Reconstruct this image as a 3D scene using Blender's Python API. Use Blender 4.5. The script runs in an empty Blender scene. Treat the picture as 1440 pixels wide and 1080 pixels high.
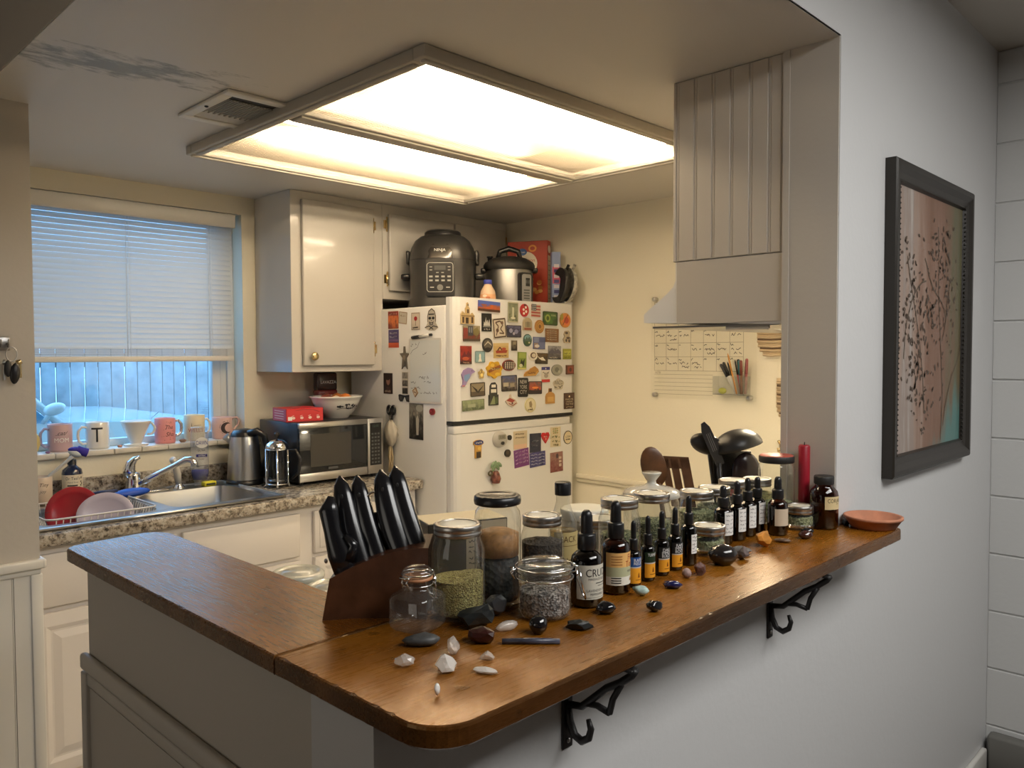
import bpy, bmesh, math, random
from mathutils import Vector, Matrix
SC = bpy.context.scene
COL = SC.collection
PI = math.pi

# ------------------------------------------------------------------ camera, world, lights, exposure
FOC = 1118.69
YAW, PITCH, ROLL = math.radians(44.51791), math.radians(-2.09767), math.radians(-0.21243)
cam = bpy.data.objects.new('camera', bpy.data.cameras.new('camera'))
COL.objects.link(cam)
fw = Vector((math.cos(PITCH)*math.cos(YAW), math.cos(PITCH)*math.sin(YAW), math.sin(PITCH)))
rt = fw.cross(Vector((0, 0, 1))).normalized()
up = rt.cross(fw)
r2 = math.cos(ROLL)*rt + math.sin(ROLL)*up
u2 = -math.sin(ROLL)*rt + math.cos(ROLL)*up
cam.matrix_world = Matrix(((r2.x, u2.x, -fw.x, 0), (r2.y, u2.y, -fw.y, 0), (r2.z, u2.z, -fw.z, 1.475), (0, 0, 0, 1)))
cam.data.sensor_width = 36
cam.data.lens = FOC/1440*36
cam.data.clip_start = 0.02
SC.camera = cam

w = bpy.data.worlds.new('sky'); SC.world = w; w.use_nodes = True
bg = w.node_tree.nodes['Background']
bg.inputs[0].default_value = (0.27, 0.60, 1.0, 1); bg.inputs[1].default_value = 6.2

SC.view_settings.view_transform = 'Standard'
SC.view_settings.look = 'None'
SC.view_settings.gamma = 1
SC.view_settings.use_curve_mapping = False
SC.view_settings.exposure = 0.0
cy = SC.cycles
cy.use_denoising = True
cy.max_bounces = 10; cy.diffuse_bounces = 5; cy.glossy_bounces = 4; cy.transmission_bounces = 6
cy.transparent_max_bounces = 24
cy.sample_clamp_indirect = 4.0
cy.caustics_reflective = False; cy.caustics_refractive = False
cy.blur_glossy = 0.5

TUBE_POWER = 165.0
TUBE_COL = (1.0, 0.88, 0.74)

def area(name, loc, target, size, power, col, size_y=None):
    d = bpy.data.lights.new(name, 'AREA'); d.energy = power; d.color = col; d.size = size
    if size_y: d.shape = 'RECTANGLE'; d.size_y = size_y
    o = bpy.data.objects.new(name, d); COL.objects.link(o); o.location = loc
    o.rotation_euler = (Vector(target)-Vector(loc)).to_track_quat('-Z', 'Y').to_euler()
    return o
# the dining room's own lamp (above and to the right of the camera) and a fill light added for an unseen window at its left
area('dining_lamp', (1.45, -0.60, 2.47), (1.45, -0.60, 0.0), 1.9, 53, (1.0, 0.985, 0.95), 0.8)
area('dining_window_fill', (-1.95, 1.1, 1.35), (1.0, 1.3, 1.5), 1.3, 6.0, (1.0, 0.93, 0.82))
area('hood_lamp', (2.25, 1.06, 1.535), (2.35, 1.15, 0.0), 0.16, 11, (1.0, 0.84, 0.58), 0.10)
pt = area('kitchen_window_portal', (1.25, 3.64, 1.6), (1.25, 0, 1.6), 0.98, 1, (1, 1, 1), 1.02)
pt.data.cycles.is_portal = True

# ------------------------------------------------------------------ materials
def S(r, g, b):
    f = lambda c: (c/255)/12.92 if c/255 <= 0.04045 else ((c/255+0.055)/1.055)**2.4
    return (f(r), f(g), f(b))

def newmat(name):
    m = bpy.data.materials.new(name); m.use_nodes = True
    nt = m.node_tree
    for n in list(nt.nodes): nt.nodes.remove(n)
    out = nt.nodes.new('ShaderNodeOutputMaterial')
    return m, nt, out

def add(nt, kind, **kw):
    n = nt.nodes.new('ShaderNode'+kind)
    for k, v in kw.items():
        if k.startswith('_'): setattr(n, k[1:], v)
        else:
            key = int(k[1:]) if k[0] == 'i' and k[1:].isdigit() else k.replace('__', ' ')
            s = n.inputs[key]
            if hasattr(v, 'links') or isinstance(v, bpy.types.NodeSocket): nt.links.new(v, s)
            else:
                if isinstance(v, tuple) and len(v) == 3 and s.type == 'RGBA': v = (*v, 1)
                s.default_value = v
    return n

def coords(nt, scale=(1, 1, 1), kind='Object', rot=(0, 0, 0)):
    tc = add(nt, 'TexCoord')
    return add(nt, 'Mapping', i0=tc.outputs[kind], Scale=scale, Rotation=rot).outputs[0]

def ramp(nt, fac, stops, mode='LINEAR'):
    r = add(nt, 'ValToRGB', Fac=fac); e = r.color_ramp.elements; r.color_ramp.interpolation = mode
    while len(e) < len(stops): e.new(0.5)
    for el, (p, c) in zip(e, stops):
        el.position = p; el.color = (*c, 1) if len(c) == 3 else c
    return r.outputs[0]

_mc = {}
def mat(name, col, rough=0.5, metal=0.0, vary=None, bump=None, coat=0.0, spec=0.5, ani=0):
    """plain paint/plastic/metal; vary=(scale, amount) mottles the colour, bump=(scale, strength) roughens the surface"""
    if name in _mc: return _mc[name]
    m, nt, out = newmat(name)
    p = add(nt, 'BsdfPrincipled', Base__Color=col, Roughness=rough, Metallic=metal)
    p.inputs['Specular IOR Level'].default_value = spec
    p.inputs['Coat Weight'].default_value = coat
    p.inputs['Coat Roughness'].default_value = 0.08
    if vary:
        n = add(nt, 'TexNoise', Vector=coords(nt), Scale=vary[0], Detail=4.0)
        a = vary[1]
        c = ramp(nt, n.outputs[0], [(0.3, tuple(x*(1-a) for x in col)), (0.7, tuple(min(1, x*(1+a)) for x in col))])
        nt.links.new(c, p.inputs['Base Color'])
    if bump:
        n = add(nt, 'TexNoise', Vector=coords(nt), Scale=bump[0], Detail=3.0)
        b = add(nt, 'Bump', Height=n.outputs[0], Strength=bump[1], Distance=0.002)
        nt.links.new(b.outputs[0], p.inputs['Normal'])
    nt.links.new(p.outputs[0], out.inputs[0])
    _mc[name] = m
    return m

def glass(name, tint=(1, 1, 1), rough=0.03, refl=1.0, haze=0.0, edge=0.5, face=0.045, rim=0.5):
    """thin-walled glass: clear pass-through plus fresnel reflection, optional haze"""
    if name in _mc: return _mc[name]
    m, nt, out = newmat(name)
    lw = add(nt, 'LayerWeight', Blend=0.25)
    tc_ = ramp(nt, lw.outputs[1], [(0.45, tint), (0.97, tuple(x*rim for x in tint))])
    t = add(nt, 'BsdfTransparent', Color=tc_)
    g = add(nt, 'BsdfGlossy', Color=(refl, refl, refl), Roughness=rough)
    f2 = add(nt, 'LayerWeight', Blend=0.30)
    mx0 = add(nt, 'Math', _operation='MULTIPLY', i0=f2.outputs[1], i1=edge)
    mx = add(nt, 'Math', _operation='MAXIMUM', i0=mx0.outputs[0], i1=face)
    body = t.outputs[0]
    if haze:
        d = add(nt, 'BsdfDiffuse', Color=tint)
        body = add(nt, 'MixShader', i0=haze, i1=t.outputs[0], i2=d.outputs[0]).outputs[0]
    s = add(nt, 'MixShader', i0=mx.outputs[0], i1=body, i2=g.outputs[0])
    nt.links.new(s.outputs[0], out.inputs[0])
    _mc[name] = m
    return m

def emit(name, col, strength):
    m, nt, out = newmat(name)
    e = add(nt, 'Emission', Color=col, Strength=strength); nt.links.new(e.outputs[0], out.inputs[0])
    return m

def photo(name, c1, c2, c3, seed, scale=3.0, stretch=(1, 1, 1)):
    """printed picture: three tones broken up by noise, top to bottom"""
    m, nt, out = newmat(name)
    tc = add(nt, 'TexCoord')
    mp = add(nt, 'Mapping', i0=tc.outputs['Generated'], Location=(seed*3.7, seed*1.3, seed*2.1), Scale=stretch)
    n = add(nt, 'TexNoise', Vector=mp.outputs[0], Scale=scale, Detail=6.0, Roughness=0.65)
    sp = add(nt, 'SeparateXYZ', i0=tc.outputs['Generated'])
    a = add(nt, 'Math', _operation='MULTIPLY', i0=sp.outputs[2], i1=0.62)
    b = add(nt, 'Math', _operation='MULTIPLY_ADD', i0=n.outputs[0], i1=1.5, i2=-0.55)
    c = add(nt, 'Math', _operation='ADD', i0=a.outputs[0], i1=b.outputs[0])
    col = ramp(nt, c.outputs[0], [(0.0, tuple(x*0.35 for x in c3)), (0.25, c3), (0.5, c2), (0.78, c1)])
    p = add(nt, 'BsdfPrincipled', Base__Color=col, Roughness=0.35)
    nt.links.new(p.outputs[0], out.inputs[0])
    return m

# ------------------------------------------------------------------ mesh builder
_txt = {}
def text_geo(s):
    if s in _txt: return _txt[s]
    cu = bpy.data.curves.new('lettering', 'FONT'); cu.body = s; cu.resolution_u = 3
    o = bpy.data.objects.new('lettering', cu); COL.objects.link(o)
    dg = bpy.context.evaluated_depsgraph_get(); dg.update()
    me = bpy.data.meshes.new_from_object(o.evaluated_get(dg))
    v = [(a.co.x, a.co.y) for a in me.vertices]; f = [tuple(p.vertices) for p in me.polygons]
    bpy.data.objects.remove(o); bpy.data.curves.remove(cu); bpy.data.meshes.remove(me)
    x0 = min(a for a, _ in v); x1 = max(a for a, _ in v); y0 = min(b for _, b in v); y1 = max(b for _, b in v)
    _txt[s] = ([((a-(x0+x1)/2), (b-(y0+y1)/2)) for a, b in v], f, x1-x0, y1-y0)
    return _txt[s]

def split_x(v, f, step):
    """cut flat artwork into strips so that it can follow a curved surface"""
    bm = bmesh.new(); bv = [bm.verts.new((a, c, 0)) for a, c in v]
    for q in f:
        try: bm.faces.new([bv[i] for i in q])
        except ValueError: pass
    x = math.ceil(min(a for a, _ in v)/step)*step; x1 = max(a for a, _ in v)
    while x < x1:
        bmesh.ops.bisect_plane(bm, geom=bm.verts[:]+bm.edges[:]+bm.faces[:], plane_co=(x, 0, 0), plane_no=(1, 0, 0)); x += step
    bm.verts.index_update()
    res = ([(q.co.x, q.co.y) for q in bm.verts], [tuple(w_.index for w_ in q.verts) for q in bm.faces]); bm.free(); return res
def planar(O, U, V):
    O, U, V = Vector(O), Vector(U).normalized(), Vector(V).normalized(); N = U.cross(V)
    return lambda x, y, d=0.0: O+U*x+V*y+N*d
def cylmap(cx, cy_, R, phi, z0):
    g = lambda x, y, d=0.0: Vector((cx+(R+d)*math.cos(phi+x/R), cy_+(R+d)*math.sin(phi+x/R), z0+y))
    g.R = R; return g

class B:
    def __init__(s): s.v = []; s.f = []; s.fm = []; s.fs = []; s.m = []; s.T = Matrix.Identity(4)
    def mi(s, m):
        if m not in s.m: s.m.append(m)
        return s.m.index(m)
    def raw(s, vs, fs, m, smooth=False):
        k = len(s.v); i = s.mi(m)
        s.v += [tuple(s.T @ Vector(p)) for p in vs]
        for f in fs: s.f.append(tuple(a+k for a in f)); s.fm.append(i); s.fs.append(smooth)
        return s
    def frombm(s, bm, m, smooth=False):
        bm.verts.index_update()
        s.raw([v.co[:] for v in bm.verts], [tuple(v.index for v in f.verts) for f in bm.faces], m, smooth); bm.free(); return s
    def box(s, x0, x1, y0, y1, z0, z1, m, bev=0.0, seg=2):
        bm = bmesh.new(); bmesh.ops.create_cube(bm, size=1)
        for v in bm.verts: v.co = Vector(((x0+x1)/2+v.co.x*(x1-x0), (y0+y1)/2+v.co.y*(y1-y0), (z0+z1)/2+v.co.z*(z1-z0)))
        if bev: bmesh.ops.bevel(bm, geom=bm.edges[:], offset=min(bev, 0.45*min(x1-x0, y1-y0, z1-z0)), segments=seg, affect='EDGES', profile=0.5)
        return s.frombm(bm, m, bev > 0 and seg > 1)
    def lathe(s, prof, m, n=32, c=(0, 0), smooth=True, squash=1.0, arc=None):
        vs = []; fs = []
        full = arc is None
        a0, a1 = (0, 2*PI) if full else arc
        cnt = n if full else n+1
        for r, z in prof:
            for k in range(cnt):
                a = a0+(a1-a0)*k/n
                vs.append((c[0]+r*math.cos(a), c[1]+r*squash*math.sin(a), z))
        for i in range(len(prof)-1):
            for k in range(n):
                k2 = (k+1) % cnt if full else k+1
                fs.append((i*cnt+k, i*cnt+k2, (i+1)*cnt+k2, (i+1)*cnt+k))
        s.raw(vs, fs, m, smooth)
        if full:
            for idx, (r, z) in ((0, prof[0]), (len(prof)-1, prof[-1])):
                if r > 1e-6:
                    ring = [(c[0]+r*math.cos(2*PI*k/n), c[1]+r*squash*math.sin(2*PI*k/n), z) for k in range(n)]
                    s.raw(ring, [tuple(range(n)) if idx else tuple(reversed(range(n)))], m, False)
        return s
    def cyl(s, c, r, z0, z1, m, n=32): return s.lathe([(r, z0), (r, z1)], m, n, c)
    def tube(s, pts, r, m, n=8, closed=False, caps=True, flat=1.0, upv=None):
        pts = [Vector(p) for p in pts]; N = len(pts)
        rr = r if isinstance(r, (list, tuple)) else [r]*N
        vs = []; fs = []; prev = None
        for i, p in enumerate(pts):
            if closed: t = pts[(i+1) % N]-pts[i-1]
            else: t = pts[min(i+1, N-1)]-pts[max(i-1, 0)]
            t.normalize()
            if prev is None:
                a = Vector(upv) if upv else (Vector((0, 0, 1)) if abs(t.z) < 0.9 else Vector((1, 0, 0)))
                e = (a-t*a.dot(t)).normalized()
            else: e = (prev-t*prev.dot(t)).normalized()
            prev = e; b = t.cross(e)
            for k in range(n):
                an = 2*PI*k/n
                vs.append(p+e*math.cos(an)*rr[i]*flat+b*math.sin(an)*rr[i])
        for i in range(N if closed else N-1):
            j = (i+1) % N
            for k in range(n): fs.append((i*n+k, i*n+(k+1) % n, j*n+(k+1) % n, j*n+k))
        if caps and not closed: fs += [tuple(reversed(range(n))), tuple((N-1)*n+k for k in range(n))]
        return s.raw(vs, fs, m, True)
    def prism(s, poly, fn, d0, d1, m, smooth=False, front=None):
        """poly (x, y) list counter-clockwise, pushed out along fn's normal from d0 to d1"""
        n = len(poly)
        vs = [fn(x, y, d0) for x, y in poly]+[fn(x, y, d1) for x, y in poly]
        s.raw(vs, [(i, (i+1) % n, n+(i+1) % n, n+i) for i in range(n)]+[tuple(reversed(range(n)))], m, smooth)
        s.raw([fn(x, y, d1) for x, y in poly], [tuple(range(n))], front or m, False)
        return s
    def patch(s, poly, fn, d, m):
        f = [tuple(range(len(poly)))]
        if hasattr(fn, 'R'): poly, f = split_x(list(poly), f, fn.R*0.12)
        return s.raw([fn(x, y, d) for x, y in poly], f, m)
    def band(s, fn, x0, x1, y0, y1, d, m, n=14):
        vs = []; fs = []
        for k in range(n+1):
            x = x0+(x1-x0)*k/n; vs += [fn(x, y0, d), fn(x, y1, d)]
        for k in range(n): fs.append((2*k, 2*k+2, 2*k+3, 2*k+1))
        return s.raw(vs, fs, m, True)
    def text(s, t, fn, x, y, h, m, wmax=None, d=0.0003, slant=0.0):
        v, f, tw, th = text_geo(t)
        k = h/th
        if wmax and tw*k > wmax: kx = wmax/tw
        else: kx = k
        if hasattr(fn, 'R'):
            v, f = split_x([(a*kx+slant*b*k, b*k) for a, b in v], f, fn.R*0.12)
            return s.raw([fn(x+a, y+b, d) for a, b in v], f, m)
        return s.raw([fn(x+a*kx+slant*b*k, y+b*k, d) for a, b in v], f, m)
    def line(s, pts, fn, wd, m, d=0.0003):
        for (ax, ay), (bx, by) in zip(pts, pts[1:]):
            L = math.hypot(bx-ax, by-ay) or 1e-9; nx, ny = -(by-ay)/L*wd/2, (bx-ax)/L*wd/2
            ex, ey = (bx-ax)/L*wd*0.3, (by-ay)/L*wd*0.3
            q = [(ax-nx-ex, ay-ny-ey), (bx-nx+ex, by-ny+ey), (bx+nx+ex, by+ny+ey), (ax+nx-ex, ay+ny-ey)]
            if hasattr(fn, 'R') and abs(bx-ax) > fn.R*.15: s.patch(q, fn, d, m)
            else: s.raw([fn(x, y, d) for x, y in q], [(0, 1, 2, 3)], m)
        return s
    def scrawl(s, fn, x0, x1, y, h, m, rnd, wd=0.0008, d=0.0003):
        """a line of illegible handwriting"""
        x = x0; pts = []
        while x < x1:
            if rnd.random() < 0.16 and len(pts) > 3:
                s.line(pts, fn, wd, m, d); pts = []; x += h*0.6; continue
            pts.append((x, y+rnd.uniform(-0.5, 0.5)*h*(1.3 if rnd.random() < .25 else .8))); x += h*rnd.uniform(0.16, 0.42)
        if len(pts) > 1: s.line(pts, fn, wd, m, d)
        return s
    def ball(s, c, r, m, u=20, v=12, T=None):
        """ellipsoid; r is a radius or three"""
        if not isinstance(r, (tuple, list)): r = (r, r, r)
        bm = bmesh.new(); bmesh.ops.create_uvsphere(bm, u_segments=u, v_segments=v, radius=1)
        for q in bm.verts:
            p = Vector((q.co.x*r[0], q.co.y*r[1], q.co.z*r[2]))
            q.co = Vector(c)+(T @ p if T else p)
        return s.frombm(bm, m, True)
    def rock(s, c, r, m, seed, sub=2, rough=0.25, smooth=False, rz=0.0, cuts=0):
        rnd = random.Random(seed)
        bm = bmesh.new(); bmesh.ops.create_icosphere(bm, subdivisions=sub, radius=1)
        dirs = [(Vector((rnd.uniform(-1, 1), rnd.uniform(-1, 1), rnd.uniform(-1, 1))).normalized(), rnd.uniform(0.55, 0.9)) for _ in range(cuts)]
        R = Matrix.Rotation(rz, 3, 'Z')
        ph = [Vector((rnd.uniform(1, 4), rnd.uniform(1, 4), rnd.uniform(1, 4))) for _ in range(3)]
        for q in bm.verts:
            p = q.co.copy()
            p *= 1+rough*sum(math.sin(h.dot(q.co)*2+i*1.7) for i, h in enumerate(ph))/3+(0 if smooth else rnd.uniform(-rough, rough)*0.35)
            for n, dd in dirs:
                e = p.dot(n)-dd
                if e > 0: p -= n*e
            p = Vector((p.x*r[0], p.y*r[1], p.z*r[2]))
            q.co = Vector(c)+R @ p
        zmin = min(q.co.z for q in bm.verts); base = c[2]-r[2]
        for q in bm.verts:
            q.co.z += base-zmin
            if q.co.z < base+r[2]*0.18: q.co.z = base
        return s.frombm(bm, m, smooth)
    def build(s, name, parent=None, label=None):
        me = bpy.data.meshes.new(name)
        me.from_pydata(s.v, [], s.f)
        for m in s.m: me.materials.append(m)
        me.polygons.foreach_set('material_index', s.fm)
        me.polygons.foreach_set('use_smooth', s.fs)
        me.update()
        o = bpy.data.objects.new(name, me); COL.objects.link(o)
        if parent is not None: o.parent = parent
        if label: o['label'] = label
        return o

def thing(name, label, cat, loc=(0, 0, 0), rz=0.0, group=None):
    o = bpy.data.objects.new(name, None); COL.objects.link(o); o.empty_display_size = 0.05
    o.location = loc; o.rotation_euler = (0, 0, rz)
    o['label'] = label; o['category'] = cat
    if group: o['group'] = group
    return o
def tag(o, label, cat, loc=None, rz=0.0, group=None):
    o['label'] = label; o['category'] = cat
    if group: o['group'] = group
    if loc: o.location = loc
    if rz: o.rotation_euler = (0, 0, rz)
    return o
def struct(b, name, label=None):
    o = b.build(name); o['kind'] = 'structure'
    if label: o['label'] = label
    return o
def arcpts(cx, cy_, r, a0, a1, n=8): return [(cx+r*math.cos(a0+(a1-a0)*k/n), cy_+r*math.sin(a0+(a1-a0)*k/n)) for k in range(n+1)]
def ellp(cx, cy_, rx, ry, n=24): return [(cx+rx*math.cos(2*PI*k/n), cy_+ry*math.sin(2*PI*k/n)) for k in range(n)]
def rectp(x0, y0, x1, y1): return [(x0, y0), (x1, y0), (x1, y1), (x0, y1)]
def rrect(x0, y0, x1, y1, r, n=4):
    return (arcpts(x1-r, y0+r, r, -PI/2, 0, n)+arcpts(x1-r, y1-r, r, 0, PI/2, n)+arcpts(x0+r, y1-r, r, PI/2, PI, n)+arcpts(x0+r, y0+r, r, PI, 1.5*PI, n))
# ------------------------------------------------------------------ shared materials
WHITE = mat('white_paint', (0.74, 0.72, 0.67), 0.35)
CREAM = mat('cream_wall_paint', (0.90, 0.84, 0.68), 0.6, bump=(90, 0.25))
GREYW = mat('grey_wall_paint', (0.62, 0.62, 0.62), 0.5, bump=(70, 0.2))
TAUPE = mat('taupe_wall_paint', (0.55, 0.51, 0.45), 0.5, bump=(70, 0.2))
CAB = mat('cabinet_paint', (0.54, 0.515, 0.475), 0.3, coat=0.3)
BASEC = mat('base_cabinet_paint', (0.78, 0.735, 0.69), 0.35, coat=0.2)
CABIN = mat('dark_toe_kick_paint', (0.25, 0.22, 0.18), 0.7)  # darker brown than the cabinets, used on the toe kick
APPL = mat('appliance_white', (0.80, 0.79, 0.77), 0.3, bump=(500, 0.06))
RUBBER = mat('dark_rubber', (0.02, 0.02, 0.02), 0.6)
BLACK = mat('black_plastic', (0.012, 0.012, 0.013), 0.32)
BLACKM = mat('black_matte', (0.02, 0.019, 0.018), 0.55)
GREYP = mat('grey_plastic', (0.027, 0.026, 0.025), 0.35)
STEEL = mat('brushed_steel', (0.62, 0.61, 0.59), 0.28, metal=1.0)
STEELD = mat('dark_steel', (0.40, 0.39, 0.38), 0.3, metal=1.0)
CHROME = mat('chrome', (0.82, 0.83, 0.85), 0.08, metal=1.0)
BRASS = mat('brass', (0.75, 0.58, 0.30), 0.25, metal=1.0)
IRON = mat('black_iron', (0.012, 0.011, 0.011), 0.45)
CERAM = mat('white_ceramic', (0.78, 0.76, 0.72), 0.15, coat=0.4)
PAPER = mat('white_paper', (0.78, 0.76, 0.70), 0.7)
LABELW = mat('label_white', (0.86, 0.85, 0.81), 0.55)
LABELC = mat('label_cream', (0.76, 0.68, 0.52), 0.55)
INK = mat('black_ink', (0.015, 0.015, 0.015), 0.6)
INKG = mat('grey_ink', (0.16, 0.15, 0.14), 0.6)
WHITEI = mat('white_ink', (0.85, 0.85, 0.83), 0.5)
REDI = mat('red_ink', (0.42, 0.03, 0.04), 0.5)
GLASS = glass('clear_glass', (0.95, 0.96, 0.945), haze=0.025, rim=0.45)
GLASSY = glass('clear_acrylic', (0.97, 0.975, 0.97), refl=0.8)
PANE = glass('window_glass', (0.93, 0.97, 1.0))
AMBER = glass('amber_glass', (0.34, 0.12, 0.03))
AMBERD = glass('dark_amber_glass', (0.055, 0.018, 0.006))
BLUEG = glass('cobalt_glass', (0.01, 0.02, 0.12))
_flat = {}
def C(r, g, b, rough=0.45):
    k = (r, g, b, rough)
    if k not in _flat: _flat[k] = mat('print_%02x%02x%02x_%d' % (r, g, b, int(rough*100)), S(r, g, b), rough)
    return _flat[k]

# ------------------------------------------------------------------ the setting
def ceiling_mat():
    m, nt, out = newmat('peeling_ceiling_paint')
    co = coords(nt)
    n = add(nt, 'TexNoise', Vector=add(nt, 'Mapping', i0=co, Scale=(10, 26, 10), Rotation=(0, 0, 0.25)).outputs[0], Scale=1.0, Detail=7.0, Roughness=0.7)
    sp = add(nt, 'SeparateXYZ', i0=co)
    # a band of stain running from (0.50, 2.16) to (0.98, 2.06)
    a = add(nt, 'Math', _operation='MULTIPLY_ADD', i0=sp.outputs[0], i1=0.21, i2=-2.255)
    l = add(nt, 'Math', _operation='ADD', i0=sp.outputs[1], i1=a.outputs[0])
    ab = add(nt, 'Math', _operation='ABSOLUTE', i0=l.outputs[0])
    dy = add(nt, 'Math', _operation='MULTIPLY_ADD', i0=ab.outputs[0], i1=-9.0, i2=1.0)
    dx = add(nt, 'Math', _operation='SUBTRACT', i0=sp.outputs[0], i1=0.74)
    dxa = add(nt, 'Math', _operation='ABSOLUTE', i0=dx.outputs[0])
    dxm = add(nt, 'Math', _operation='MULTIPLY_ADD', i0=dxa.outputs[0], i1=-3.2, i2=1.0)
    mk = add(nt, 'Math', _operation='MINIMUM', i0=dy.outputs[0], i1=dxm.outputs[0])
    th = add(nt, 'Math', _operation='MULTIPLY_ADD', i0=mk.outputs[0], i1=0.30, i2=n.outputs[0])
    f = ramp(nt, th.outputs[0], [(0.58, (0, 0, 0)), (0.72, (1, 1, 1))])
    mx = add(nt, 'MixRGB', i0=f, i1=(0.63, 0.61, 0.58), i2=(0.22, 0.225, 0.21))
    n2 = add(nt, 'TexNoise', Vector=co, Scale=60.0)
    b = add(nt, 'Bump', Height=n2.outputs[0], Strength=0.12, Distance=0.002)
    p = add(nt, 'BsdfPrincipled', Base__Color=mx.outputs[0], Roughness=0.42, Normal=b.outputs[0])
    nt.links.new(p.outputs[0], out.inputs[0]); return m
CEIL = ceiling_mat()
KC = 2.195   # kitchen ceiling
DC = 2.51    # dining ceiling

b = B()
HX0, HX1, HY0, HY1 = 1.215, 2.445, 1.475, 2.705
b.box(0.549, HX0, 0.752, 3.58, KC, KC+0.12, CEIL); b.box(HX1, 3.25, 0.885, 3.58, KC, KC+0.12, CEIL)
b.box(HX0, HX1, 0.752, HY0, KC, KC+0.12, CEIL); b.box(HX1, 1.831, 0.752, 0.885, KC, KC+0.12, CEIL) if HX1 < 1.83 else b.box(0.549, 1.831, 0.752, 0.885, KC-0.0002, KC+0.10, CEIL); b.box(HX0, HX1, HY1, 3.58, KC, KC+0.12, CEIL)
struct(b, 'ceiling', 'low kitchen ceiling with a peeling stain beside the air vent')
b = B(); b.box(-2.1, 3.3, -2.6, 0.87, DC, DC+0.1, TAUPE); b.box(-2.1, 0.65, 0.87, 2.7, DC, DC+0.1, TAUPE)
struct(b, 'ceiling_dining')
FLOORM = mat('dark_wood_floor', (0.055, 0.038, 0.026), 0.45, vary=(3, 0.25))
b = B(); b.box(-2.1, 3.3, -2.6, 0.80, -0.05, 0, FLOORM); b.box(-2.1, 0.60, 0.80, 3.6, -0.05, 0, FLOORM); struct(b, 'floor')
b = B(); b.box(0.60, 3.3, 0.80, 3.6, -0.05, 0, mat('pale_vinyl_floor', (0.50, 0.47, 0.42), 0.4, vary=(3, 0.1))); struct(b, 'floor_kitchen')
DARKW = mat('deep_brown_wall_paint', (0.16, 0.135, 0.11), 0.6)

# window wall, with the opening
b = B()
WX0, WX1, WZ0, WZ1 = 0.76, 1.735, 1.10, 2.115
WY = 3.427
b.box(0.4, WX0, WY, 3.58, 0, 2.6, CREAM); b.box(WX1, 3.25, WY, 3.58, 0, 2.6, CREAM)
b.box(WX0, WX1, WY, 3.58, 0, WZ0, CREAM); b.box(WX0, WX1, WY, 3.58, WZ1, 2.6, CREAM)
struct(b, 'wall_back', 'cream window wall behind the sink')
b = B(); b.box(3.125, 3.25, 0.885, 3.58, 0, KC+0.05, CREAM)
struct(b, 'wall_right', 'cream kitchen wall where the clear calendar hangs')
# grey pass-through wall: below the bar, right of the opening, header above
b = B()
b.box(0.66, 1.832, 0.75, 0.885, 0, 1.049, GREYW)
b.box(0.532, 0.66, 0.75, 0.885, 0, 1.049, GREYW)
b.box(1.832, 3.3, 0.75, 0.885, 0, DC, GREYW)
b.box(0.547, 1.832, 0.75, 0.885, KC+0.003, DC, GREYW)
struct(b, 'wall_front', 'grey painted pass-through wall with the framed painting')
b = B(); b.box(1.8285, 1.832, 0.752, 0.885, 1.0765, KC, TAUPE); b.box(1.826, 1.829, 0.868, 0.884, 1.0765, KC, TAUPE)
struct(b, 'trim_1', 'taupe painted jamb at the right end of the pass-through')
# left side: half wall under the bar leg, header above it, full wall beyond the doorway
b = B(); b.box(0.54, 0.665, 0.885, 1.752, 0, 1.049, TAUPE); struct(b, 'wall_left_half', 'taupe half wall under the left leg of the bar')
b = B()
b.box(0.524, 0.54, 0.76, 1.764, 0.835, 0.868, TAUPE, 0.006); b.box(0.529, 0.54, 0.76, 1.760, 0.805, 0.83, TAUPE, 0.004)
b.box(0.534, 0.54, 0.80, 1.752, 0.10, 0.80, TAUPE); b.box(0.526, 0.555, 1.735, 1.765, 0.0, 0.83, TAUPE, 0.003)
struct(b, 'trim_2', 'chair rail and panelling on the half wall')
b = B(); b.box(0.547, 0.67, 0.885, 2.59, KC+0.003, DC, TAUPE); struct(b, 'wall_left_header')
b = B(); b.box(0.552, 0.672, 2.59, 3.58, 0, DC, TAUPE); b.box(-2.1, 0.552, 2.59, 2.7, 0, DC, TAUPE)
struct(b, 'wall_left', 'taupe wall end left of the sink with a key hook')
b = B()
for sx0, sx1 in ((0.30, 0.672),):
    bm = B()
b.box(0.30, 0.680, 2.566, 2.592, 0.862, 0.890, WHITE, 0.006); b.box(0.30, 0.672, 2.578, 2.592, 0.845, 0.864, WHITE, 0.004)
b.box(0.668, 0.684, 2.566, 2.72, 0.862, 0.890, WHITE, 0.006)
b.box(0.645, 0.676, 2.580, 2.592, 0, 0.846, WHITE, 0.003)
b.box(0.35, 0.597, 2.585, 2.591, 0.05, 0.845, WHITE); b.box(0.603, 0.645, 2.585, 2.591, 0.05, 0.845, WHITE)
b.box(0.5985, 0.6015, 2.5865, 2.591, 0.05, 0.845, WHITE)
struct(b, 'trim_3', 'white chair rail and beadboard on the left wall end')
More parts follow.
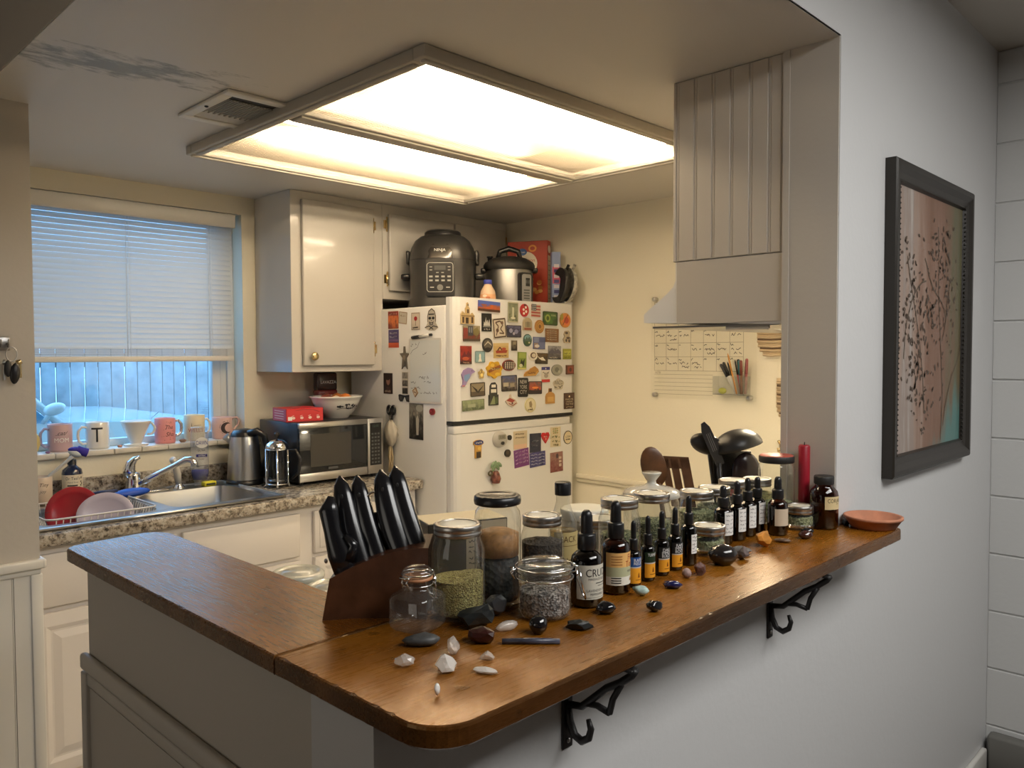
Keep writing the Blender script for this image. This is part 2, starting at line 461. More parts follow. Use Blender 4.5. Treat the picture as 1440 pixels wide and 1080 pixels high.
# painted block wall and the rest of the dining room
b = B()
BLK = mat('painted_block', (0.60, 0.60, 0.59), 0.5, bump=(60, 0.3))
z = 0.165
b.box(3.155, 3.3, -2.6, 0.75, 0, DC, BLK)
rows = [-0.04, 0.163, 0.366, 0.569, 0.772, 0.975, 1.178, 1.381, 1.584, 1.787, 1.990, 2.193, 2.396, 2.51]
for i, (za, zb) in enumerate(zip(rows, rows[1:])):
    y = 0.75; first = 0.2 if i % 2 else 0.4
    while y > -2.5:
        L = first if y == 0.75 else 0.4
        b.box(3.150, 3.156, max(y-L+0.0025, -2.6), y-0.0025 if y < 0.75 else 0.75, max(0, za)+0.003, zb-0.003, BLK, 0.002, 1); y -= L
struct(b, 'wall_right_dining', 'white painted block wall at the right edge')
b = B(); b.box(3.10, 3.152, -2.6, 0.735, 0, 0.148, mat('dark_grey_base', (0.16, 0.155, 0.14), 0.6), 0.012); struct(b, 'baseboard_right')  # dark grey strip along the foot of the block wall
b = B(); b.box(0.66, 3.10, 0.732, 0.75, 0, 0.10, WHITE, 0.006); struct(b, 'baseboard_front', 'white baseboard under the painting wall')
b = B(); b.box(-2.1, 3.3, -2.6, -2.5, 0, DC, DARKW); struct(b, 'wall_behind')
b = B(); b.box(-2.1, -2.0, -2.5, 2.59, 0, DC, DARKW); struct(b, 'wall_left_dining')

# window frame, pane, sill
b = B()
FR = mat('window_frame_white', (0.70, 0.70, 0.68), 0.4)
b.box(WX0, 0.80, 3.53, 3.575, WZ0, WZ1, FR, 0.003); b.box(1.635, WX1, 3.53, 3.575, WZ0, WZ1, FR, 0.003)
b.box(1.672, 1.676, 3.527, 3.535, WZ0, WZ1, FR); b.box(1.70, 1.735, 3.515, 3.575, WZ0, WZ1, FR, 0.003)
b.box(WX0, WX1, 3.53, 3.575, WZ1-0.05, WZ1, FR, 0.003); b.box(WX0, WX1, 3.53, 3.575, WZ0, WZ0+0.03, FR, 0.003)
win = struct(b, 'window_1', 'kitchen window above the sink')
b = B(); b.box(0.80, 1.635, 3.548, 3.552, WZ0+0.03, WZ1-0.05, PANE); b.build('pane', win)
b = B()
TILE = mat('sill_tile', (0.72, 0.68, 0.60), 0.3, vary=(25, 0.08))
x = WX0-0.03
for k in range(10):
    x1 = min(x+0.108, WX1+0.02); b.box(x+0.001, x1-0.001, 3.405, 3.53 if x1 < WX1 else 3.427, 1.078, 1.1005, TILE, 0.004); x = x1
struct(b, 'trim_4', 'tiled window sill')

# outside: ground, fence, parked car
b = B(); b.box(-4, 9, 3.6, 9, -0.35, -0.3, mat('driveway', (0.30, 0.30, 0.30), 0.8, vary=(4, 0.2))); struct(b, 'ground', 'driveway outside the window')
FEN = mat('weathered_fence', (0.25, 0.255, 0.26), 0.8, vary=(9, 0.22))
t = thing('fence', 'grey weathered board fence seen through the kitchen window', 'fence', (0, 6.0, -0.3))
b = B(); rn = random.Random(4); x = -1.0
while x < 6.0:
    wd = 0.088+rn.uniform(-.004, .006); dy = rn.uniform(-.006, .006)
    b.box(x+0.003, x+wd-0.003, dy, dy+0.02, 0, 2.25+rn.uniform(-.02, .02), FEN, 0.002, 1); x += wd
b.build('board_panel', t)
b = B(); b.box(-1, 6, 0.022, 0.06, 0.4, 0.5, FEN); b.box(-1, 6, 0.022, 0.06, 1.7, 1.8, FEN); b.build('rail', t)
CARP = mat('white_car_paint', (0.42, 0.44, 0.45), 0.2, coat=0.5)
CARG = mat('car_glass', (0.10, 0.22, 0.30), 0.05, coat=0.6)
t = thing('car', 'white car parked beside the fence outside the window', 'car', (0, 4.0, -0.3))
b = B()
fn = planar((0, 0, 0), (1, 0, 0), (0, 0, 1))
body = [(-2.6, 0.35), (2.75, 0.35), (2.95, 0.55), (2.95, 0.9), (2.75, 1.18), (1.95, 1.43), (1.16, 1.465), (-2.6, 1.46)]
b.prism(body, fn, -1.85, -0.12, CARP)
b.build('body', t)
b = B()
cab = [(-2.3, 1.46), (1.15, 1.465), (0.62, 1.95), (0.2, 2.02), (-1.6, 2.02)]
b.prism(cab, fn, -1.75, -0.2, CARG); b.build('windshield', t)
b = B(); b.tube([(1.17, 0.13, 1.46), (0.92, 0.20, 1.72), (0.6, 0.26, 1.97), (0.2, 0.28, 2.04), (-1.6, 0.28, 2.04)], 0.020, CARP, 8); b.build('pillar', t)
b = B()
b.tube([(1.10, 0.13, 1.47), (1.10, 0.03, 1.515)], 0.012, CARP, 8)
b.ball((1.112, 0.0, 1.537), (0.048, 0.03, 0.028), CARP, T=Matrix.Rotation(-0.25, 3, 'Y'))
b.build('side_mirror', t)
for wx in (-1.6, 1.85):
    b = B(); b.T = Matrix.Translation((wx, 0.10, 0.33)) @ Matrix.Rotation(PI/2, 4, 'X')
    b.lathe([(0.05, 0.02), (0.2, 0.0), (0.3, 0.0), (0.33, 0.03), (0.33, 0.2)], RUBBER, 28); b.build('wheel', t)

# ------------------------------------------------------------------ blind
SLAT = None
def slat_mat():
    m, nt, out = newmat('blind_vinyl')
    d = add(nt, 'BsdfPrincipled', Base__Color=(0.60, 0.60, 0.575), Roughness=0.4)
    tr = add(nt, 'BsdfTranslucent', Color=(0.62, 0.68, 0.68))
    s = add(nt, 'MixShader', i0=0.17, i1=d.outputs[0], i2=tr.outputs[0]); nt.links.new(s.outputs[0], out.inputs[0]); return m
SLAT = slat_mat()
t = thing('window_blind', 'white slatted blind half lowered over the sink window', 'blind', (0, 3.455, 0))
b = B(); b.box(0.775, 1.70, -0.02, 0.02, 2.062, 2.105, SLAT, 0.004); b.box(0.77, 1.705, -0.032, -0.022, 2.05, 2.112, WHITE, 0.004); b.build('headrail', t)
b = B()
zz = 2.05; n = 0
while zz > 1.515:
    A = math.radians(68); hw = 0.0125
    vs = []
    for k in range(5):
        q = -1+k/2; cy2 = q*hw*math.cos(A); cz = q*hw*math.sin(A); bul = 0.0022*(1-q*q)
        vs += [(0.78, cy2-bul*math.sin(A), zz+cz+bul*math.cos(A)), (1.695, cy2-bul*math.sin(A), zz+cz+bul*math.cos(A))]
    b.raw(vs, [(2*k, 2*k+1, 2*k+3, 2*k+2) for k in range(4)], SLAT, True)
    zz -= 0.0222
b.build('slats', t)
b = B()
for k in range(5): b.box(0.78, 1.695, -0.013, 0.013, 1.478+k*0.0065, 1.4825+k*0.0065, SLAT)
b.box(0.778, 1.697, -0.015, 0.015, 1.452, 1.476, WHITE, 0.004); b.build('bottom_rail', t)
for x in (0.86, 1.235, 1.585):
    b = B(); b.tube([(x, -0.014, 2.06), (x, -0.014, 1.46)], 0.0011, WHITE, 5); b.tube([(x+.012, -0.014, 2.06), (x+.012, -0.014, 1.46)], 0.0008, WHITE, 5); b.build('cord', t)
b = B(); b.tube([(0.815, -0.03, 2.04), (0.82, -0.028, 1.50)], 0.003, GLASSY, 6); b.build('tilt_wand', t)

# ------------------------------------------------------------------ ceiling fixture
def lens_mat():
    m, nt, out = newmat('prismatic_lens')
    co = coords(nt)
    v = add(nt, 'TexVoronoi', Vector=co, Scale=95.0, Randomness=0.0)
    f = ramp(nt, v.outputs['Distance'], [(0.1, (0.34, 0.34, 0.34)), (0.6, (0.60, 0.60, 0.60))])
    n = add(nt, 'TexNoise', Vector=co, Scale=26.0, Detail=2.0)
    sp = ramp(nt, n.outputs[0], [(0.70, (0, 0, 0)), (0.74, (1, 1, 1))])
    tr = add(nt, 'BsdfTransparent', Color=(1.0, 0.955, 0.86))
    tl = add(nt, 'BsdfTranslucent', Color=(0.56, 0.48, 0.35))
    gl = add(nt, 'BsdfGlossy', Color=(0.8, 0.8, 0.8), Roughness=0.2)
    s = add(nt, 'MixShader', i0=f, i1=tl.outputs[0], i2=tr.outputs[0])
    s2 = add(nt, 'MixShader', i0=0.04, i1=s.outputs[0], i2=gl.outputs[0])
    nt.links.new(s2.outputs[0], out.inputs[0]); return m
LENS = lens_mat()
FRM = mat('fixture_frame_paint', (0.46, 0.43, 0.37), 0.45)
t = thing('ceiling_light', 'large square framed fluorescent light fixture with two clear lens panels', 'ceiling light', (0, 0, 0))
b = B()
X0, X1, Y0, Y1, ZB = 1.185, 2.475, 1.445, 2.735, 2.158
for (x0, x1, y0, y1) in ((X0, X1, Y0, Y0+0.042), (X0, X1, Y1-0.042, Y1), (X0, X0+0.042, Y0+0.042, Y1-0.042), (X1-0.042, X1, Y0+0.042, Y1-0.042)):
    b.box(x0, x1, y0, y1, ZB+0.006, KC-0.0002, FRM, 0.004); b.box(x0+0.011, x1-0.011, y0+0.011, y1-0.011, ZB, ZB+0.012, FRM, 0.004)
b.box(X0+0.042, X1-0.042, 2.035, 2.125, ZB+0.006, ZB+0.03, FRM, 0.004); b.box(X0+0.042, X1-0.042, 2.05, 2.11, ZB, ZB+0.012, FRM, 0.004)
b.build('frame', t)
for (y0, y1) in ((Y0+0.036, 2.04), (2.12, Y1-0.036)):
    b = B(); b.box(X0+0.036, X1-0.036, y0, y1, ZB+0.017, ZB+0.0175, LENS); b.build('lens', t)
b = B()
RF = mat('fixture_reflector', (0.20, 0.165, 0.11), 0.6); RFE = mat('fixture_end_lightened', (0.85, 0.78, 0.62), 0.6)  # extra brightness put into the end walls' colour, where tubes light them little
b.box(HX0, HX1, HY0, HY1, 2.305, 2.312, RF); b.box(HX0-0.002, HX0, HY0, HY1, KC-0.01, 2.31, RFE); b.box(HX1, HX1+0.002, HY0, HY1, KC-0.01, 2.31, RFE)
b.box(HX0, HX1, HY0-0.002, HY0, KC-0.01, 2.31, RF); b.box(HX0, HX1, HY1, HY1+0.002, KC-0.01, 2.31, RF)
b.build('housing', t)
TUBE = emit('lit_tube', TUBE_COL, TUBE_POWER)
for yy in (1.635, 2.315):
    b = B(); b.tube([(1.25, yy, 2.238), (2.435, yy, 2.238)], 0.019, TUBE, 12); b.build('tube', t)

# ------------------------------------------------------------------ ceiling vent
t = thing('ceiling_vent', 'white metal air vent in the kitchen ceiling left of the light', 'vent', (1.118, 2.222, KC))
b = B()
vx, vy = 0.107, 0.162
for (x0, x1, y0, y1) in ((-vx, vx, -vy, -vy+0.035), (-vx, vx, vy-0.035, vy), (-vx, -vx+0.03, -vy+.035, vy-.035), (vx-0.03, vx, -vy+.035, vy-.035)):
    b.box(x0, x1, y0, y1, -0.010, -0.0005, WHITE, 0.003)
b.build('frame', t)
b = B(); b.box(-vx+.03, vx-.03, -vy+.035, vy-.035, -0.002, -0.0006, BLACKM); b.build('duct', t)
LOUV = mat('vent_grey', (0.30, 0.29, 0.27), 0.5)
b = B(); b.box(-.074, .074, -.085, .048, -.006, -.003, LOUV)
for k in range(17): b.box(-.074+k*.0091, -.071+k*.0091, -.085, .048, -.0085, -.0055, LOUV)
b.build('louvers', t)
b = B(); b.box(-.077, .077, .070, .127, -.006, -.003, FRM)
for k in range(9): b.box(-.070+k*.0163, -.061+k*.0163, .050, .071, -.0065, -.003, FRM)
b.build('damper', t)
for sx in (-1, 1):
    b = B(); b.ball((sx*(vx-0.014), 0.0, -0.011), (0.006, 0.006, 0.003), BLACKM, 10, 6); b.build('screw', t)
# ------------------------------------------------------------------ sink counter
def granite_mat():
    m, nt, out = newmat('granite_laminate')
    co = coords(nt)
    n1 = add(nt, 'TexNoise', Vector=co, Scale=34.0, Detail=6.0, Roughness=0.72)
    n2 = add(nt, 'TexNoise', Vector=co, Scale=95.0, Detail=4.0, Roughness=0.7)
    c1 = ramp(nt, n1.outputs[0], [(0.34, (0.05, 0.042, 0.038)), (0.42, (0.20, 0.165, 0.13)), (0.50, (0.40, 0.35, 0.28)), (0.62, (0.56, 0.52, 0.45)), (0.74, (0.33, 0.32, 0.30))])
    c2 = ramp(nt, n2.outputs[0], [(0.38, (0.05, 0.045, 0.04)), (0.48, (1, 1, 1))])
    mx = add(nt, 'MixRGB', _blend_type='MULTIPLY', i0=0.7, i1=c1, i2=c2)
    p = add(nt, 'BsdfPrincipled', Base__Color=mx.outputs[0], Roughness=0.22)
    nt.links.new(p.outputs[0], out.inputs[0]); return m
GRAN = granite_mat()
CZ = 0.914
t = thing('countertop', 'speckled brown granite-look counter holding the sink and microwave', 'countertop', (0, 0, 0))
SX0, SX1, SY0, SY1 = 0.70, 1.60, 2.835, 3.385
b = B()
b.box(0.674, SX0+.02, 2.80, 3.427, CZ-0.04, CZ, GRAN); b.box(SX1-.02, 2.266, 2.80, 3.427, CZ-0.04, CZ, GRAN, 0.0)
b.box(SX0+.02, SX1-.02, 2.80, SY0+.02, CZ-0.04, CZ, GRAN); b.box(SX0+.02, SX1-.02, SY1-.02, 3.427, CZ-0.04, CZ, GRAN)
b.box(0.674, 2.266, 2.792, 2.802, CZ-0.041, CZ-0.002, GRAN, 0.004)
b.build('worktop', t)
b = B(); b.box(0.674, 2.266, 3.407, 3.427, CZ, CZ+0.08, GRAN, 0.003); b.build('backsplash', t)

t = thing('kitchen_sink', 'double bowl stainless steel sink set into the granite counter', 'sink', (0, 0, 0))
b = B()
bowls = ((0.745, 1.145, 2.90, 3.27), (1.195, 1.565, 2.90, 3.27))
z0, z1 = CZ+0.0005, CZ+0.007
b.box(SX0, SX1, SY0, 2.90, z0, z1, STEEL, 0.003); b.box(SX0, SX1, 3.27, SY1, z0, z1, STEEL, 0.003)
b.box(SX0, 0.745, 2.90, 3.27, z0, z1, STEEL); b.box(1.145, 1.195, 2.90, 3.27, z0, z1, STEEL); b.box(1.565, SX1, 2.90, 3.27, z0, z1, STEEL)
b.tube([(SX0, SY0, z1), (SX1, SY0, z1), (SX1, SY1, z1), (SX0, SY1, z1)], 0.005, STEEL, 8, closed=True)
b.build('deck', t)
for (x0, x1, y0, y1) in bowls:
    b = B()
    top = rrect(x0, y0, x1, y1, 0.055, 6); bot = rrect(x0+.02, y0+.02, x1-.02, y1-.02, 0.05, 6); n = len(top)
    vs = [(x, y, z1) for x, y in top]+[(x, y, CZ-0.15) for x, y in bot]
    b.raw(vs, [(i, n+i, n+(i+1) % n, (i+1) % n) for i in range(n)], STEEL, True)
    b.raw([(x, y, CZ-0.15) for x, y in bot], [tuple(range(n))], STEEL)
    for cx, cyy, ca in ((x0, y0, 0), (x1, y0, 1), (x1, y1, 2), (x0, y1, 3)):
        px = cx+(.055 if cx == x0 else -.055); py = cyy+(.055 if cyy == y0 else -.055)
        a0 = {0: PI, 1: 1.5*PI, 2: 0, 3: PI/2}[ca]
        pts = arcpts(px, py, 0.055, a0, a0+PI/2, 6)
        b.raw([(x, y, z1-.0002) for x, y in pts]+[(cx, cyy, z1-.0002)], [tuple(range(8))], STEEL)
    o = b.build('bowl', t)
    b = B(); b.lathe([(0.0, CZ-0.1485), (0.035, CZ-0.1485), (0.042, CZ-0.147)], STEELD, 20, ((x0+x1)/2, (y0+y1)/2)); b.build('drain', o)

t = thing('faucet', 'chrome single lever faucet with a long swung spout over the sink', 'faucet', (1.205, 3.328, CZ+0.007))
b = B(); b.box(-0.13, 0.13, -0.03, 0.03, 0, 0.008, CHROME, 0.004); b.lathe([(0.036, 0.006), (0.031, 0.02), (0.028, 0.05), (0.028, 0.075), (0.025, 0.085), (0, 0.088)], CHROME, 24); b.build('base', t)
b = B(); b.tube([(-0.012, 0.004, 0.075), (-0.016, 0.0, 0.10), (-0.010, -0.006, 0.125), (0.004, -0.012, 0.142), (0.020, -0.02, 0.148)], [0.027, 0.024, 0.018, 0.011, 0.006], CHROME, 12); b.build('lever', t)
b = B(); b.tube([(0.01, -0.01, 0.035), (0.05, -0.05, 0.065), (0.12, -0.12, 0.115), (0.150, -0.150, 0.137), (0.168, -0.168, 0.136), (0.174, -0.174, 0.122), (0.175, -0.175, 0.106)], [0.015, 0.012, 0.0105, 0.0125, 0.014, 0.0145, 0.0145], CHROME, 12); b.build('spout', t)
t = thing('sink_sprayer', 'white pull-out sprayer standing at the back of the sink', 'sprayer', (1.385, 3.325, CZ+0.007))
b = B(); b.lathe([(0.024, 0), (0.024, 0.006), (0.017, 0.014), (0.016, 0.02)], CHROME, 18); b.build('base', t)
b = B(); b.tube([(0, 0, 0.015), (-0.004, 0, 0.06), (-0.013, -0.004, 0.10), (-0.022, -0.010, 0.118), (-0.030, -0.02, 0.124)], [0.012, 0.0155, 0.0135, 0.012, 0.014], CERAM, 14); b.build('spray_head', t)

# base cabinets under the sink
t = thing('sink_base_cabinet', 'cream base cabinet with raised panel doors under the sink', 'cabinet', (0, 0, 0))
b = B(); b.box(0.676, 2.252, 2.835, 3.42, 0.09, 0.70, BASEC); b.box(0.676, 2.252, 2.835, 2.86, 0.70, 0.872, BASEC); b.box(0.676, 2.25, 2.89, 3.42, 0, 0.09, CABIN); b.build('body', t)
def raised_door(bb, x0, x1, z0, z1, y, m):
    bb.box(x0, x1, y, y+0.02, z0, z1, m, 0.003)
    fn = planar((0, y, 0), (1, 0, 0), (0, 0, 1)); g = 0.055
    def ring(i0, d0, i1, d1):
        a = [(x0+i0, z0+i0), (x1-i0, z0+i0), (x1-i0, z1-i0), (x0+i0, z1-i0)]; c = [(x0+i1, z0+i1), (x1-i1, z0+i1), (x1-i1, z1-i1), (x0+i1, z1-i1)]
        bb.raw([fn(x, z, d0) for x, z in a]+[fn(x, z, d1) for x, z in c], [(k, (k+1) % 4, 4+(k+1) % 4, 4+k) for k in range(4)], m)
    ring(0.0, 0.0005, g-0.014, 0.0055); ring(g-0.014, 0.0055, g, -0.0095+0.01); ring(g, 0.0005, g+0.006, 0.0005)
    ring(g+0.006, 0.0006, g+0.03, 0.0065)
    i = g+0.03; bb.raw([fn(x0+i, z0+i, .0065), fn(x1-i, z0+i, .0065), fn(x1-i, z1-i, .0065), fn(x0+i, z1-i, .0065)], [(0, 1, 2, 3)], m)
for (x0, x1) in ((0.70, 1.165), (1.185, 1.655), (1.72, 2.10)):
    b = B(); raised_door(b, x0, x1, 0.13, 0.655, 2.814, BASEC); b.build('door', t)
    b = B(); b.box(x0, x1, 2.815, 2.835, 0.672, 0.845, BASEC, 0.005)
    b.box(x0+.022, x1-.022, 2.812, 2.816, 0.692, 0.825, BASEC, 0.003) if x0 > 1.7 else None
    b.build('drawer_front', t)

# ------------------------------------------------------------------ upper cabinets
def hinge(par, x, z, y, flip=1):
    b = B(); b.tube([(x, y-0.004, z-0.026), (x, y-0.004, z+0.026)], 0.0042, BRASS, 8)
    for s_ in (-0.03, 0.03): b.ball((x, y-0.004, z+s_), (0.0045, 0.0045, 0.006), BRASS, 8, 6)
    b.box(min(x, x+flip*0.016), max(x, x+flip*0.016), y-0.0015, y+0.001, z-0.02, z+0.02, BRASS); b.build('hinge', par)
t = thing('wall_cabinet', 'cream upper cabinet with one slab door above the microwave', 'cabinet', (0, 0, 0))
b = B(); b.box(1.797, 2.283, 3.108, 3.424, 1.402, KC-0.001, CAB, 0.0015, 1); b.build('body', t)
b = B(); b.box(1.846, 2.222, 3.088, 3.107, 1.430, 2.158, CAB, 0.005)
d = b.build('door', t)
b = B(); b.T = Matrix.Translation((1.885, 3.088, 1.472)) @ Matrix.Rotation(PI/2, 4, 'X'); b.lathe([(0.006, 0), (0.006, 0.012), (0.016, 0.018), (0.019, 0.024), (0.016, 0.030), (0.007, 0.033), (0, 0.033)], BRASS, 20); b.build('knob', d)
hinge(t, 2.229, 2.085, 3.106); hinge(t, 2.229, 1.505, 3.106)
t = thing('cabinet_over_fridge', 'cream two-door cabinet above the refrigerator', 'cabinet', (0, 0, 0))
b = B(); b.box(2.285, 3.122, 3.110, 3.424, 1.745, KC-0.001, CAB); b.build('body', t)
for i, (x0, x1) in enumerate(((2.316, 2.722), (2.734, 3.10))):
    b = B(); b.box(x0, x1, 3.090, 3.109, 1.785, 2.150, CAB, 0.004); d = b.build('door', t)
    if i == 0: hinge(t, 2.309, 2.10, 3.108, -1); hinge(t, 2.309, 1.84, 3.108, -1)
    else: hinge(t, 3.107, 2.10, 3.108, 1)

# ------------------------------------------------------------------ refrigerator
t = thing('refrigerator', 'white top-freezer refrigerator covered in souvenir magnets', 'refrigerator', (0, 0, 0))
b = B(); b.box(2.275, 3.085, 2.645, 3.37, 0.03, 1.694, APPL, 0.008); b.box(2.30, 3.06, 2.66, 3.3, 0, 0.03, RUBBER); b.build('body', t)
def frdoor(z0, z1, nm):
    b = B()
    # slightly crowned front with rolled edges
    fnx = [2.277, 2.281, 2.292, 2.312, 2.50, 2.68, 2.86, 3.05, 3.07, 3.081, 3.085]
    fy = [2.618, 2.604, 2.594, 2.5885, 2.5870, 2.5868, 2.5870, 2.5885, 2.594, 2.604, 2.618]
    poly = list(zip(fnx, fy))+[(3.085, 2.640), (2.277, 2.640)]
    b.prism(poly, lambda x, y, d: Vector((x, y, d)), z0, z1, APPL, False)
    b.box(2.285, 3.075, 2.638, 2.6455, z0+0.01, z1-0.01, RUBBER)
    return b.build('door', t, nm)
frdoor(1.186, 1.728, 'freezer door'); frdoor(0.09, 1.128, 'lower door')
b = B(); b.box(2.280, 3.06, 2.598, 2.64, 1.1285, 1.165, APPL, 0.006); b.build('handle', t, 'recessed grip between the doors')
b = B(); b.box(2.28, 3.08, 2.60, 2.66, 1.168, 1.184, RUBBER); b.build('gasket', t)
b = B(); b.box(3.02, 3.085, 2.60, 2.70, 1.7285, 1.742, APPL, 0.005); b.build('hinge_cover', t)

# ------------------------------------------------------------------ hood cabinet and range hood
HC = mat('taupe_cabinet_paint', (0.56, 0.51, 0.44), 0.5)
t = thing('hood_cabinet', 'taupe beadboard-sided cabinet hanging above the white range hood', 'cabinet', (0, 0, 0))
b = B(); b.box(1.842, 2.60, 0.886, 1.196, 1.722, KC-0.001, HC); b.build('body', t)
b = B()
yb = 0.886
ys = [1.200, 1.182, 1.128, 1.076, 1.024, 0.972, 0.922, 0.888]
for k in range(len(ys)-1):
    b.box(1.8335, 1.842, ys[k+1]+0.0042, ys[k]-0.0042, 1.722, KC-0.001, HC, 0.0018, 1)
    if 0 < k: b.box(1.8350, 1.842, ys[k]-0.0032, ys[k]+0.0032, 1.722, KC-0.001, HC, 0.0012, 1)
b.box(1.8362, 1.842, 0.887, 1.196, 1.722, KC-0.001, HC); b.build('side_panel', t)
b = B(); b.box(1.8345, 1.8378, 0.887, 1.184, 1.556, 1.7195, HC); b.build('lower_panel', t)
t = thing('range_hood', 'white metal range hood with a flared lip under the beadboard cabinet', 'range hood', (0, 0, 0))
fn = planar((1.838, 0, 0), (0, 1, 0), (0, 0, 1))
prof = [(0.886, 1.548), (1.292, 1.562), (1.292, 1.585), (1.27, 1.602), (1.24, 1.622), (1.215, 1.640), (1.198, 1.655), (1.19, 1.672), (1.19, 1.721), (0.886, 1.721)]
b = B(); b.prism(prof, fn, 0.0, 0.76, APPL); b.build('shell', t)
b = B(); b.ball((2.2, 1.02, 1.552), (0.07, 0.07, 0.012), CERAM); b.box(1.848, 2.59, 0.90, 1.27, 1.546, 1.5515, STEELD); b.build('underside_panel', t)
b = B(); b.box(1.852, 1.866, 0.93, 1.05, 1.535, 1.548, CERAM, 0.005); b.build('light_cover', t)

# ------------------------------------------------------------------ bar
def wood_mat(name, along, coat=0.08, base=((0.105, 0.035, 0.003), (0.190, 0.068, 0.006), (0.270, 0.105, 0.010))):
    m, nt, out = newmat(name)
    sc = (2.5, 9, 9) if along == 'x' else (9, 2.5, 9)
    co = coords(nt, sc)
    n = add(nt, 'TexNoise', Vector=co, Scale=1.0, Detail=8.0, Roughness=0.62, Distortion=0.4)
    big = add(nt, 'TexNoise', Vector=coords(nt, (2, 4, 2)), Scale=2.2, Detail=3.0)
    a = add(nt, 'Math', _operation='MULTIPLY_ADD', i0=big.outputs[0], i1=0.55, i2=-0.27)
    s = add(nt, 'Math', _operation='ADD', i0=n.outputs[0], i1=a.outputs[0])
    c = ramp(nt, s.outputs[0], [(0.26, base[0]), (0.50, base[1]), (0.76, base[2])])
    sc2 = (22, 260, 260) if along == 'x' else (260, 22, 260)
    f = add(nt, 'TexNoise', Vector=coords(nt, sc2), Scale=1.0, Detail=4.0)
    dents = add(nt, 'TexNoise', Vector=coords(nt), Scale=26.0, Detail=3.0, Roughness=0.6)
    dr = ramp(nt, dents.outputs[0], [(0.30, (0, 0, 0)), (0.36, (1, 1, 1))])
    dk = add(nt, 'MixRGB', _blend_type='MULTIPLY', i0=0.35, i1=c, i2=dr); c = dk.outputs[0]
    h = add(nt, 'Math', _operation='MULTIPLY_ADD', i0=f.outputs[0], i1=0.55, i2=0.0)
    h2 = add(nt, 'Math', _operation='MULTIPLY_ADD', i0=dr, i1=0.6, i2=h.outputs[0])
    bp = add(nt, 'Bump', Height=h2.outputs[0], Strength=0.38, Distance=0.0008)
    r = ramp(nt, f.outputs[0], [(0.35, (0.24, 0.24, 0.24)), (0.7, (0.36, 0.36, 0.36))])
    p = add(nt, 'BsdfPrincipled', Base__Color=c, Roughness=r, Normal=bp.outputs[0])
    p.inputs['IOR'].default_value = 1.62; p.inputs['Coat Weight'].default_value = coat; p.inputs['Coat Roughness'].default_value = 0.24; p.inputs['Specular Tint'].default_value = (1.0, 0.62, 0.26, 1); p.inputs['Coat Tint'].default_value = (1.0, 0.93, 0.82, 1); nt.links.new(bp.outputs[0], p.inputs['Coat Normal'])
    nt.links.new(p.outputs[0], out.inputs[0]); return m
WOODX = wood_mat('stained_pine_crosswise', 'x'); WOODY = wood_mat('stained_pine_lengthwise', 'y', 1.0)
EDGE = wood_mat('worn_pine_edge', 'x', 0.05, ((0.018, 0.006, 0.002), (0.065, 0.023, 0.005), (0.17, 0.066, 0.014)))
BZ = 1.076; BT = 0.027
t = thing('bar_countertop', 'L-shaped dark stained wooden bar top with chipped rounded edges', 'bar top', (0, 0, 0))
zf = lambda x, y, d: Vector((x, y, d))
def board(poly, m, edge, seed, chips):
    """plank outline extruded, with an eased, slightly chipped top edge"""
    rnd = random.Random(seed); b = B()
    pts = []
    for (x0, y0), (x1, y1) in zip(poly, poly[1:]+poly[:1]):
        L = math.hypot(x1-x0, y1-y0); n = max(1, int(L/0.009))
        for k in range(n): pts.append((x0+(x1-x0)*k/n, y0+(y1-y0)*k/n))
    n = len(pts)
    def off(d):
        res = []
        for i in range(n):
            (ax, ay), (bx, by) = pts[i-1], pts[(i+1) % n]; L = math.hypot(bx-ax, by-ay) or 1
            q = d*(1+ (rnd.uniform(-0.3, 0.9) if chips and rnd.random() < 0.25 else 0))
            res.append((pts[i][0]-(by-ay)/L*q, pts[i][1]+(bx-ax)/L*q))
        return res
    rings = [[(x, y, BZ-BT) for x, y in off(0.003)], [(x, y, BZ-BT+0.003) for x, y in pts], [(x, y, BZ-0.0045) for x, y in pts], [(x, y, BZ-0.0012) for x, y in off(0.0012)], [(x, y, BZ) for x, y in off(0.0036)]]
    vs = sum(rings, [])
    fs = [(r*n+i, r*n+(i+1) % n, (r+1)*n+(i+1) % n, (r+1)*n+i) for r in range(4) for i in range(n)]
    b.raw(vs, fs, edge); b.raw(rings[4], [tuple(range(n))], m); b.raw(rings[0], [tuple(reversed(range(n)))], edge)
    return b.build('board', t)
pa = arcpts(0.524+.06, 0.630+.06, 0.06, PI, 1.5*PI, 8)+arcpts(1.912-.012, 0.630+.012, 0.012, -PI/2, 0, 3)+[(1.912, 0.7485), (1.8275, 0.7485), (1.8275, 0.958), (0.522, 0.958)]
board(pa, WOODX, EDGE, 1, True)
pb = [(0.521, 0.9592), (0.732, 0.9592), ]+arcpts(0.732-.06, 1.845-.06, 0.06, 0, PI/2, 7)+arcpts(0.519+.04, 1.845-.075, 0.04, PI/2+.0, PI, 6)
pb = [(0.521, 0.9592), (0.731, 0.9592)]+arcpts(0.731-.055, 1.850-.055, 0.055, 0, PI/2, 7)+arcpts(0.518+.035, 1.800-.0, 0.035, PI/2+0.25, PI, 5)
board(pb, WOODY, EDGE, 2, True)

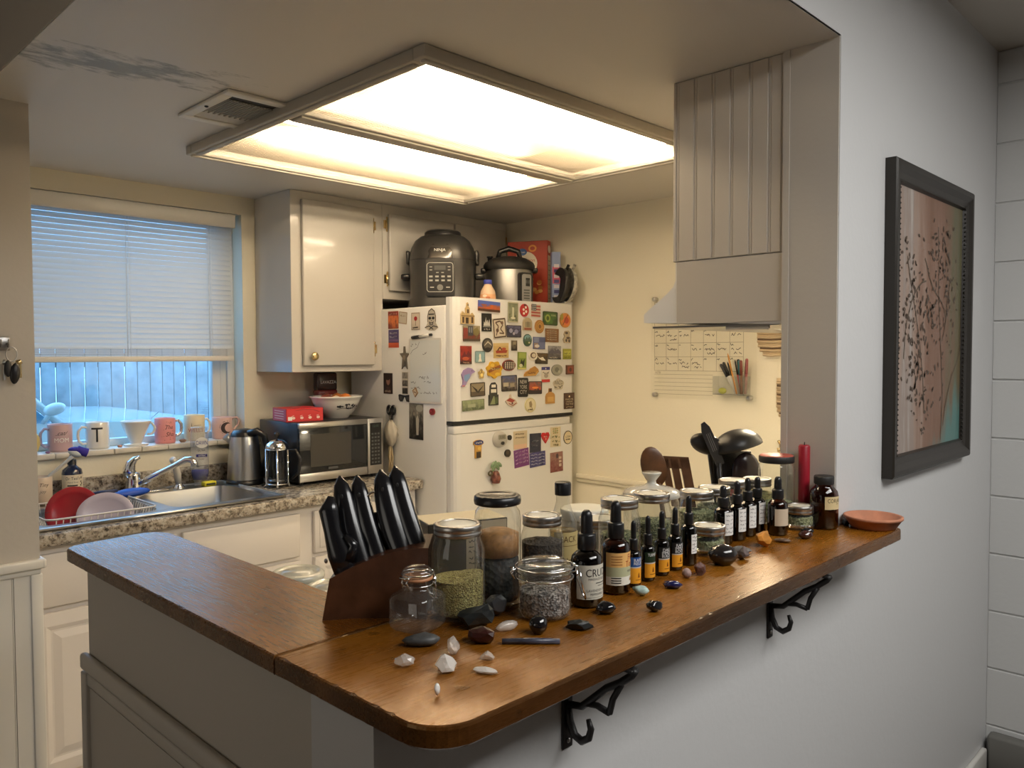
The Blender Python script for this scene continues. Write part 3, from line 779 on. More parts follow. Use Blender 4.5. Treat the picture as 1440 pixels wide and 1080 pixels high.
def bracket(x, label):
    t = thing('shelf_bracket', label, 'bracket', (x, 0.75, BZ-BT))
    # y is measured out from the wall (negative), z down from the bar
    P = lambda *q: [(0, -a, z) for a, z in q]
    b = B(); b.box(-0.011, 0.011, -0.004, -0.0003, -0.150, -0.001, IRON, 0.0015); b.build('wall_plate', t)
    b = B()
    b.tube(P((0.006, -0.084), (0.03, -0.080), (0.055, -0.058), (0.075, -0.040), (0.098, -0.026), (0.118, -0.010), (0.124, -0.001)), 0.0055, IRON, 8, flat=1.0)
    b.tube(P((0.038, -0.073), (0.058, -0.070), (0.080, -0.074)), 0.0048, IRON, 8)
    b.tube(P((0.080, -0.074), (0.086, -0.052), (0.100, -0.028)), 0.0048, IRON, 8)
    b.box(-0.009, 0.009, -0.124, -0.001, -0.0045, -0.0005, IRON, 0.001)
    b.build('arm', t)
    b = B()
    b.tube(P((0.004, -0.085), (0.007, -0.108), (0.016, -0.126), (0.030, -0.131), (0.043, -0.122), (0.047, -0.108), (0.042, -0.095)), [.0055, .006, .006, .006, .0055, .005, .0035], IRON, 8); b.build('scroll', t)
    for z in (-0.03, -0.138):
        b = B(); b.ball((0, -0.005, z), (0.004, 0.002, 0.004), STEELD, 10, 6); b.build('screw', t)
bracket(0.873, 'black scrolled iron bracket nearer the corner of the bar')
bracket(1.505, 'black scrolled iron bracket under the bar toward the terracotta saucer')

# ------------------------------------------------------------------ painting
def art_mat():
    m, nt, out = newmat('abstract_streaks')
    tc = add(nt, 'TexCoord')
    mp = add(nt, 'Mapping', i0=tc.outputs['Generated'], Scale=(7, 1, 0.9))
    n = add(nt, 'TexNoise', Vector=mp.outputs[0], Scale=1.0, Detail=6.0, Roughness=0.6, Distortion=0.3)
    sp = add(nt, 'SeparateXYZ', i0=tc.outputs['Generated'])
    s = add(nt, 'Math', _operation='MULTIPLY_ADD', i0=n.outputs[0], i1=1.15, i2=-0.57)
    x = add(nt, 'Math', _operation='ADD', i0=sp.outputs[0], i1=s.outputs[0])
    c = ramp(nt, x.outputs[0], [(0.02, (0.46, 0.41, 0.37)), (0.14, (0.30, 0.235, 0.20)), (0.26, (0.34, 0.235, 0.18)), (0.42, (0.24, 0.13, 0.085)), (0.62, (0.20, 0.10, 0.058)), (0.85, (0.16, 0.115, 0.06)), (1.0, (0.13, 0.12, 0.06))])
    g1 = add(nt, 'Math', _operation='MULTIPLY_ADD', i0=sp.outputs[2], i1=-1.5, i2=x.outputs[0])
    gf = ramp(nt, g1.outputs[0], [(0.52, (0, 0, 0)), (0.76, (1, 1, 1))])
    mx = add(nt, 'MixRGB', i0=gf, i1=c, i2=(0.10, 0.22, 0.20))
    p = add(nt, 'BsdfPrincipled', Base__Color=mx.outputs[0], Roughness=0.4); nt.links.new(p.outputs[0], out.inputs[0]); return m
t = thing('framed_painting', 'dark framed abstract tree painting on the grey wall', 'painting', (2.452, 0.7495, 1.562))
FRAME = mat('espresso_frame', (0.018, 0.014, 0.010), 0.4)
b = B(); W, H = 0.338, 0.408
fn = planar((0, 0, 0), (1, 0, 0), (0, 0, 1))
def ring(bb, i0, d0, i1, d1, m):
    a = rectp(-W+i0, -H+i0, W-i0, H-i0); c = rectp(-W+i1, -H+i1, W-i1, H-i1)
    bb.raw([fn(x, z, d0) for x, z in a]+[fn(x, z, d1) for x, z in c], [(k, (k+1) % 4, 4+(k+1) % 4, 4+k) for k in range(4)], m)
for i0, d0, i1, d1 in ((0, 0, 0, 0.026), (0, 0.026, 0.006, 0.030), (0.006, 0.030, 0.018, 0.030), (0.018, 0.030, 0.032, 0.022), (0.032, 0.022, 0.046, 0.018), (0.046, 0.018, 0.052, 0.020), (0.052, 0.020, 0.056, 0.010)): ring(b, i0, d0, i1, d1, FRAME)
b.build('frame', t)
b = B()
for k in range(54):
    z = -H+0.055+k*(2*H-0.11)/53
    for x in (-W+0.055, W-0.055): b.ball((x, -0.0185, z), 0.0030, FRAME, 6, 4)
b.build('beading', t)
b = B(); b.raw([fn(-W+.055, -H+.055, .010), fn(W-.055, -H+.055, .010), fn(W-.055, H-.055, .010), fn(-W+.055, H-.055, .010)], [(0, 1, 2, 3)], art_mat())
LEAF = mat('painted_leaf', (0.085, 0.055, 0.036), 0.5); TRK = mat('painted_twig', (0.12, 0.085, 0.055), 0.5)
rn = random.Random(11)
def twig(x, z, a, L, n, d=0.0108):
    pts = [(x, z)]
    for k in range(n):
        a += rn.uniform(-.28, .28); x += math.cos(a)*L/n; z += math.sin(a)*L/n; pts.append((max(-W+.06, min(W-.06, x)), max(-H+.06, min(H-.06, z))))
    b.line(pts, fn, 0.005, TRK, d); return pts
def leafs(cx, cz, sx, sz, n):
    for _ in range(n):
        x = cx+rn.gauss(0, sx); z = cz+rn.gauss(0, sz); a = rn.uniform(0, PI); l = rn.uniform(.0045, .011); w_ = l*0.5
        if abs(x) > W-.075 or abs(z) > H-.08: continue
        b.patch([(x+math.cos(a)*l*math.cos(q)-math.sin(a)*w_*math.sin(q), z+math.sin(a)*l*math.cos(q)+math.cos(a)*w_*math.sin(q)) for q in [k*PI/4 for k in range(8)]], fn, 0.0112, LEAF)
for (x, z, a, L) in ((0.10, -0.34, 1.5, 0.62), (0.12, -0.30, 1.1, 0.5), (-0.22, -0.10, 1.3, 0.30), (-0.05, -0.25, 1.75, 0.45), (0.13, 0.02, 1.9, 0.25), (0.10, -0.05, 1.0, 0.2)): twig(x, z, a, L, 9)
for q in ((-0.16, 0.05, .06, .08, 90), (-0.13, -0.13, .045, .07, 60), (-0.06, -0.25, .03, .04, 14), (0.08, 0.20, .06, .045, 70), (0.02, 0.03, .07, .05, 60), (0.16, 0.05, .05, .07, 34), (0.0, -0.18, .09, .05, 22)): leafs(*q)
b.build('canvas', t)
# ------------------------------------------------------------------ on the window sill
SZ = 1.1006
def mug(label, x, y, r, h, col, handle=None, inner=None, group='mugs on the window sill', flare=0.0):
    """handle: angle round the mug, or None"""
    t = thing('mug', label, 'mug', (x, y, SZ), 0, group)
    b = B(); m = col; ri = r-0.0035
    b.lathe([(r*0.90, 0), (r*0.98, 0.003), (r, 0.01), (r+flare, h-0.002), (r+flare-0.0015, h), (ri+flare, h-0.002), (ri, 0.012), (0, 0.008)], m, 32)
    b.build('cup', t)
    return t
def loop(t, phi, r, z0, z1, out, m, rad=0.0055, heart=False):
    b = B(); c, s_ = math.cos(phi), math.sin(phi)
    if heart: pr = [(0, z1-.01), (out*.35, z1+.004), (out*.75, z1+.004), (out, z1-.012), (out*.85, z1-.032), (out*.45, z0+.012), (0, z0)]
    else: pr = [(0, z1), (out*.55, z1+.003), (out*.95, z1-.014), (out, (z0+z1)/2), (out*.9, z0+.012), (out*.5, z0-.001), (0, z0)]
    b.tube([((r-.002+q)*c, (r-.002+q)*s_, z) for q, z in pr], rad, m, 10); b.build('handle', t)
def decor(t, fnc):
    b = B(); fnc(b); return b.build('printing', t)
VA = math.atan2(-3.48, -1.1)
MAUVE = C(190, 160, 165); PINK = C(226, 150, 150); PALEP = C(222, 186, 178); YEL = C(210, 190, 120)
t = mug('mauve mug with white MOM lettering on the window sill', 0.985, 3.482, 0.044, 0.108, MAUVE); ph = VA+0.12
loop(t, PI+0.2, 0.044, 0.022, 0.09, 0.034, C(150, 150, 185))
def f(b):
    fn = cylmap(0, 0, 0.0443, ph, 0.0); b.text('MOM', fn, 0.002, 0.046, 0.017, WHITEI, 0.052); b.text('cat', fn, 0.002, 0.072, 0.013, INK, 0.026, slant=.3)
    b.line([(-.020, .066), (-.008, .067)], fn, .0012, INK); b.line([(.014, .068), (.024, .080)], fn, .0016, INK)
decor(t, f)
t = mug('plain white mug with a black letter T on the window sill', 1.122, 3.478, 0.044, 0.108, CERAM); ph = VA+0.05
loop(t, PI+0.1, 0.044, 0.022, 0.088, 0.034, CERAM)
def f(b): b.text('T', cylmap(0, 0, 0.0443, ph, 0), -0.004, 0.058, 0.058, INK, 0.042)
decor(t, f)
t = thing('pour_over_dripper', 'white ceramic pour-over coffee cone between the T mug and the pink mug', 'coffee dripper', (1.270, 3.470, SZ))
b = B(); b.lathe([(0.047, 0.0), (0.049, 0.004), (0.047, 0.008), (0.022, 0.010)], CERAM, 28); b.build('base', t)
b = B(); b.lathe([(0.021, 0.009), (0.026, 0.02), (0.058, 0.096), (0.061, 0.103), (0.058, 0.104), (0.024, 0.024), (0, 0.02)], CERAM, 32); b.build('cone', t)
loop(t, -0.25, 0.046, 0.045, 0.09, 0.03, CERAM, 0.005)
b = B(); b.tube([(0.01, 0.0, 0.03), (0.05, 0.005, 0.095), (0.10, 0.01, 0.136)], 0.0015, STEELD, 6); o = b.build('stirring_stick'); tag(o, 'thin metal stirrer leaning in the white coffee dripper', 'stirrer', (1.270, 3.470, SZ))
t = mug('pink speckled mug with dark script lettering on the window sill', 1.393, 3.474, 0.042, 0.108, PINK); ph = VA+0.25
loop(t, 0.02, 0.042, 0.03, 0.092, 0.032, mat('mirror_handle', (0.6, 0.58, 0.58), 0.2, metal=.8), 0.007)
def f(b):
    fn = cylmap(0, 0, 0.0423, ph, 0); D = C(70, 20, 30)
    b.text('The', fn, 0.004, 0.070, 0.016, D, 0.034, slant=.3); b.text('Sha', fn, 0.008, 0.040, 0.018, D, 0.034, slant=.3)
    rn = random.Random(3)
    for _ in range(26): b.patch(ellp(rn.uniform(-.035, .03), rn.uniform(.012, .098), .0012, .0012, 6), fn, .0004, D)
decor(t, f)
t = mug("cream mug with red WELL'S lettering behind the dish soap", 1.527, 3.486, 0.044, 0.114, C(225, 212, 180)); ph = VA+0.05
loop(t, 0.0, 0.044, 0.03, 0.09, 0.03, CERAM)
def f(b):
    fn = cylmap(0, 0, 0.0443, ph, 0); b.text("WELL'S", fn, 0, 0.048, 0.017, REDI, 0.066); b.text('i', fn, -.018, 0.072, 0.013, INK); b.line([(-.008, .069), (.022, .069)], fn, .0015, INKG)
decor(t, f)
t = mug('pale pink mug with crescent moon print and heart handle', 1.648, 3.472, 0.044, 0.098, PALEP); ph = VA+0.35
loop(t, 0.05, 0.044, 0.03, 0.088, 0.042, PALEP, 0.005, True)
def f(b):
    fn = cylmap(0, 0, 0.0443, ph, 0.05); D = C(60, 45, 45)
    pts = arcpts(0, 0, 0.026, 0.9, 2*PI-0.9, 20)+arcpts(0.010, 0, 0.019, 2*PI-1.15, 1.15, 20)
    n = len(pts)//2
    for k in range(n-1): b.patch([pts[k], pts[k+1], pts[-2-k], pts[-1-k]], fn, .0004, D)
    rn = random.Random(8)
    for k in range(22):
        a = rn.uniform(1, 5.3); b.patch(ellp(math.cos(a)*.031, math.sin(a)*.031, .0014, .0014, 6), fn, .0004, D)
decor(t, f)
t = thing('sill_jar', 'round yellow patterned jar at the left end of the window sill', 'jar', (0.868, 3.47, SZ))
b = B(); b.lathe([(0.026, 0), (0.036, 0.012), (0.043, 0.035), (0.040, 0.062), (0.030, 0.080), (0.024, 0.088), (0.022, 0.088), (0.02, 0.07), (0, 0.02)], YEL, 28)
b.build('body', t)
def f(b):
    fn = cylmap(0, 0, 0.0434, VA, 0.04)
    for k in range(5): b.line([(-.02+k*.01, -.018), (-.016+k*.01, .0), (-.02+k*.01, .018)], fn, .003, C(110, 90, 40), .0006)
decor(t, f)
for (x, y, r, c, lab) in ((1.195, 3.44, .008, (190, 140, 120), 'tiny tan pebble on the sill beside the coffee dripper'), (1.455, 3.44, .012, (150, 120, 100), 'small brown stone on the sill beside the pink mug'), (0.925, 3.425, .007, (130, 100, 140), 'tiny violet pebble on the sill beside the mauve mug')):
    b = B(); b.rock((0, 0, r*.7), (r*1.3, r, r*.7), C(*c), int(x*100), 2, .2, True); tag(b.build('pebble'), lab, 'pebble', (x, y, SZ))

# ------------------------------------------------------------------ around the sink
DZ = CZ+0.0072
t = thing('soap_bottle', 'clear dish soap bottle with blue soap standing inverted beside the kettle', 'soap bottle', (1.482, 3.336, DZ), math.radians(-24))
b = B(); b.lathe([(0.020, 0), (0.024, 0.004), (0.024, 0.016), (0.03, 0.024), (0.036, 0.05), (0.037, 0.20), (0.034, 0.245), (0.035, 0.250), (0, 0.251)], glass('soap_bottle_plastic', (0.86, 0.88, 0.92), 0.1, haze=.10), 28, squash=.7); b.build('bottle', t)
b = B(); b.lathe([(0.0, 0.023), (0.029, 0.025), (0.0345, 0.05), (0.035, 0.068), (0, 0.068)], mat('blue_soap', (0.018, 0.02, 0.22), 0.2), 24, squash=.68); b.build('soap', t)
b = B(); fn = planar((0.004, -0.0268, 0.15), (1, 0, 0), (0, 0, 1))
b.patch(ellp(0.006, 0.035, 0.026, 0.023), fn, 0.0, LABELW); b.text('DAWN', fn, 0.006, 0.035, 0.018, C(40, 50, 130), 0.044, d=.001)
b.text('ULTRA', fn, 0.004, 0.003, 0.009, C(40, 40, 50), .03, d=.001); b.patch(rectp(-.018, -.026, .026, -.014), fn, 0, C(30, 35, 110)); b.text('ANTIBAC', fn, 0.006, -0.020, 0.007, WHITEI, .03, d=.001); b.text('PURE', fn, 0.004, -0.035, 0.007, INKG, .02, d=.001)
b.build('label', t)
b = B(); b.box(-.028, .028, -.016, .016, 0, 0.022, C(225, 215, 60, .8), .006); b.tube([(-.02, -.0165, .011), (.02, -.0165, .011)], 0.004, C(60, 60, 40), 6); tag(b.build('sponge'), 'small yellow sponge on the sink edge before the soap bottle', 'sponge', (1.497, 3.285, DZ), 0.1)

t = thing('hand_soap_bottle', 'dark blue pump bottle with a cream label behind the dish rack', 'soap bottle', (0.985, 3.345, DZ))
b = B(); b.lathe([(0.034, 0), (0.036, 0.004), (0.036, 0.105), (0.033, 0.120), (0.018, 0.132), (0.015, 0.136), (0.015, 0.142)], mat('navy_bottle_plastic', (0.008, 0.014, 0.05), 0.15, coat=.4), 28); b.build('bottle', t)
b = B(); b.lathe([(0.0155, 0.140), (0.0155, 0.157), (0.007, 0.159), (0.007, 0.180), (0.0, 0.180)], BLACK, 18); b.tube([(0, 0, 0.176), (-0.01, -0.03, 0.178), (-0.012, -0.036, 0.170)], 0.006, BLACK, 8); b.build('pump', t)
b = B(); fn = cylmap(0, 0, 0.0362, VA+0.15, 0.055); b.band(fn, -.052, .052, -.047, .047, .0002, LABELC)
b.text("Dr Teal's", fn, -.002, .034, .012, C(40, 45, 60), .05); b.text('Hand Soap', fn, -.002, .018, .008, INKG, .04); b.patch(rectp(-.022, .004, .014, .009), fn, .0005, INK)
for k in range(4): b.line([(-.02, -.006-k*.01), (.012, -.006-k*.01)], fn, .002, INKG, .0005)
rn = random.Random(5)
for k in range(9): b.patch(ellp(.026+rn.uniform(-.005, .006), rn.uniform(-.04, .04), .003, .004, 8), fn, .0005, C(60, 60, 30))
b.build('label', t)
t = thing('brush_crock', 'beige ceramic crock with script lettering beside the wall end', 'crock', (0.872, 3.33, DZ))
b = B(); b.lathe([(0.036, 0), (0.039, 0.003), (0.039, 0.105), (0.036, 0.106), (0.036, 0.006), (0, 0.005)], C(205, 186, 165), 28); b.build('cup', t)
def f(b):
    fn = cylmap(0, 0, 0.0393, VA+0.15, 0.07); b.text('Tiny', fn, 0.008, 0.006, 0.017, INK, .04, slant=.3); b.text('joy', fn, 0.004, -0.018, 0.015, INKG, .026, slant=.3)
decor(t, f)
t = thing('dish_brush', 'white handled dish brush with purple head leaning from the crock', 'brush', (0.872, 3.33, DZ))
b = B(); b.tube([(-0.01, 0.0, 0.012), (0.03, -0.012, 0.110), (0.085, -0.055, 0.168), (0.095, -.060, 0.180)], [.005, .006, .006, .009], CERAM, 10); b.build('handle', t)
b = B(); b.ball((0.102, -0.062, 0.190), (0.026, 0.02, 0.014), mat('brush_head_white', (.6, .66, .7), .4), T=Matrix.Rotation(0.5, 3, 'Y')); b.build('head', t)
b = B(); b.tube([(0.108, -0.065, 0.204), (0.124, -0.067, 0.195), (0.142, -0.069, 0.188)], [.015, .016, .017], C(50, 40, 150, .8), 12); b.ball((0.10, -0.063, 0.204), (.022, .017, .010), C(50, 40, 150, .8)); b.build('bristles', t)

t = thing('dish_rack', 'white wire dish rack sitting over the left sink bowl', 'dish rack', (0, 0, CZ))
b = B(); WIRE = mat('white_wire', (0.72, 0.70, 0.66), 0.35)
x0, x1, y0, y1, zr, zb = 0.775, 1.135, 2.905, 3.262, 0.022, -0.075
rim = [(x, y, zr) for x, y in rrect(x0, y0, x1, y1, 0.03, 5)]
b.tube(rim, 0.0035, WIRE, 6, closed=True)
rim2 = [(x, y, zb) for x, y in rrect(x0+.025, y0+.025, x1-.025, y1-.025, 0.025, 5)]
b.tube(rim2, 0.0028, WIRE, 6, closed=True)
k = 0
for i in range(15):
    x = x0+0.03+i*(x1-x0-.06)/14
    b.tube([(x, y0, zr), (x, y0+.025, zb), (x, y1-.025, zb), (x, y1, zr)], 0.0018, WIRE, 5)
for i in range(15):
    y = y0+0.03+i*(y1-y0-.06)/14
    b.tube([(x0, y, zr), (x0+.025, y, zb), ], 0.0018, WIRE, 5); b.tube([(x1, y, zr), (x1-.025, y, zb)], 0.0018, WIRE, 5)
b.build('basket', t)
def plate(label, loc, R_, tilt, rz, m, name='plate', sq=1.0):
    b = B(); b.T = Matrix.Rotation(rz, 4, 'Z') @ Matrix.Rotation(tilt, 4, 'X')
    b.lathe([(0, 0.0), (R_*.6, 0.0), (R_*.75, 0.006), (R_, 0.016), (R_*1.005, 0.018), (R_, 0.019), (R_*.74, 0.010), (R_*.6, 0.004), (0, 0.004)], m, 40, squash=sq)
    o = b.build(name); return tag(o, label, 'plate' if name == 'plate' else 'lid', loc)
plate('red plate standing upright in the dish rack', (0.905, 3.06, CZ+0.012), 0.088, math.radians(74), -0.5, mat('red_plate', (0.33, 0.012, 0.022), 0.3))
plate('translucent lilac lid leaning in front of the red plate in the rack', (0.985, 2.985, CZ-0.002), 0.092, math.radians(68), -0.42, mat('lilac_plastic', (0.52, 0.48, 0.60), 0.25), 'container_lid', 0.86)
b = B(); b.lathe([(0.02, 0), (0.033, 0.004), (0.036, 0.07), (0.034, 0.07), (0.031, 0.006), (0, 0.005)], glass('drinking_glass', (.75, .82, .88)), 24); tag(b.build('drinking_glass'), 'clear glass upside down at the left end of the dish rack', 'glass', (0.83, 3.12, CZ-0.05))
t = thing('scrub_brush', 'blue scrubbing brush lying across the sink divider', 'brush', (1.155, 3.215, DZ+0.012), 0.0)
b = B(); b.ball((0.0, 0, 0.012), (0.075, 0.03, 0.017), C(30, 80, 190), T=Matrix.Rotation(0.12, 3, 'Z')); b.build('head', t)
b = B(); b.tube([(-0.05, 0.0, 0.020), (-0.10, 0.015, 0.022), (-0.19, 0.04, 0.012)], [.012, .009, .008], C(20, 30, 70), 10); b.build('handle', t)
b = B(); b.box(-.05, .05, -.005, .005, 0, .004, STEELD, .002); tag(b.build('butter_knife'), 'steel knife lying behind the sink bowl', 'knife', (1.29, 3.31, DZ), 0.15)

# kettle, press, microwave
t = thing('electric_kettle', 'brushed steel electric kettle with black handle in the counter corner', 'kettle', (1.655, 3.275, CZ))
b = B(); b.lathe([(0.078, 0), (0.080, 0.006), (0.078, 0.022), (0.06, 0.024)], BLACK, 32); b.build('base', t)
b = B(); b.lathe([(0.074, 0.024), (0.0745, 0.03), (0.068, 0.12), (0.060, 0.195), (0.057, 0.212)], mat('kettle_steel', (0.55, 0.54, 0.52), 0.3, metal=1.0), 36); b.build('body', t)
b = B(); b.lathe([(0.058, 0.210), (0.056, 0.222), (0.045, 0.236), (0.02, 0.243), (0, 0.244)], BLACK, 30); b.build('lid', t)
b = B(); b.tube([(-0.005, -0.048, 0.225), (0.02, -0.075, 0.236), (0.05, -0.085, 0.215), (0.066, -0.078, 0.16), (0.07, -0.070, 0.09), (0.062, -0.048, 0.035)], [.014, .015, .015, .014, .013, .011], BLACK, 12); b.build('handle', t)
b = B(); b.tube([(-0.045, 0.03, 0.19), (-0.066, 0.045, 0.212)], [.014, .018], STEEL, 12); b.build('spout', t)

t = thing('french_press', 'glass french press with chrome frame beside the microwave', 'french press', (1.708, 3.088, CZ))
b = B(); b.lathe([(0.0, 0.008), (0.040, 0.010), (0.042, 0.02), (0.042, 0.165), (0.044, 0.17)], glass('press_glass', (.55, .56, .58)), 30); b.build('carafe', t)
b = B()
for k in range(4):
    a = PI/4+k*PI/2+.3; b.tube([(0.052*math.cos(a), 0.052*math.sin(a), 0.002), (0.0445*math.cos(a), 0.0445*math.sin(a), 0.016), (0.0445*math.cos(a), 0.0445*math.sin(a), 0.165)], 0.0042, CHROME, 8)
for z in (0.016, 0.163): b.tube([(0.0445*math.cos(q*PI/16), 0.0445*math.sin(q*PI/16), z) for q in range(32)], 0.003, CHROME, 6, closed=True)
b.build('frame', t)
b = B(); b.lathe([(0.047, 0.166), (0.048, 0.172), (0.044, 0.186), (0.030, 0.199), (0.006, 0.205), (0, 0.205)], CHROME, 30); b.lathe([(0.004, 0.2), (0.004, 0.214), (0.011, 0.219), (0.012, 0.228), (0.007, 0.236), (0, 0.237)], BLACK, 16); b.build('lid', t)
b = B(); b.tube([(0, 0, 0.20), (0, 0, 0.03)], 0.0025, CHROME, 6); b.lathe([(0, 0.028), (0.040, 0.028), (0.040, 0.034), (0, 0.036)], CHROME, 24); b.build('plunger', t)
b = B(); b.tube([(0.036, -0.034, 0.155), (0.058, -0.055, 0.157), (0.072, -0.066, 0.12), (0.066, -0.062, 0.06), (0.045, -0.042, 0.035)], [.006, .007, .008, .007, .005], BLACK, 10); b.build('handle', t)

t = thing('microwave', 'black and stainless microwave oven on the granite counter', 'microwave', (1.776, 3.02, CZ))
MW, MH, MD = 0.437, 0.272, 0.345
b = B(); b.box(0, MW, 0.012, MD, 0.014, MH, BLACK, 0.004)
b.build('body', t)
for fx, fy in ((0.03, 0.04), (MW-.03, 0.04), (0.03, MD-.04), (MW-.03, MD-.04)):
    b = B(); b.cyl((fx, fy), 0.012, 0, 0.0145, RUBBER, 12); b.build('foot', t)
b = B(); b.box(0.0, MW*0.80, 0.0, 0.014, 0.016, 0.052, STEEL, 0.002); b.box(0.0, MW*.80, 0.0, 0.014, MH-.024, MH-.001, STEEL, 0.002)
b.box(0.002, MW*.80-.002, 0.002, 0.014, 0.052, MH-.024, mat('microwave_door_glass', (0.012, 0.014, 0.016), 0.08, coat=.5), 0.001)
b.box(0.055, 0.262, 0.0008, 0.0022, 0.078, MH-.052, mat('microwave_window_mesh', (0.035, 0.034, 0.033), 0.2))
b.build('door', t)
b = B(); b.box(MW*.80+.002, MW, 0.0, 0.014, 0.016, MH-.001, STEEL, 0.002)
px0, px1 = MW*.80+.014, MW-.010
b.box(px0, px1, -0.0006, 0.0005, 0.055, MH-.022, BLACK)
fn = planar((0, -0.0008, 0), (1, 0, 0), (0, 0, 1))
b.text('12:00', fn, (px0+px1)/2, MH-.036, 0.011, mat('lcd_green', (0.08, 0.13, 0.10), .3), .036)
for r_ in range(9):
    for c_ in range(3): b.patch(rectp(px0+.008+c_*.017, .064+r_*.0165, px0+.019+c_*.017, .072+r_*.0165), fn, .0002, C(90, 92, 90))
b.build('control_panel', t)
b = B(); fn = planar((0, -0.0004, 0), (1, 0, 0), (0, 0, 1)); b.patch(rectp(0.14, 0.062, 0.19, 0.072), fn, 0.0024, C(70, 72, 74)); b.build('badge', t)

# on the microwave
MZ = CZ+MH
t = thing('food_carton', 'red carton of bagged snacks lying on the microwave', 'box', (1.865, 3.165, MZ), math.radians(-8))
b = B(); RB = C(200, 40, 44, .35); b.box(-.092, .078, -.075, .085, 0, .058, RB, .0015, 1); b.build('carton', t)
b = B(); fn = planar((0, -.0755, .029), (1, 0, 0), (0, 0, 1)); D = C(235, 205, 195)
rn = random.Random(2)
for k in range(4): b.patch(ellp(-.06+k*.038, -.012, .008, .006, 10), fn, .0003, D); b.line([(-.068+k*.038, -.004), (-.058+k*.038, -.001)], fn, .002, D)
b.line([(-.05, .020), (-.01, .025), (.03, .022), (.06, .012)], fn, .002, C(120, 20, 25)); b.patch(rectp(-.085, -.022, -.066, -.006), fn, .0004, LABELW)
fn = planar((-.0925, 0, .029), (0, -1, 0), (0, 0, 1))
b.patch(rectp(-.08, -.026, .07, .026), fn, .0002, C(205, 90, 110)); 
for k in range(4): b.line([(-.06, -.016+k*.011), (.045, -.016+k*.011)], fn, .003, D, .0004)
b.build('printing', t)
t = thing('mixing_bowl', 'white milk glass bowl with dark floral print holding onions', 'bowl', (2.068, 3.185, MZ))
b = B(); b.lathe([(0.055, 0), (0.058, 0.004), (0.062, 0.01), (0.085, 0.03), (0.108, 0.075), (0.113, 0.090), (0.122, 0.097), (0.122, 0.102), (0.110, 0.100), (0.104, 0.078), (0.08, 0.033), (0.055, 0.012), (0, 0.01)], CERAM, 40); b.build('bowl', t)
b = B(); rn = random.Random(6)
bm_ = lambda x, y, d=0.0: (lambda r: Vector((r*math.cos(VA+.35+x/.1), r*math.sin(VA+.35+x/.1), .055+y)))(0.0985+(y)*0.50+.0018+d)
BLK2 = C(40, 42, 48)
for k in range(26):
    x = rn.uniform(-.055, .055); y = rn.uniform(-.012, .014)*(1-abs(x)/.07); b.patch(ellp(x, y, rn.uniform(.003, .007), rn.uniform(.0025, .005), 8), bm_, 0, BLK2)
b.line([(-.06, -.012), (-.03, -.006), (0, -.012), (.03, -.006), (.06, -.012)], bm_, .0015, BLK2); b.build('floral_print', t)
for i, (x, y, r, c, lab, nm) in enumerate(((2.105, 3.165, .036, (196, 120, 60), 'brown onion at the right of the floral bowl', 'onion'), (2.045, 3.15, .028, (222, 205, 180), 'pale garlic bulb at the front of the floral bowl', 'garlic_bulb'), (2.035, 3.215, .034, (120, 62, 52), 'red onion at the back of the floral bowl', 'onion'), (2.10, 3.225, .034, (180, 112, 60), 'brown onion at the back right of the floral bowl', 'onion'))):
    b = B(); b.lathe([(0, -r*.8), (r*.5, -r*.72), (r*.95, -r*.25), (r, .1*r), (r*.75, r*.6), (r*.38, r*.85), (r*.1, r*.95), (0, r*.98)], C(*c, .35), 18); tag(b.build(nm), lab, nm.split('_')[0], (x, y, MZ+.078 if i < 2 else MZ+.080))
t = thing('coffee_bag', 'dark brown and red coffee bag behind the floral bowl', 'coffee bag', (2.105, 3.335, MZ))
b = B(); b.box(-.053, .053, -.028, .028, 0, .125, mat('foil_red', (.20, .022, .022), .25), .008); b.box(-.053, .053, -.026, .026, .12, .208, mat('foil_brown', (.035, .014, .012), .25), .010); b.build('pouch', t)
b = B(); fn = planar((0, -.0285, .15), (1, 0, 0), (0, 0, 1)); b.text('LAVAZZA', fn, 0, .012, .014, WHITEI, .085, d=.001); b.build('printing', t)
# beside the microwave
t = thing('hanging_bag', 'crumpled clear plastic bag hanging by a black clip beside the microwave', 'bag', (2.2735, 3.02, 1.19))
b = B()
for dy in (-.016, .016): b.tube([(-.012, dy+.012*math.cos(q*PI/6), .028+.020*math.sin(q*PI/6)) for q in range(12)], .006, BLACK, 7, closed=True)
b.tube([(-.012, -.014, .01), (-.012, 0, -.03)], .005, BLACK, 6); b.tube([(-.012, .014, .01), (-.012, 0, -.03)], .005, BLACK, 6); b.build('clip', t)
b = B(); rn = random.Random(9)
prof = [(.010, -.02), (.026, -.035), (.042, -.06), (.046, -.085), (.036, -.11), (.022, -.128), (.012, -.14)]
vs = []; fs = []
for r_, z in prof:
    for k in range(24):
        a = 2*PI*k/24; q = r_*(1+.20*math.sin(k*2.1+z*90)+rn.uniform(-.16, .16)); vs.append((-.024+max(-.03, min(q*.45*math.cos(a), .022)), q*math.sin(a)-.012, z+rn.uniform(-.006, .006)))
for i in range(len(prof)-1): fs += [(i*24+k, i*24+(k+1) % 24, (i+1)*24+(k+1) % 24, (i+1)*24+k) for k in range(24)]
b.raw(vs, fs, mat('crumpled_film', (.56, .51, .42), .45), True); b.build('film', t)
b = B()
for k in range(11):
    y0_ = rn.uniform(-.018, .006); b.tube([(-.022, y0_*.6, -.12), (-.022+rn.uniform(-.01, .008), y0_+rn.uniform(-.008, .008), -.19), (-.022+rn.uniform(-.012, .008), y0_*1.2+rn.uniform(-.01, .01), -.262)], .0028, mat('straw', (.50, .40, .24), .7), 6)
b.build('straw_strands', t)

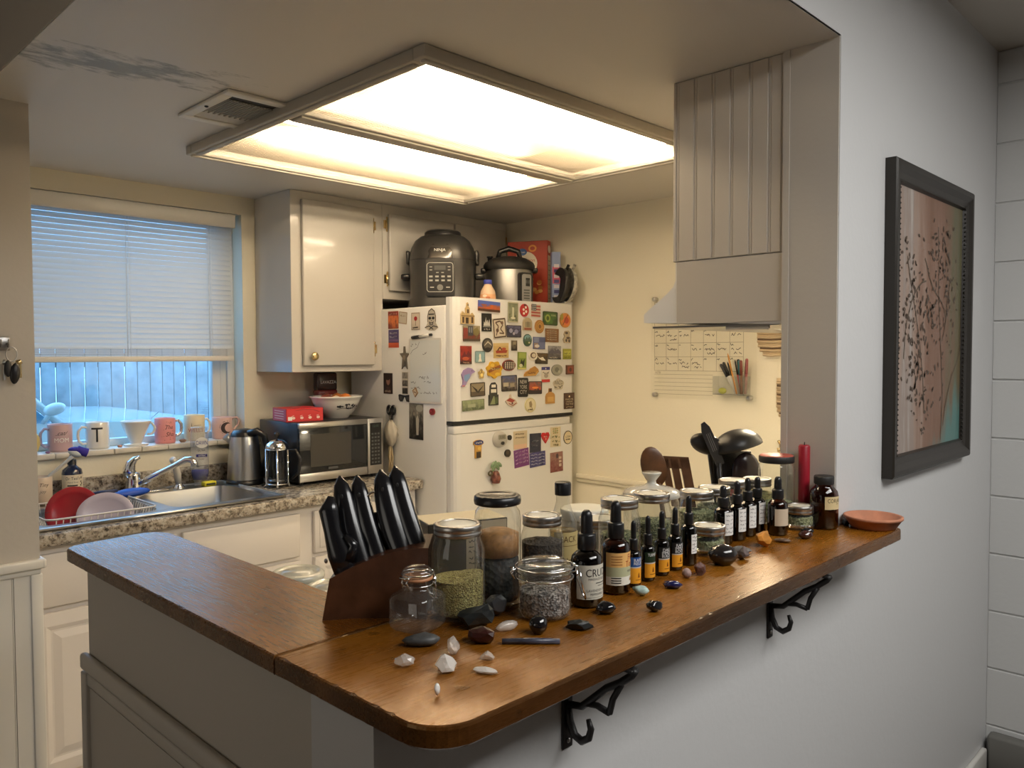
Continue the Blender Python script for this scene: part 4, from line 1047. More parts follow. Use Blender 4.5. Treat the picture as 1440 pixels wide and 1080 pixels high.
# ------------------------------------------------------------------ on the refrigerator
FZ = 1.6945
t = thing('pressure_cooker', 'large dark grey air fryer cooker with rounded lid and keypad on the fridge', 'cooker', (2.497, 2.915, FZ), math.radians(-46))
# local -Y looks at the camera
b = B()
def sq(r, z, n=44, p=3.2, m=None):
    return [((abs(math.cos(a))**(2/p))*math.copysign(1, math.cos(a))*r[0], (abs(math.sin(a))**(2/p))*math.copysign(1, math.sin(a))*r[1], z) for a in [2*PI*k/n for k in range(n)]]
def loft(bb, rows, m, cap=True, n=44, p=3.2):
    vs = []; fs = []
    for r, z in rows: vs += sq(r, z, n, p)
    for i in range(len(rows)-1): fs += [(i*n+k, i*n+(k+1) % n, (i+1)*n+(k+1) % n, (i+1)*n+k) for k in range(n)]
    bb.raw(vs, fs, m, True)
    if cap: bb.raw(vs[-n:], [tuple(range(n))], m); bb.raw(vs[:n], [tuple(reversed(range(n)))], m)
loft(b, [((.165, .150), 0), ((.166, .151), .012), ((.152, .142), .05), ((.155, .145), .16), ((.157, .147), .222)], GREYP); b.build('body', t)
b = B(); loft(b, [((.158, .148), .225), ((.157, .147), .245), ((.148, .138), .285), ((.130, .120), .320), ((.105, .098), .340), ((.085, .08), .346)], mat('cooker_lid', (.028, .027, .026), .3), p=2.7)
b.lathe([(.088, .345), (.086, .362), (.075, .370), (.06, .366), (0, .364)], BLACK, 36); b.lathe([(.080, .3655), (.078, .3705), (.074, .3705)], STEELD, 36); b.build('lid', t)
b = B(); loft(b, [((.1585, .1485), .219), ((.1585, .1485), .2275)], BLACK); b.build('seam_ring', t)
b = B(); fn = planar((0, -.1475, 0), (1, 0, 0), (0, 0, 1))
b.prism(rrect(-.066, .050, .066, .218, .012), fn, -.004, .004, BLACK)
kk = rrect(-.060, .072, .060, .205, .012); b.line(kk+kk[:1], fn, .0022, C(190, 190, 185), .0046)
b.patch(rectp(-.026, .172, .026, .192), fn, .0046, C(70, 72, 72))
for (x, z) in [(-.042, .186), (-.042, .172), (.042, .186), (.042, .172), (-.012, .160), (.012, .160)]: b.patch(rectp(x-.006, z-.002, x+.006, z+.002), fn, .0046, C(150, 150, 145))
for r_ in range(2):
    for c_ in range(4): b.patch(rectp(-.050+c_*.028, .120+r_*.018, -.034+c_*.028, .128+r_*.018), fn, .0046, C(165, 165, 160))
b.patch(ellp(0, .092, .014, .014), fn, .0046, C(120, 120, 118)); b.patch(rectp(-.046, .090, -.028, .095), fn, .0046, C(165, 165, 160)); b.patch(rectp(.028, .090, .046, .095), fn, .0046, C(165, 165, 160))
b.build('control_panel', t)
b = B(); lid_fn = planar((0, -.1455, .268), (1, 0, 0), (0, .25, .97)); b.text('NINJA', lid_fn, 0, -.006, .018, WHITEI, .062, d=.002); b.build('logo', t)
b = B(); loft(b, [((.075, .1500), .228), ((.072, .1445), .262), ((.066, .135), .29), ((.05, .12), .318)], mat('cooker_lid_gloss', (.028, .026, .025), .15, coat=.5), False, p=6); b.build('lid_front', t)
for s_ in (-1, 1):
    b = B(); b.box(s_*.175-.022, s_*.175+.022, -.045, .045, .140, .166, BLACK, .008); b.build('handle', t)
for s_ in (-1, 1):
    b = B(); b.box(s_*.163-.009, s_*.163+.009, -.05, .05, .21, .275, GREYP, .008); b.build('side_clip', t)

t = thing('multi_cooker', 'stainless electric cooker with black domed lid on the fridge', 'cooker', (2.820, 2.790, FZ), math.radians(-44))
b = B(); b.lathe([(.112, 0), (.116, .004), (.118, .02), (.118, .03)], BLACK, 40); b.build('base', t)
b = B(); b.lathe([(.117, .028), (.118, .034), (.118, .196), (.117, .2)], mat('cooker_steel', (.50, .49, .47), .42, metal=1.0), 44); b.build('body', t)
b = B(); b.lathe([(.124, .196), (.128, .204), (.128, .222), (.120, .236), (.085, .256), (.04, .266), (0, .268)], BLACKM, 44)
b.tube([(-.055, -.005, .258), (-.045, -.005, .292), (0, -.005, .306), (.045, -.005, .292), (.055, -.005, .258)], [.012, .013, .014, .013, .012], BLACK, 10); b.build('lid', t)
b = B(); b.lathe([(.012, 0), (.012, .022), (.016, .024), (.016, .03), (0, .032)], BLACK, 14, (-.095, .0)); b.T = Matrix.Identity(4)
o = b.build('steam_valve', t); o.location = (0, 0, .238)
for s_ in (-1, 1):
    b = B(); b.box(s_*.127-.014, s_*.127+.014, -.032, .032, .185, .208, BLACK, .006); b.build('handle', t)
b = B()
fn = planar((.075, -.098, .10), (.80, .60, 0), (0, 0, 1)); b.prism(rrect(-.038, -.075, .038, .078, .014), fn, -.012, .010, BLACK); b.prism(rrect(-.028, -.066, .030, .070, .012), fn, .009, .0115, C(150, 150, 148)); b.patch(rectp(-.006, .012, .020, .052), fn, .0125, C(30, 32, 34)); b.text('8:8', fn, .007, .034, .016, C(110, 112, 110), d=.013)
for k in range(4): b.patch(rectp(-.018, -.05+k*.013, .018, -.043+k*.013), fn, .0125, C(90, 92, 92))
b.build('control_panel', t)
t = thing('creamer_bottle', 'small peach bottle with blue cap on the fridge between the cookers', 'bottle', (2.580, 2.693, FZ), math.radians(-45))
b = B(); b.lathe([(.036, 0), (.038, .006), (.038, .055), (.034, .078), (.022, .098), (.018, .105), (.018, .112)], C(222, 190, 160), 28); b.build('bottle', t)
b = B(); b.lathe([(.019, .110), (.020, .113), (.020, .128), (.018, .130), (0, .130)], C(50, 60, 150), 20); b.build('cap', t)
b = B(); fn = cylmap(0, 0, .0383, -PI/2, 0); b.band(fn, -.045, .045, .008, .062, .0002, C(226, 172, 130)); 
for k in range(5): b.patch(ellp(-.014+(k % 2)*.016, .018+k*.009, .011, .006, 10), fn, .0006, C(200, 120, 80) if k % 2 else C(240, 226, 205))
b.build('label', t)
t = thing('cereal_box', 'red cereal box with a bowl picture standing by the wall on the fridge', 'cereal box', (3.020, 2.842, FZ), math.radians(-65))
b = B(); CB = C(176, 62, 40); b.box(-.108, .108, -.028, .028, 0, .365, CB, .001, 1); b.build('carton', t)
b = B(); fn = planar((-.012, -.0284, .192), (1, 0, 0), (0, 0, 1))
b.patch(ellp(0, .058, .066, .062), fn, .0004, C(236, 226, 205)); b.patch(ellp(-.016, .118, .026, .018), fn, .0008, C(50, 90, 150)); b.text('Great', fn, -.016, .118, .010, WHITEI, .036, d=.0012)
b.text('Cinnamon', fn, 0, .075, .018, C(176, 62, 40), .105, d=.001); b.text('Crunch', fn, 0, .043, .024, C(90, 50, 30), .105, d=.001)
rn = random.Random(12)
for k in range(26): b.patch(ellp(rn.uniform(-.03, .085), rn.uniform(-.16, -.02), .013, .010, 10), fn, .0008+.0001*k, C(*rn.choice([(206, 140, 70), (180, 108, 48), (226, 170, 100)])))
b.patch(ellp(.04, .135, .022, .018), fn, .0008, C(226, 150, 60)); b.patch(ellp(.04, .135, .013, .010), fn, .001, CB)
fn = planar((.1084, 0, .19), (0, 1, 0), (0, 0, 1)); b.patch(rectp(-.024, -.15, .024, .10), fn, .0004, C(226, 208, 180)); b.patch(ellp(0, .132, .022, .020), fn, .0006, C(240, 232, 220))
for k in range(9): b.line([(-.016, -.12+k*.024), (.016, -.12+k*.024)], fn, .003, C(150, 130, 110), .0008)
b.build('printing', t)
t = thing('breakfast_box', 'slim blue and pink food box between the cereal box and the pans', 'box', (3.040, 2.672, FZ), math.radians(-38))
b = B(); b.box(-.022, .022, -.0, .045, 0, .30, C(150, 165, 205), .001, 1); b.build('carton', t)
b = B(); fn = planar((0, -.0004, .14), (1, 0, 0), (0, 0, 1)); b.patch(rectp(-.020, .0, .020, .085), fn, .0003, C(205, 90, 120)); b.patch(rectp(-.020, -.13, .020, -.085), fn, .0003, C(210, 205, 190))
for k in range(7): b.patch(rectp(-.012, -.075+k*.026, .014, -.058+k*.026), fn, .0006, C(60, 60, 120) if k % 2 else C(230, 220, 225))
b.patch(rectp(-.013, -.122, .013, -.098), fn, .0008, INK); b.build('printing', t)
for i, (r, x, y, m, lab) in enumerate(((.088, 3.030, 2.608, BLACKM, 'black frying pan standing on edge beside the thin food box'), (.090, 3.072, 2.602, mat('speckled_enamel', (.42, .40, .34), .35, vary=(60, .6)), 'speckled enamel pan standing on edge nearest the wall on the fridge'))):
    t = thing('frying_pan', lab, 'pan', (x, y, 1.7295+r), math.radians(-116+i*6))
    b = B(); b.T = Matrix.Rotation(math.radians(84), 4, 'X') @ Matrix.Identity(4)
    b.lathe([(0, 0), (r*.8, 0), (r*.92, .008), (r, .034), (r*.985, .034), (r*.9, .011), (r*.79, .003), (0, .003)], m, 40, squash=1.0); b.build('pan', t)
    b = B(); b.tube([(0, .012, r*.95), (0, .022, r*1.2)], .008, m, 8); b.build('handle', t)

# ------------------------------------------------------------------ on the far wall: calendar, pens, pot holders
t = thing('wall_calendar', 'clear acrylic wall calendar with handwritten squares under the range hood', 'calendar', (3.1245, 1.880, 1.445))
# local axes: x out of the wall (-x), U = -y (reads left to right), V = z
fn = planar((-.016, 0, 0), (0, -1, 0), (0, 0, 1))
ACR = glass('calendar_acrylic', (.992, .992, .985), refl=.6, edge=.06, face=.012, rim=1.0)
b = B(); b.prism(rectp(-.265, -.172, .265, .30), fn, -.004, 0, ACR); b.build('sheet', t)
b = B(); GL = C(140, 125, 95); rn = random.Random(21)
for k in range(8): x = -.245+k*.0645; b.line([(x, -.045), (x, .27)], fn, .0014, GL, .0006)
for k in range(6): z = .27-k*.063; b.line([(-.245, z), (.2065, z)], fn, .0014, GL, .0006)
for k in range(6): b.line([(-.245, -.062-k*.018), (.06, -.062-k*.018)], fn, .0011, GL, .0006)
for c_ in range(7):
    for r_ in range(5):
        x = -.245+c_*.0645; z = .27-(r_+1)*.063
        b.scrawl(fn, x+.003, x+.018, z+.053, .010, INK, rn, .0022, .0007)
        if rn.random() < .75:
            b.scrawl(fn, x+.008, x+.056, z+.034, .012, C(60, 44, 32), rn, .0024, .0007)
            if rn.random() < .5: b.scrawl(fn, x+.02, x+.058, z+.016, .011, C(60, 44, 32), rn, .0024, .0007)
b.text('NOTES', fn, -.225, -.054, .008, GL, .03, d=.0007); b.build('handwriting', t)
for (u, v) in ((-.245, -.157), (.235, -.157), (-.245, .285), (.235, .285)):
    b = B(); b.T = Matrix.Translation((0, -u, v)) @ Matrix.Rotation(-PI/2, 4, 'Y'); b.lathe([(.010, 0), (.010, .024), (.008, .026), (0, .026)], STEEL, 18); b.build('standoff', t)
t = thing('pen_holder', 'clear acrylic pen box at the corner of the wall calendar', 'pen holder', (3.1085, 1.715, 1.300))
b = B()
for (x0, x1, y0, y1, z0, z1) in ((-.052, -.0495, -.075, .075, 0, .08), (-.0025, 0, -.075, .075, 0, .08), (-.052, 0, -.075, -.0725, 0, .08), (-.052, 0, .0725, .075, 0, .08), (-.052, 0, -.075, .075, 0, .003)): b.box(x0, x1, y0, y1, z0, z1, GLASSY)
b.build('box', t)
b = B(); b.ball((-.022, .045, .0165), (.0135, .018, .0135), C(205, 205, 80)); tag(b.build('eraser'), 'lime green eraser in the clear pen box', 'eraser', (3.1085, 1.715, 1.300))
pens = [(.058, .150, (40, 42, 46), (215, 212, 200), 'grey capped white marker leftmost in the pen box'), (.040, .160, (22, 22, 24), (225, 222, 212), 'black capped white marker second from the left in the pen box'),
        (.016, .162, (30, 24, 24), (220, 214, 205), 'dark brown capped white marker behind the pencil'), (.010, .205, (214, 150, 70), (214, 150, 70), 'yellow wooden pencil standing tallest in the pen box'),
        (-.010, .172, (24, 22, 24), (200, 80, 80), 'black capped red marker right of the pencil'), (-.030, .175, (26, 26, 30), (60, 60, 66), 'black pen behind the teal marker'),
        (-.040, .170, (30, 110, 120), (90, 150, 160), 'teal marker in the pen box'), (-.052, .170, (120, 60, 45), (130, 90, 60), 'brown marker in the right corner of the pen box'), (-.066, .178, (160, 90, 90), (160, 90, 90), 'dusty red pen at the right end of the pen box')]
for k, (yt, L, cc, cb, lab) in enumerate(pens):
    t = thing('pencil' if 'pencil' in lab else 'marker_pen', lab, 'pencil' if 'pencil' in lab else 'pen', (3.1085, 1.715, 1.3045), 0, 'pens in the clear box')
    yb = yt*.2-.045-.004*k; yb = max(-.062, min(.03, yt*.35-.035)); xo = -.012-.0085*(k % 4)
    p0 = Vector((xo, yb, .001)); p1 = Vector((xo-.004, yt, L*.85)); r = .0035 if 'pencil' in lab else .0058
    q = p0.lerp(p1, .56)
    b = B(); b.tube([p0, q], r, C(*cb), 10); b.build('barrel', t)
    b = B(); b.tube([q, p0.lerp(p1, .97), p1] if r > .004 else [q, p0.lerp(p1, .93), p1], [r*1.12, r*1.12, r*.5] if r > .004 else [r, r, .0008], C(*cc), 10); b.build('cap' if r > .004 else 'point', t)
MIT = mat('quilted_cream', (.66, .52, .34), .8); MITD = mat('quilt_seam', (.16, .10, .06), .85)
for (y, zt, wd, ht, lab) in ((1.545, 1.64, .135, .175, 'striped cream pot holder hanging beside the calendar'), (1.462, 1.375, .125, .18, 'lower striped cream pot holder half hidden by the jamb')):
    t = thing('pot_holder', lab, 'pot holder', (3.122, y, zt))
    b = B(); n = 12
    out = [(-wd/2, 0)]+[(wd/2*math.cos(PI+k*PI/14)*(1), -ht*.55+ht*.45*math.sin(PI+k*PI/14)) for k in range(15)]+[(wd/2, 0)]
    fn = planar((0, 0, 0), (0, -1, 0), (0, 0, 1)); b.prism(out, fn, 0.002, .012, MIT); b.build('pad', t)
    b = B()
    for k in range(9):
        z = -.012-k*ht*.105; q = 1 if z > -ht*.55 else math.sqrt(max(0, 1-((-z-ht*.55)/(ht*.45))**2)); hw = wd/2*q-.003
        if hw > .012: b.tube([(-.012, -hw, z), (-.0155, 0, z-.004), (-.012, hw, z)], .0032, MITD if k % 2 else MIT, 6); b.tube([(-.0135, -hw, z-.009), (-.018, 0, z-.012), (-.0135, hw, z-.009)], .006, MIT, 6)
    b.build('stripes', t)
    b = B(); b.tube([(-.006, 0, -.002), (-.006, .012, .018), (-.006, 0, .03), (-.006, -.012, .018), (-.006, 0, -.002)], .002, MIT, 6); b.build('loop', t)
t = thing('wall_hook', 'small brass hook on the cream wall beside the jamb', 'hook', (3.1235, 1.505, 1.093))
b = B(); b.box(-.004, 0, -.010, .010, -.02, .02, BRASS, .002); b.build('plate', t)
b = B(); b.tube([(-.004, 0, .008), (-.02, 0, .012), (-.03, 0, .024)], [.004, .004, .006], BRASS, 8); b.tube([(-.004, 0, -.006), (-.02, 0, -.022), (-.034, 0, -.018), (-.036, 0, -.004)], .004, BRASS, 8); b.build('prong', t)
b = B(); b.box(3.102, 3.1248, 0.90, 2.60, 0.845, 0.872, CREAM, .008); b.box(3.112, 3.1248, .90, 2.60, .828, .848, CREAM, .005); struct(b, 'trim_5', 'chair rail on the far kitchen wall')

# ------------------------------------------------------------------ keys on the wall end
t = thing('key_hook', 'small dark metal hook with two prongs on the left wall end', 'hook', (0.598, 2.589, 1.515))
b = B(); b.box(-.022, .012, -.006, 0, -.022, .016, STEELD, .002); b.build('plate', t)
b = B()
for x in (-.014, .004): b.tube([(x, -.004, .0), (x, -.016, -.012), (x, -.022, -.004), (x, -.022, .008)], .0022, STEELD, 7)
b.build('prong', t)
t = thing('key_ring', 'bunch of keys with a black fob hanging on the left wall end', 'keys', (0.606, 2.574, 1.500))
b = B(); b.tube([(.014*math.cos(q*PI/10)+.004, 0, -.018+.020*math.sin(q*PI/10)) for q in range(20)], .0015, STEEL, 6, closed=True); b.build('ring', t)
b = B(); b.ball((.010, -.006, -.072), (.013, .007, .030), BLACK, T=Matrix.Rotation(.1, 3, 'Y')); b.build('fob', t, 'black remote fob')
b = B(); b.tube([(.018, -.004, -.034), (.022, -.006, -.046)], [.007, .008], BRASS, 10, flat=.25, upv=(0, 1, 0)); b.box(.0205, .0265, -.007, -.005, -.085, -.044, BRASS, .0008, 1); b.build('key', t, 'brass key')
b = B(); b.tube([(-.008, .004, -.034), (-.012, .004, -.048)], [.007, .009], STEEL, 10, flat=.25, upv=(0, 1, 0)); b.box(-.016, -.010, .003, .005, -.09, -.046, STEEL, .0008, 1); b.build('key', t, 'steel key')
b = B(); b.ball((-.006, -.004, -.058), (.009, .005, .024), BLACKM); b.build('tag', t)
# ------------------------------------------------------------------ magnets
def mg(name, label, side, x, z, w_, h_, base, outline='r', layers=(), rot=0.0, th=0.0035, group=None):
    """one magnet: x along the fridge face, z its middle; art is laid out in -1..1"""
    if side == 'f': loc = (x, 2.5866, z); base_fn = planar((0, 0, 0), (math.cos(rot), 0, math.sin(rot)), (-math.sin(rot), 0, math.cos(rot)))
    elif side == 'l': loc = (x, 2.5866, z); base_fn = planar((0, 0, 0), (math.cos(rot), 0, math.sin(rot)), (-math.sin(rot), 0, math.cos(rot)))
    else: loc = (2.2748, x, z); base_fn = planar((0, 0, 0), (0, -math.cos(rot), math.sin(rot)), (0, math.sin(rot), math.cos(rot)))
    hw, hh = w_/2, h_/2
    fn = lambda a, c, d=0.0: base_fn(a*hw, c*hh, d)
    poly = {'r': rectp(-1, -1, 1, 1), 'e': ellp(0, 0, 1, 1, 28), 'rr': rrect(-1, -1, 1, 1, .22)}[outline] if isinstance(outline, str) else outline
    m = base if isinstance(base, bpy.types.Material) else C(*base)
    b = B(); b.prism(poly, fn, 0.0, th, m)
    d = th
    for L in layers:
        d += 0.00025
        k = L[0]; col = L[-1]; cm = col if isinstance(col, bpy.types.Material) else C(*col)
        if k == 'r': b.patch(rectp(*L[1:5]), fn, d, cm)
        elif k == 'e': b.patch(ellp(*L[1:5], 18), fn, d, cm)
        elif k == 'p': b.patch(L[1], fn, d, cm)
        elif k == 't': 
            v, f, tw, tH = text_geo(L[1]); kh = L[4]/tH; kw = L[5]/tw
            b.raw([fn(L[2]+p*kw, L[3]+q*kh, d) for p, q in v], f, cm)
        elif k == 's': b.scrawl(fn, L[1], L[2], L[3], L[4], cm, random.Random(int(x*977+z*131)), .10, d)
        elif k == 'l':
            for (ax, ay), (bx, by) in zip(L[1], L[1][1:]):
                l = math.hypot(bx-ax, by-ay) or 1; nx, ny = -(by-ay)/l*L[2], (bx-ax)/l*L[2]
                b.patch([(ax-nx, ay-ny), (bx-nx, by-ny), (bx+nx, by+ny), (ax+nx, ay+ny)], fn, d, cm)
    o = b.build(name)
    return tag(o, label, 'magnet', loc, 0, group or ('souvenir magnets on the freezer door' if side == 'f' else 'magnets on the lower fridge door' if side == 'l' else 'magnets on the side of the fridge'))
_ps = [0]
def PH(a, c, e, sc=3.0, st=(1, 1, 1)):
    _ps[0] += 1; return photo('printed_picture_%d' % _ps[0], S(*a), S(*c), S(*e), _ps[0], sc, st)
W8 = (235, 230, 215); K = (25, 24, 24)
def star(n, r0, r1, a0=PI/2): return [((r0 if k % 2 == 0 else r1)*math.cos(a0+k*PI/n), (r0 if k % 2 == 0 else r1)*math.sin(a0+k*PI/n)) for k in range(2*n)]
def wob(n, r, amp, lob): return [((r+amp*math.sin(lob*2*PI*k/n))*math.cos(2*PI*k/n), (r+amp*math.sin(lob*2*PI*k/n))*math.sin(2*PI*k/n)) for k in range(n)]

mg('souvenir_magnet', 'tan carved church tower magnet at the top left of the freezer', 'f', 2.351, 1.658, .078, .095, (190, 165, 120), [(-1, -1), (1, -1), (1, -.2), (.7, .05), (.45, -.15), (.30, -.1), (.30, .45), (.15, .6), (.12, .9), (0, 1), (-.12, .9), (-.15, .6), (-.30, .45), (-.30, -.1), (-.6, .05), (-.75, .15), (-1, -.1)],
   [('r', -.85, -.9, -.55, -.35, (70, 52, 36)), ('r', -.35, -.95, .1, -.4, (60, 46, 34)), ('r', .5, -.9, .8, -.35, (70, 52, 36)), ('r', -.15, .0, .15, .35, (90, 70, 48)), ('r', -1, -.3, 1, -.22, (110, 88, 60)), ('e', 0, .75, .09, .08, (70, 60, 50))], th=.006)
mg('souvenir_magnet', 'wide magnet of red desert rocks under a blue sky', 'f', 2.484, 1.693, .136, .046, PH((70, 90, 170), (150, 90, 60), (190, 90, 40), 4, (1.5, 1, .6)), 'r', [('r', -1, .35, 1, 1, (78, 98, 170)), ('r', -1, -1, 1, -.55, (70, 45, 32))], rot=-.04)
mg('souvenir_magnet', 'grey-green tall photo magnet of a fountain', 'f', 2.636, 1.672, .064, .089, PH((120, 125, 100), (140, 145, 120), (90, 95, 70), 3), 'r', [('r', -.2, -.6, .2, .5, (205, 205, 180)), ('e', 0, -.6, .5, .12, (215, 212, 190)), ('l', [(-1, -1), (1, -1), (1, 1), (-1, 1), (-1, -1)], .06, (195, 190, 165))], rot=-.02)
mg('souvenir_magnet', 'red oval magnet with white spots', 'f', 2.712, 1.684, .056, .060, (175, 35, 35), 'e', [('e', .25, .45, .22, .2, W8), ('e', -.3, .1, .25, .2, W8), ('e', .3, -.2, .25, .22, W8), ('e', -.25, -.5, .25, .2, W8), ('e', 0, .8, .3, .15, (80, 20, 20))], th=.006)
mg('souvenir_magnet', 'flag magnet with stars and red stripes', 'f', 2.791, 1.685, .064, .060, (200, 178, 160), 'r', [('r', -1, .6-.5*k, 1, .8-.5*k, (165, 60, 55)) for k in range(4)]+[('r', -1, .0, .05, 1, (70, 78, 90))]+[('e', -.8+.3*(k % 3), .2+.3*(k//3), .08, .08, W8) for k in range(9)], rot=-.03)
mg('souvenir_magnet', 'green landscape magnet with a pale round emblem', 'f', 2.893, 1.651, .101, .062, PH((60, 90, 40), (70, 110, 50), (40, 60, 24), 4), 'r', [('e', -.35, 0, .38, .62, (150, 165, 80)), ('e', -.35, 0, .2, .35, (60, 80, 30)), ('t', 'PARK', .5, .5, .3, .7, (200, 205, 160)), ('l', [(-1, -1), (1, -1), (1, 1), (-1, 1), (-1, -1)], .07, (40, 55, 26))], rot=-.02)
mg('souvenir_magnet', 'orange round fruit shaped magnet with a green leaf at the top right corner', 'f', 3.005, 1.645, .078, .072, (205, 140, 70), 'e', [('e', .1, -.05, .72, .72, (215, 120, 70)), ('e', .15, 0, .45, .45, (180, 70, 50)), ('p', [(-.9, -.1), (-.4, .2), (-.6, 1.0), (-1.1, .6)], (150, 140, 60)), ('l', [(-.6, -.7), (.4, .8)], .06, (120, 70, 30))], th=.006)
mg('souvenir_magnet', 'black magnet with a white skyline drawing', 'f', 2.468, 1.621, .060, .080, K, 'r', [('p', [(-.7, -.4), (-.6, .1), (-.4, -.1), (-.2, .6), (-.1, 0), (.1, .3), (.3, -.1), (.5, .4), (.7, -.4)], (200, 196, 190)), ('r', -.8, -.55, .8, -.45, (150, 148, 142)), ('s', -.6, .6, -.75, .2, (180, 176, 170))])
mg('souvenir_magnet', 'tilted white tile magnet with brown animal sketches', 'f', 2.547, 1.597, .082, .090, (205, 196, 178), 'r', [('l', [(-.9, -.9), (.9, -.9), (.9, .9), (-.9, .9), (-.9, -.9)], .07, (70, 55, 45)), ('l', [(-.6, -.7), (-.2, .2), (-.6, .6), (.1, .7), (.5, .3), (.1, -.1), (.6, -.6), (-.1, -.5)], .07, (90, 66, 50)), ('e', .4, .5, .2, .18, (110, 84, 64)), ('e', -.4, -.2, .22, .2, (84, 62, 50))], rot=.10, th=.005)
mg('souvenir_magnet', 'dark blue magnet with pale flowers beside the animal tile', 'f', 2.640, 1.584, .094, .053, PH((90, 90, 120), (40, 42, 60), (60, 60, 80), 5), 'r', [('e', -.4, .1, .25, .4, (150, 150, 175)), ('e', .35, -.05, .28, .4, (130, 130, 160)), ('e', 0, -.4, .16, .25, (170, 165, 180)), ('l', [(-1, -1), (1, -1), (1, 1), (-1, 1), (-1, -1)], .06, (60, 52, 48))])
mg('souvenir_magnet', 'arched beige doorway magnet with red base', 'f', 2.732, 1.615, .061, .050, (175, 160, 130), [(-1, -1), (1, -1), (1, .5)]+arcpts(0, .4, 1.0, .1, PI-.1, 8)[1:-1]+[(-1, .5)], [('r', -.8, -.95, .8, -.5, (140, 80, 60)), ('r', -.6, -.4, .6, .6, (140, 132, 108)), ('l', [(0, -.4), (0, .7)], .05, (90, 70, 50))], th=.006)
mg('souvenir_magnet', 'round tan wooden medallion magnet', 'f', 2.816, 1.610, .062, .064, (170, 120, 60), 'e', [('e', 0, 0, .82, .82, (190, 145, 80)), ('e', 0, 0, .3, .3, (120, 80, 40)), ('l', wob(14, .6, 0, 1), .04, (140, 96, 48))], th=.006)
mg('souvenir_magnet', 'brown board magnet with white lines of lettering', 'f', 2.908, 1.569, .096, .066, (130, 92, 56), 'r', [('s', -.8, .8, .65-.32*k, .18, (228, 214, 190)) for k in range(5)], rot=-.02)
mg('souvenir_magnet', 'cream totem shaped magnet with two dark figures near the right edge', 'f', 3.018, 1.564, .058, .062, (185, 170, 145), [(-.7, -1), (.8, -1), (1, -.2), (.6, .1), (.8, .7), (.3, 1), (-.5, .9), (-.8, .4), (-.6, 0), (-1, -.4)], [('e', -.2, .6, .4, .2, (70, 60, 55)), ('e', .2, -.2, .5, .2, (80, 66, 58)), ('e', -.3, -.6, .22, .25, (60, 52, 48)), ('e', .45, -.65, .22, .25, (60, 52, 48))], th=.006)
mg('souvenir_magnet', 'city street photo magnet with a grey building', 'f', 2.376, 1.570, .100, .068, PH((150, 140, 115), (90, 70, 50), (110, 50, 40), 5), 'r', [('r', -.45, -.3, .15, .95, (58, 62, 70)), ('r', -.35, .1, -.2, .8, (120, 125, 130)), ('r', -.1, .1, .05, .8, (120, 125, 130)), ('r', -1, -.9, -.5, .7, (120, 52, 46)), ('e', .5, .2, .35, .5, (120, 110, 70)), ('r', -1, -1, 1, -.7, (70, 60, 50))])
mg('souvenir_magnet', 'round dark magnet with a white swoosh scene', 'f', 2.471, 1.519, .062, .064, (36, 34, 32), 'e', [('e', 0, .1, .82, .72, (90, 84, 74)), ('p', [(-.8, -.2), (0, .35), (.8, -.1), (.6, .2), (0, .6), (-.6, .1)], (190, 182, 165)), ('e', 0, -.5, .5, .2, (40, 36, 34))], th=.006)
mg('souvenir_magnet', 'sand coloured magnet with a red lobster boat', 'f', 2.558, 1.495, .095, .068, (196, 168, 110), 'r', [('p', [(-.7, -.35), (.7, -.35), (.85, .05), (-.75, .0)], (150, 60, 40)), ('l', [(-.5, 0), (-.2, .45), (.1, .05)], .08, (90, 40, 28)), ('e', .35, .2, .3, .2, (160, 75, 50)), ('r', -1, .62, 1, 1, (205, 180, 125)), ('s', -.7, .7, -.7, .16, (120, 84, 50))], rot=.02)
mg('souvenir_magnet', 'small narrow dark picture magnet in the middle of the freezer', 'f', 2.644, 1.518, .038, .048, PH((120, 110, 90), (70, 64, 52), (40, 36, 30), 4), 'r', [('r', -.5, .2, .5, .7, (140, 130, 108)), ('r', -.5, -.6, .3, -.1, (90, 84, 70))])
mg('souvenir_magnet', 'oval teal mountain lake magnet', 'f', 2.733, 1.544, .056, .058, (60, 84, 76), 'e', [('e', 0, .35, .8, .5, (120, 160, 165)), ('p', [(-.8, -.1), (-.3, .55), (.0, .2), (.35, .6), (.8, -.1)], (80, 100, 90)), ('e', -.1, -.45, .6, .35, (60, 84, 44)), ('e', .3, -.4, .25, .15, (185, 180, 150))], th=.005)
mg('souvenir_magnet', 'blue photo collage magnet with four panels', 'f', 2.815, 1.531, .084, .058, (90, 98, 140), 'r', [('r', -.9, .1, -.1, .9, (120, 130, 165)), ('r', 0, .2, .9, .9, (70, 80, 120)), ('r', -.9, -.9, -.2, 0, (150, 130, 120)), ('r', -.1, -.9, .9, .1, (100, 110, 150)), ('e', -.4, -.5, .4, .25, (220, 215, 210))], rot=-.02)
mg('souvenir_magnet', 'red poster style magnet at the left edge of the freezer', 'f', 2.342, 1.475, .065, .080, PH((150, 50, 40), (120, 40, 36), (60, 26, 24), 4), 'r', [('p', [(-.8, -.2), (-.3, .4), (0, 0), (.4, .5), (.8, -.2)], (90, 34, 40)), ('e', -.1, -.4, .6, .2, (180, 90, 60)), ('r', -1, -1, 1, -.72, (50, 24, 22)), ('t', 'TRAIL', 0, -.85, .16, 1.2, (200, 170, 140))])
mg('souvenir_magnet', 'small pale blue magnet with a white figure', 'f', 2.425, 1.467, .056, .048, (140, 170, 175), 'r', [('e', 0, .1, .2, .5, W8), ('p', [(-.4, -.9), (0, .2), (.4, -.9)], W8), ('l', [(-1, -1), (1, -1), (1, 1), (-1, 1), (-1, -1)], .08, (110, 130, 130))])
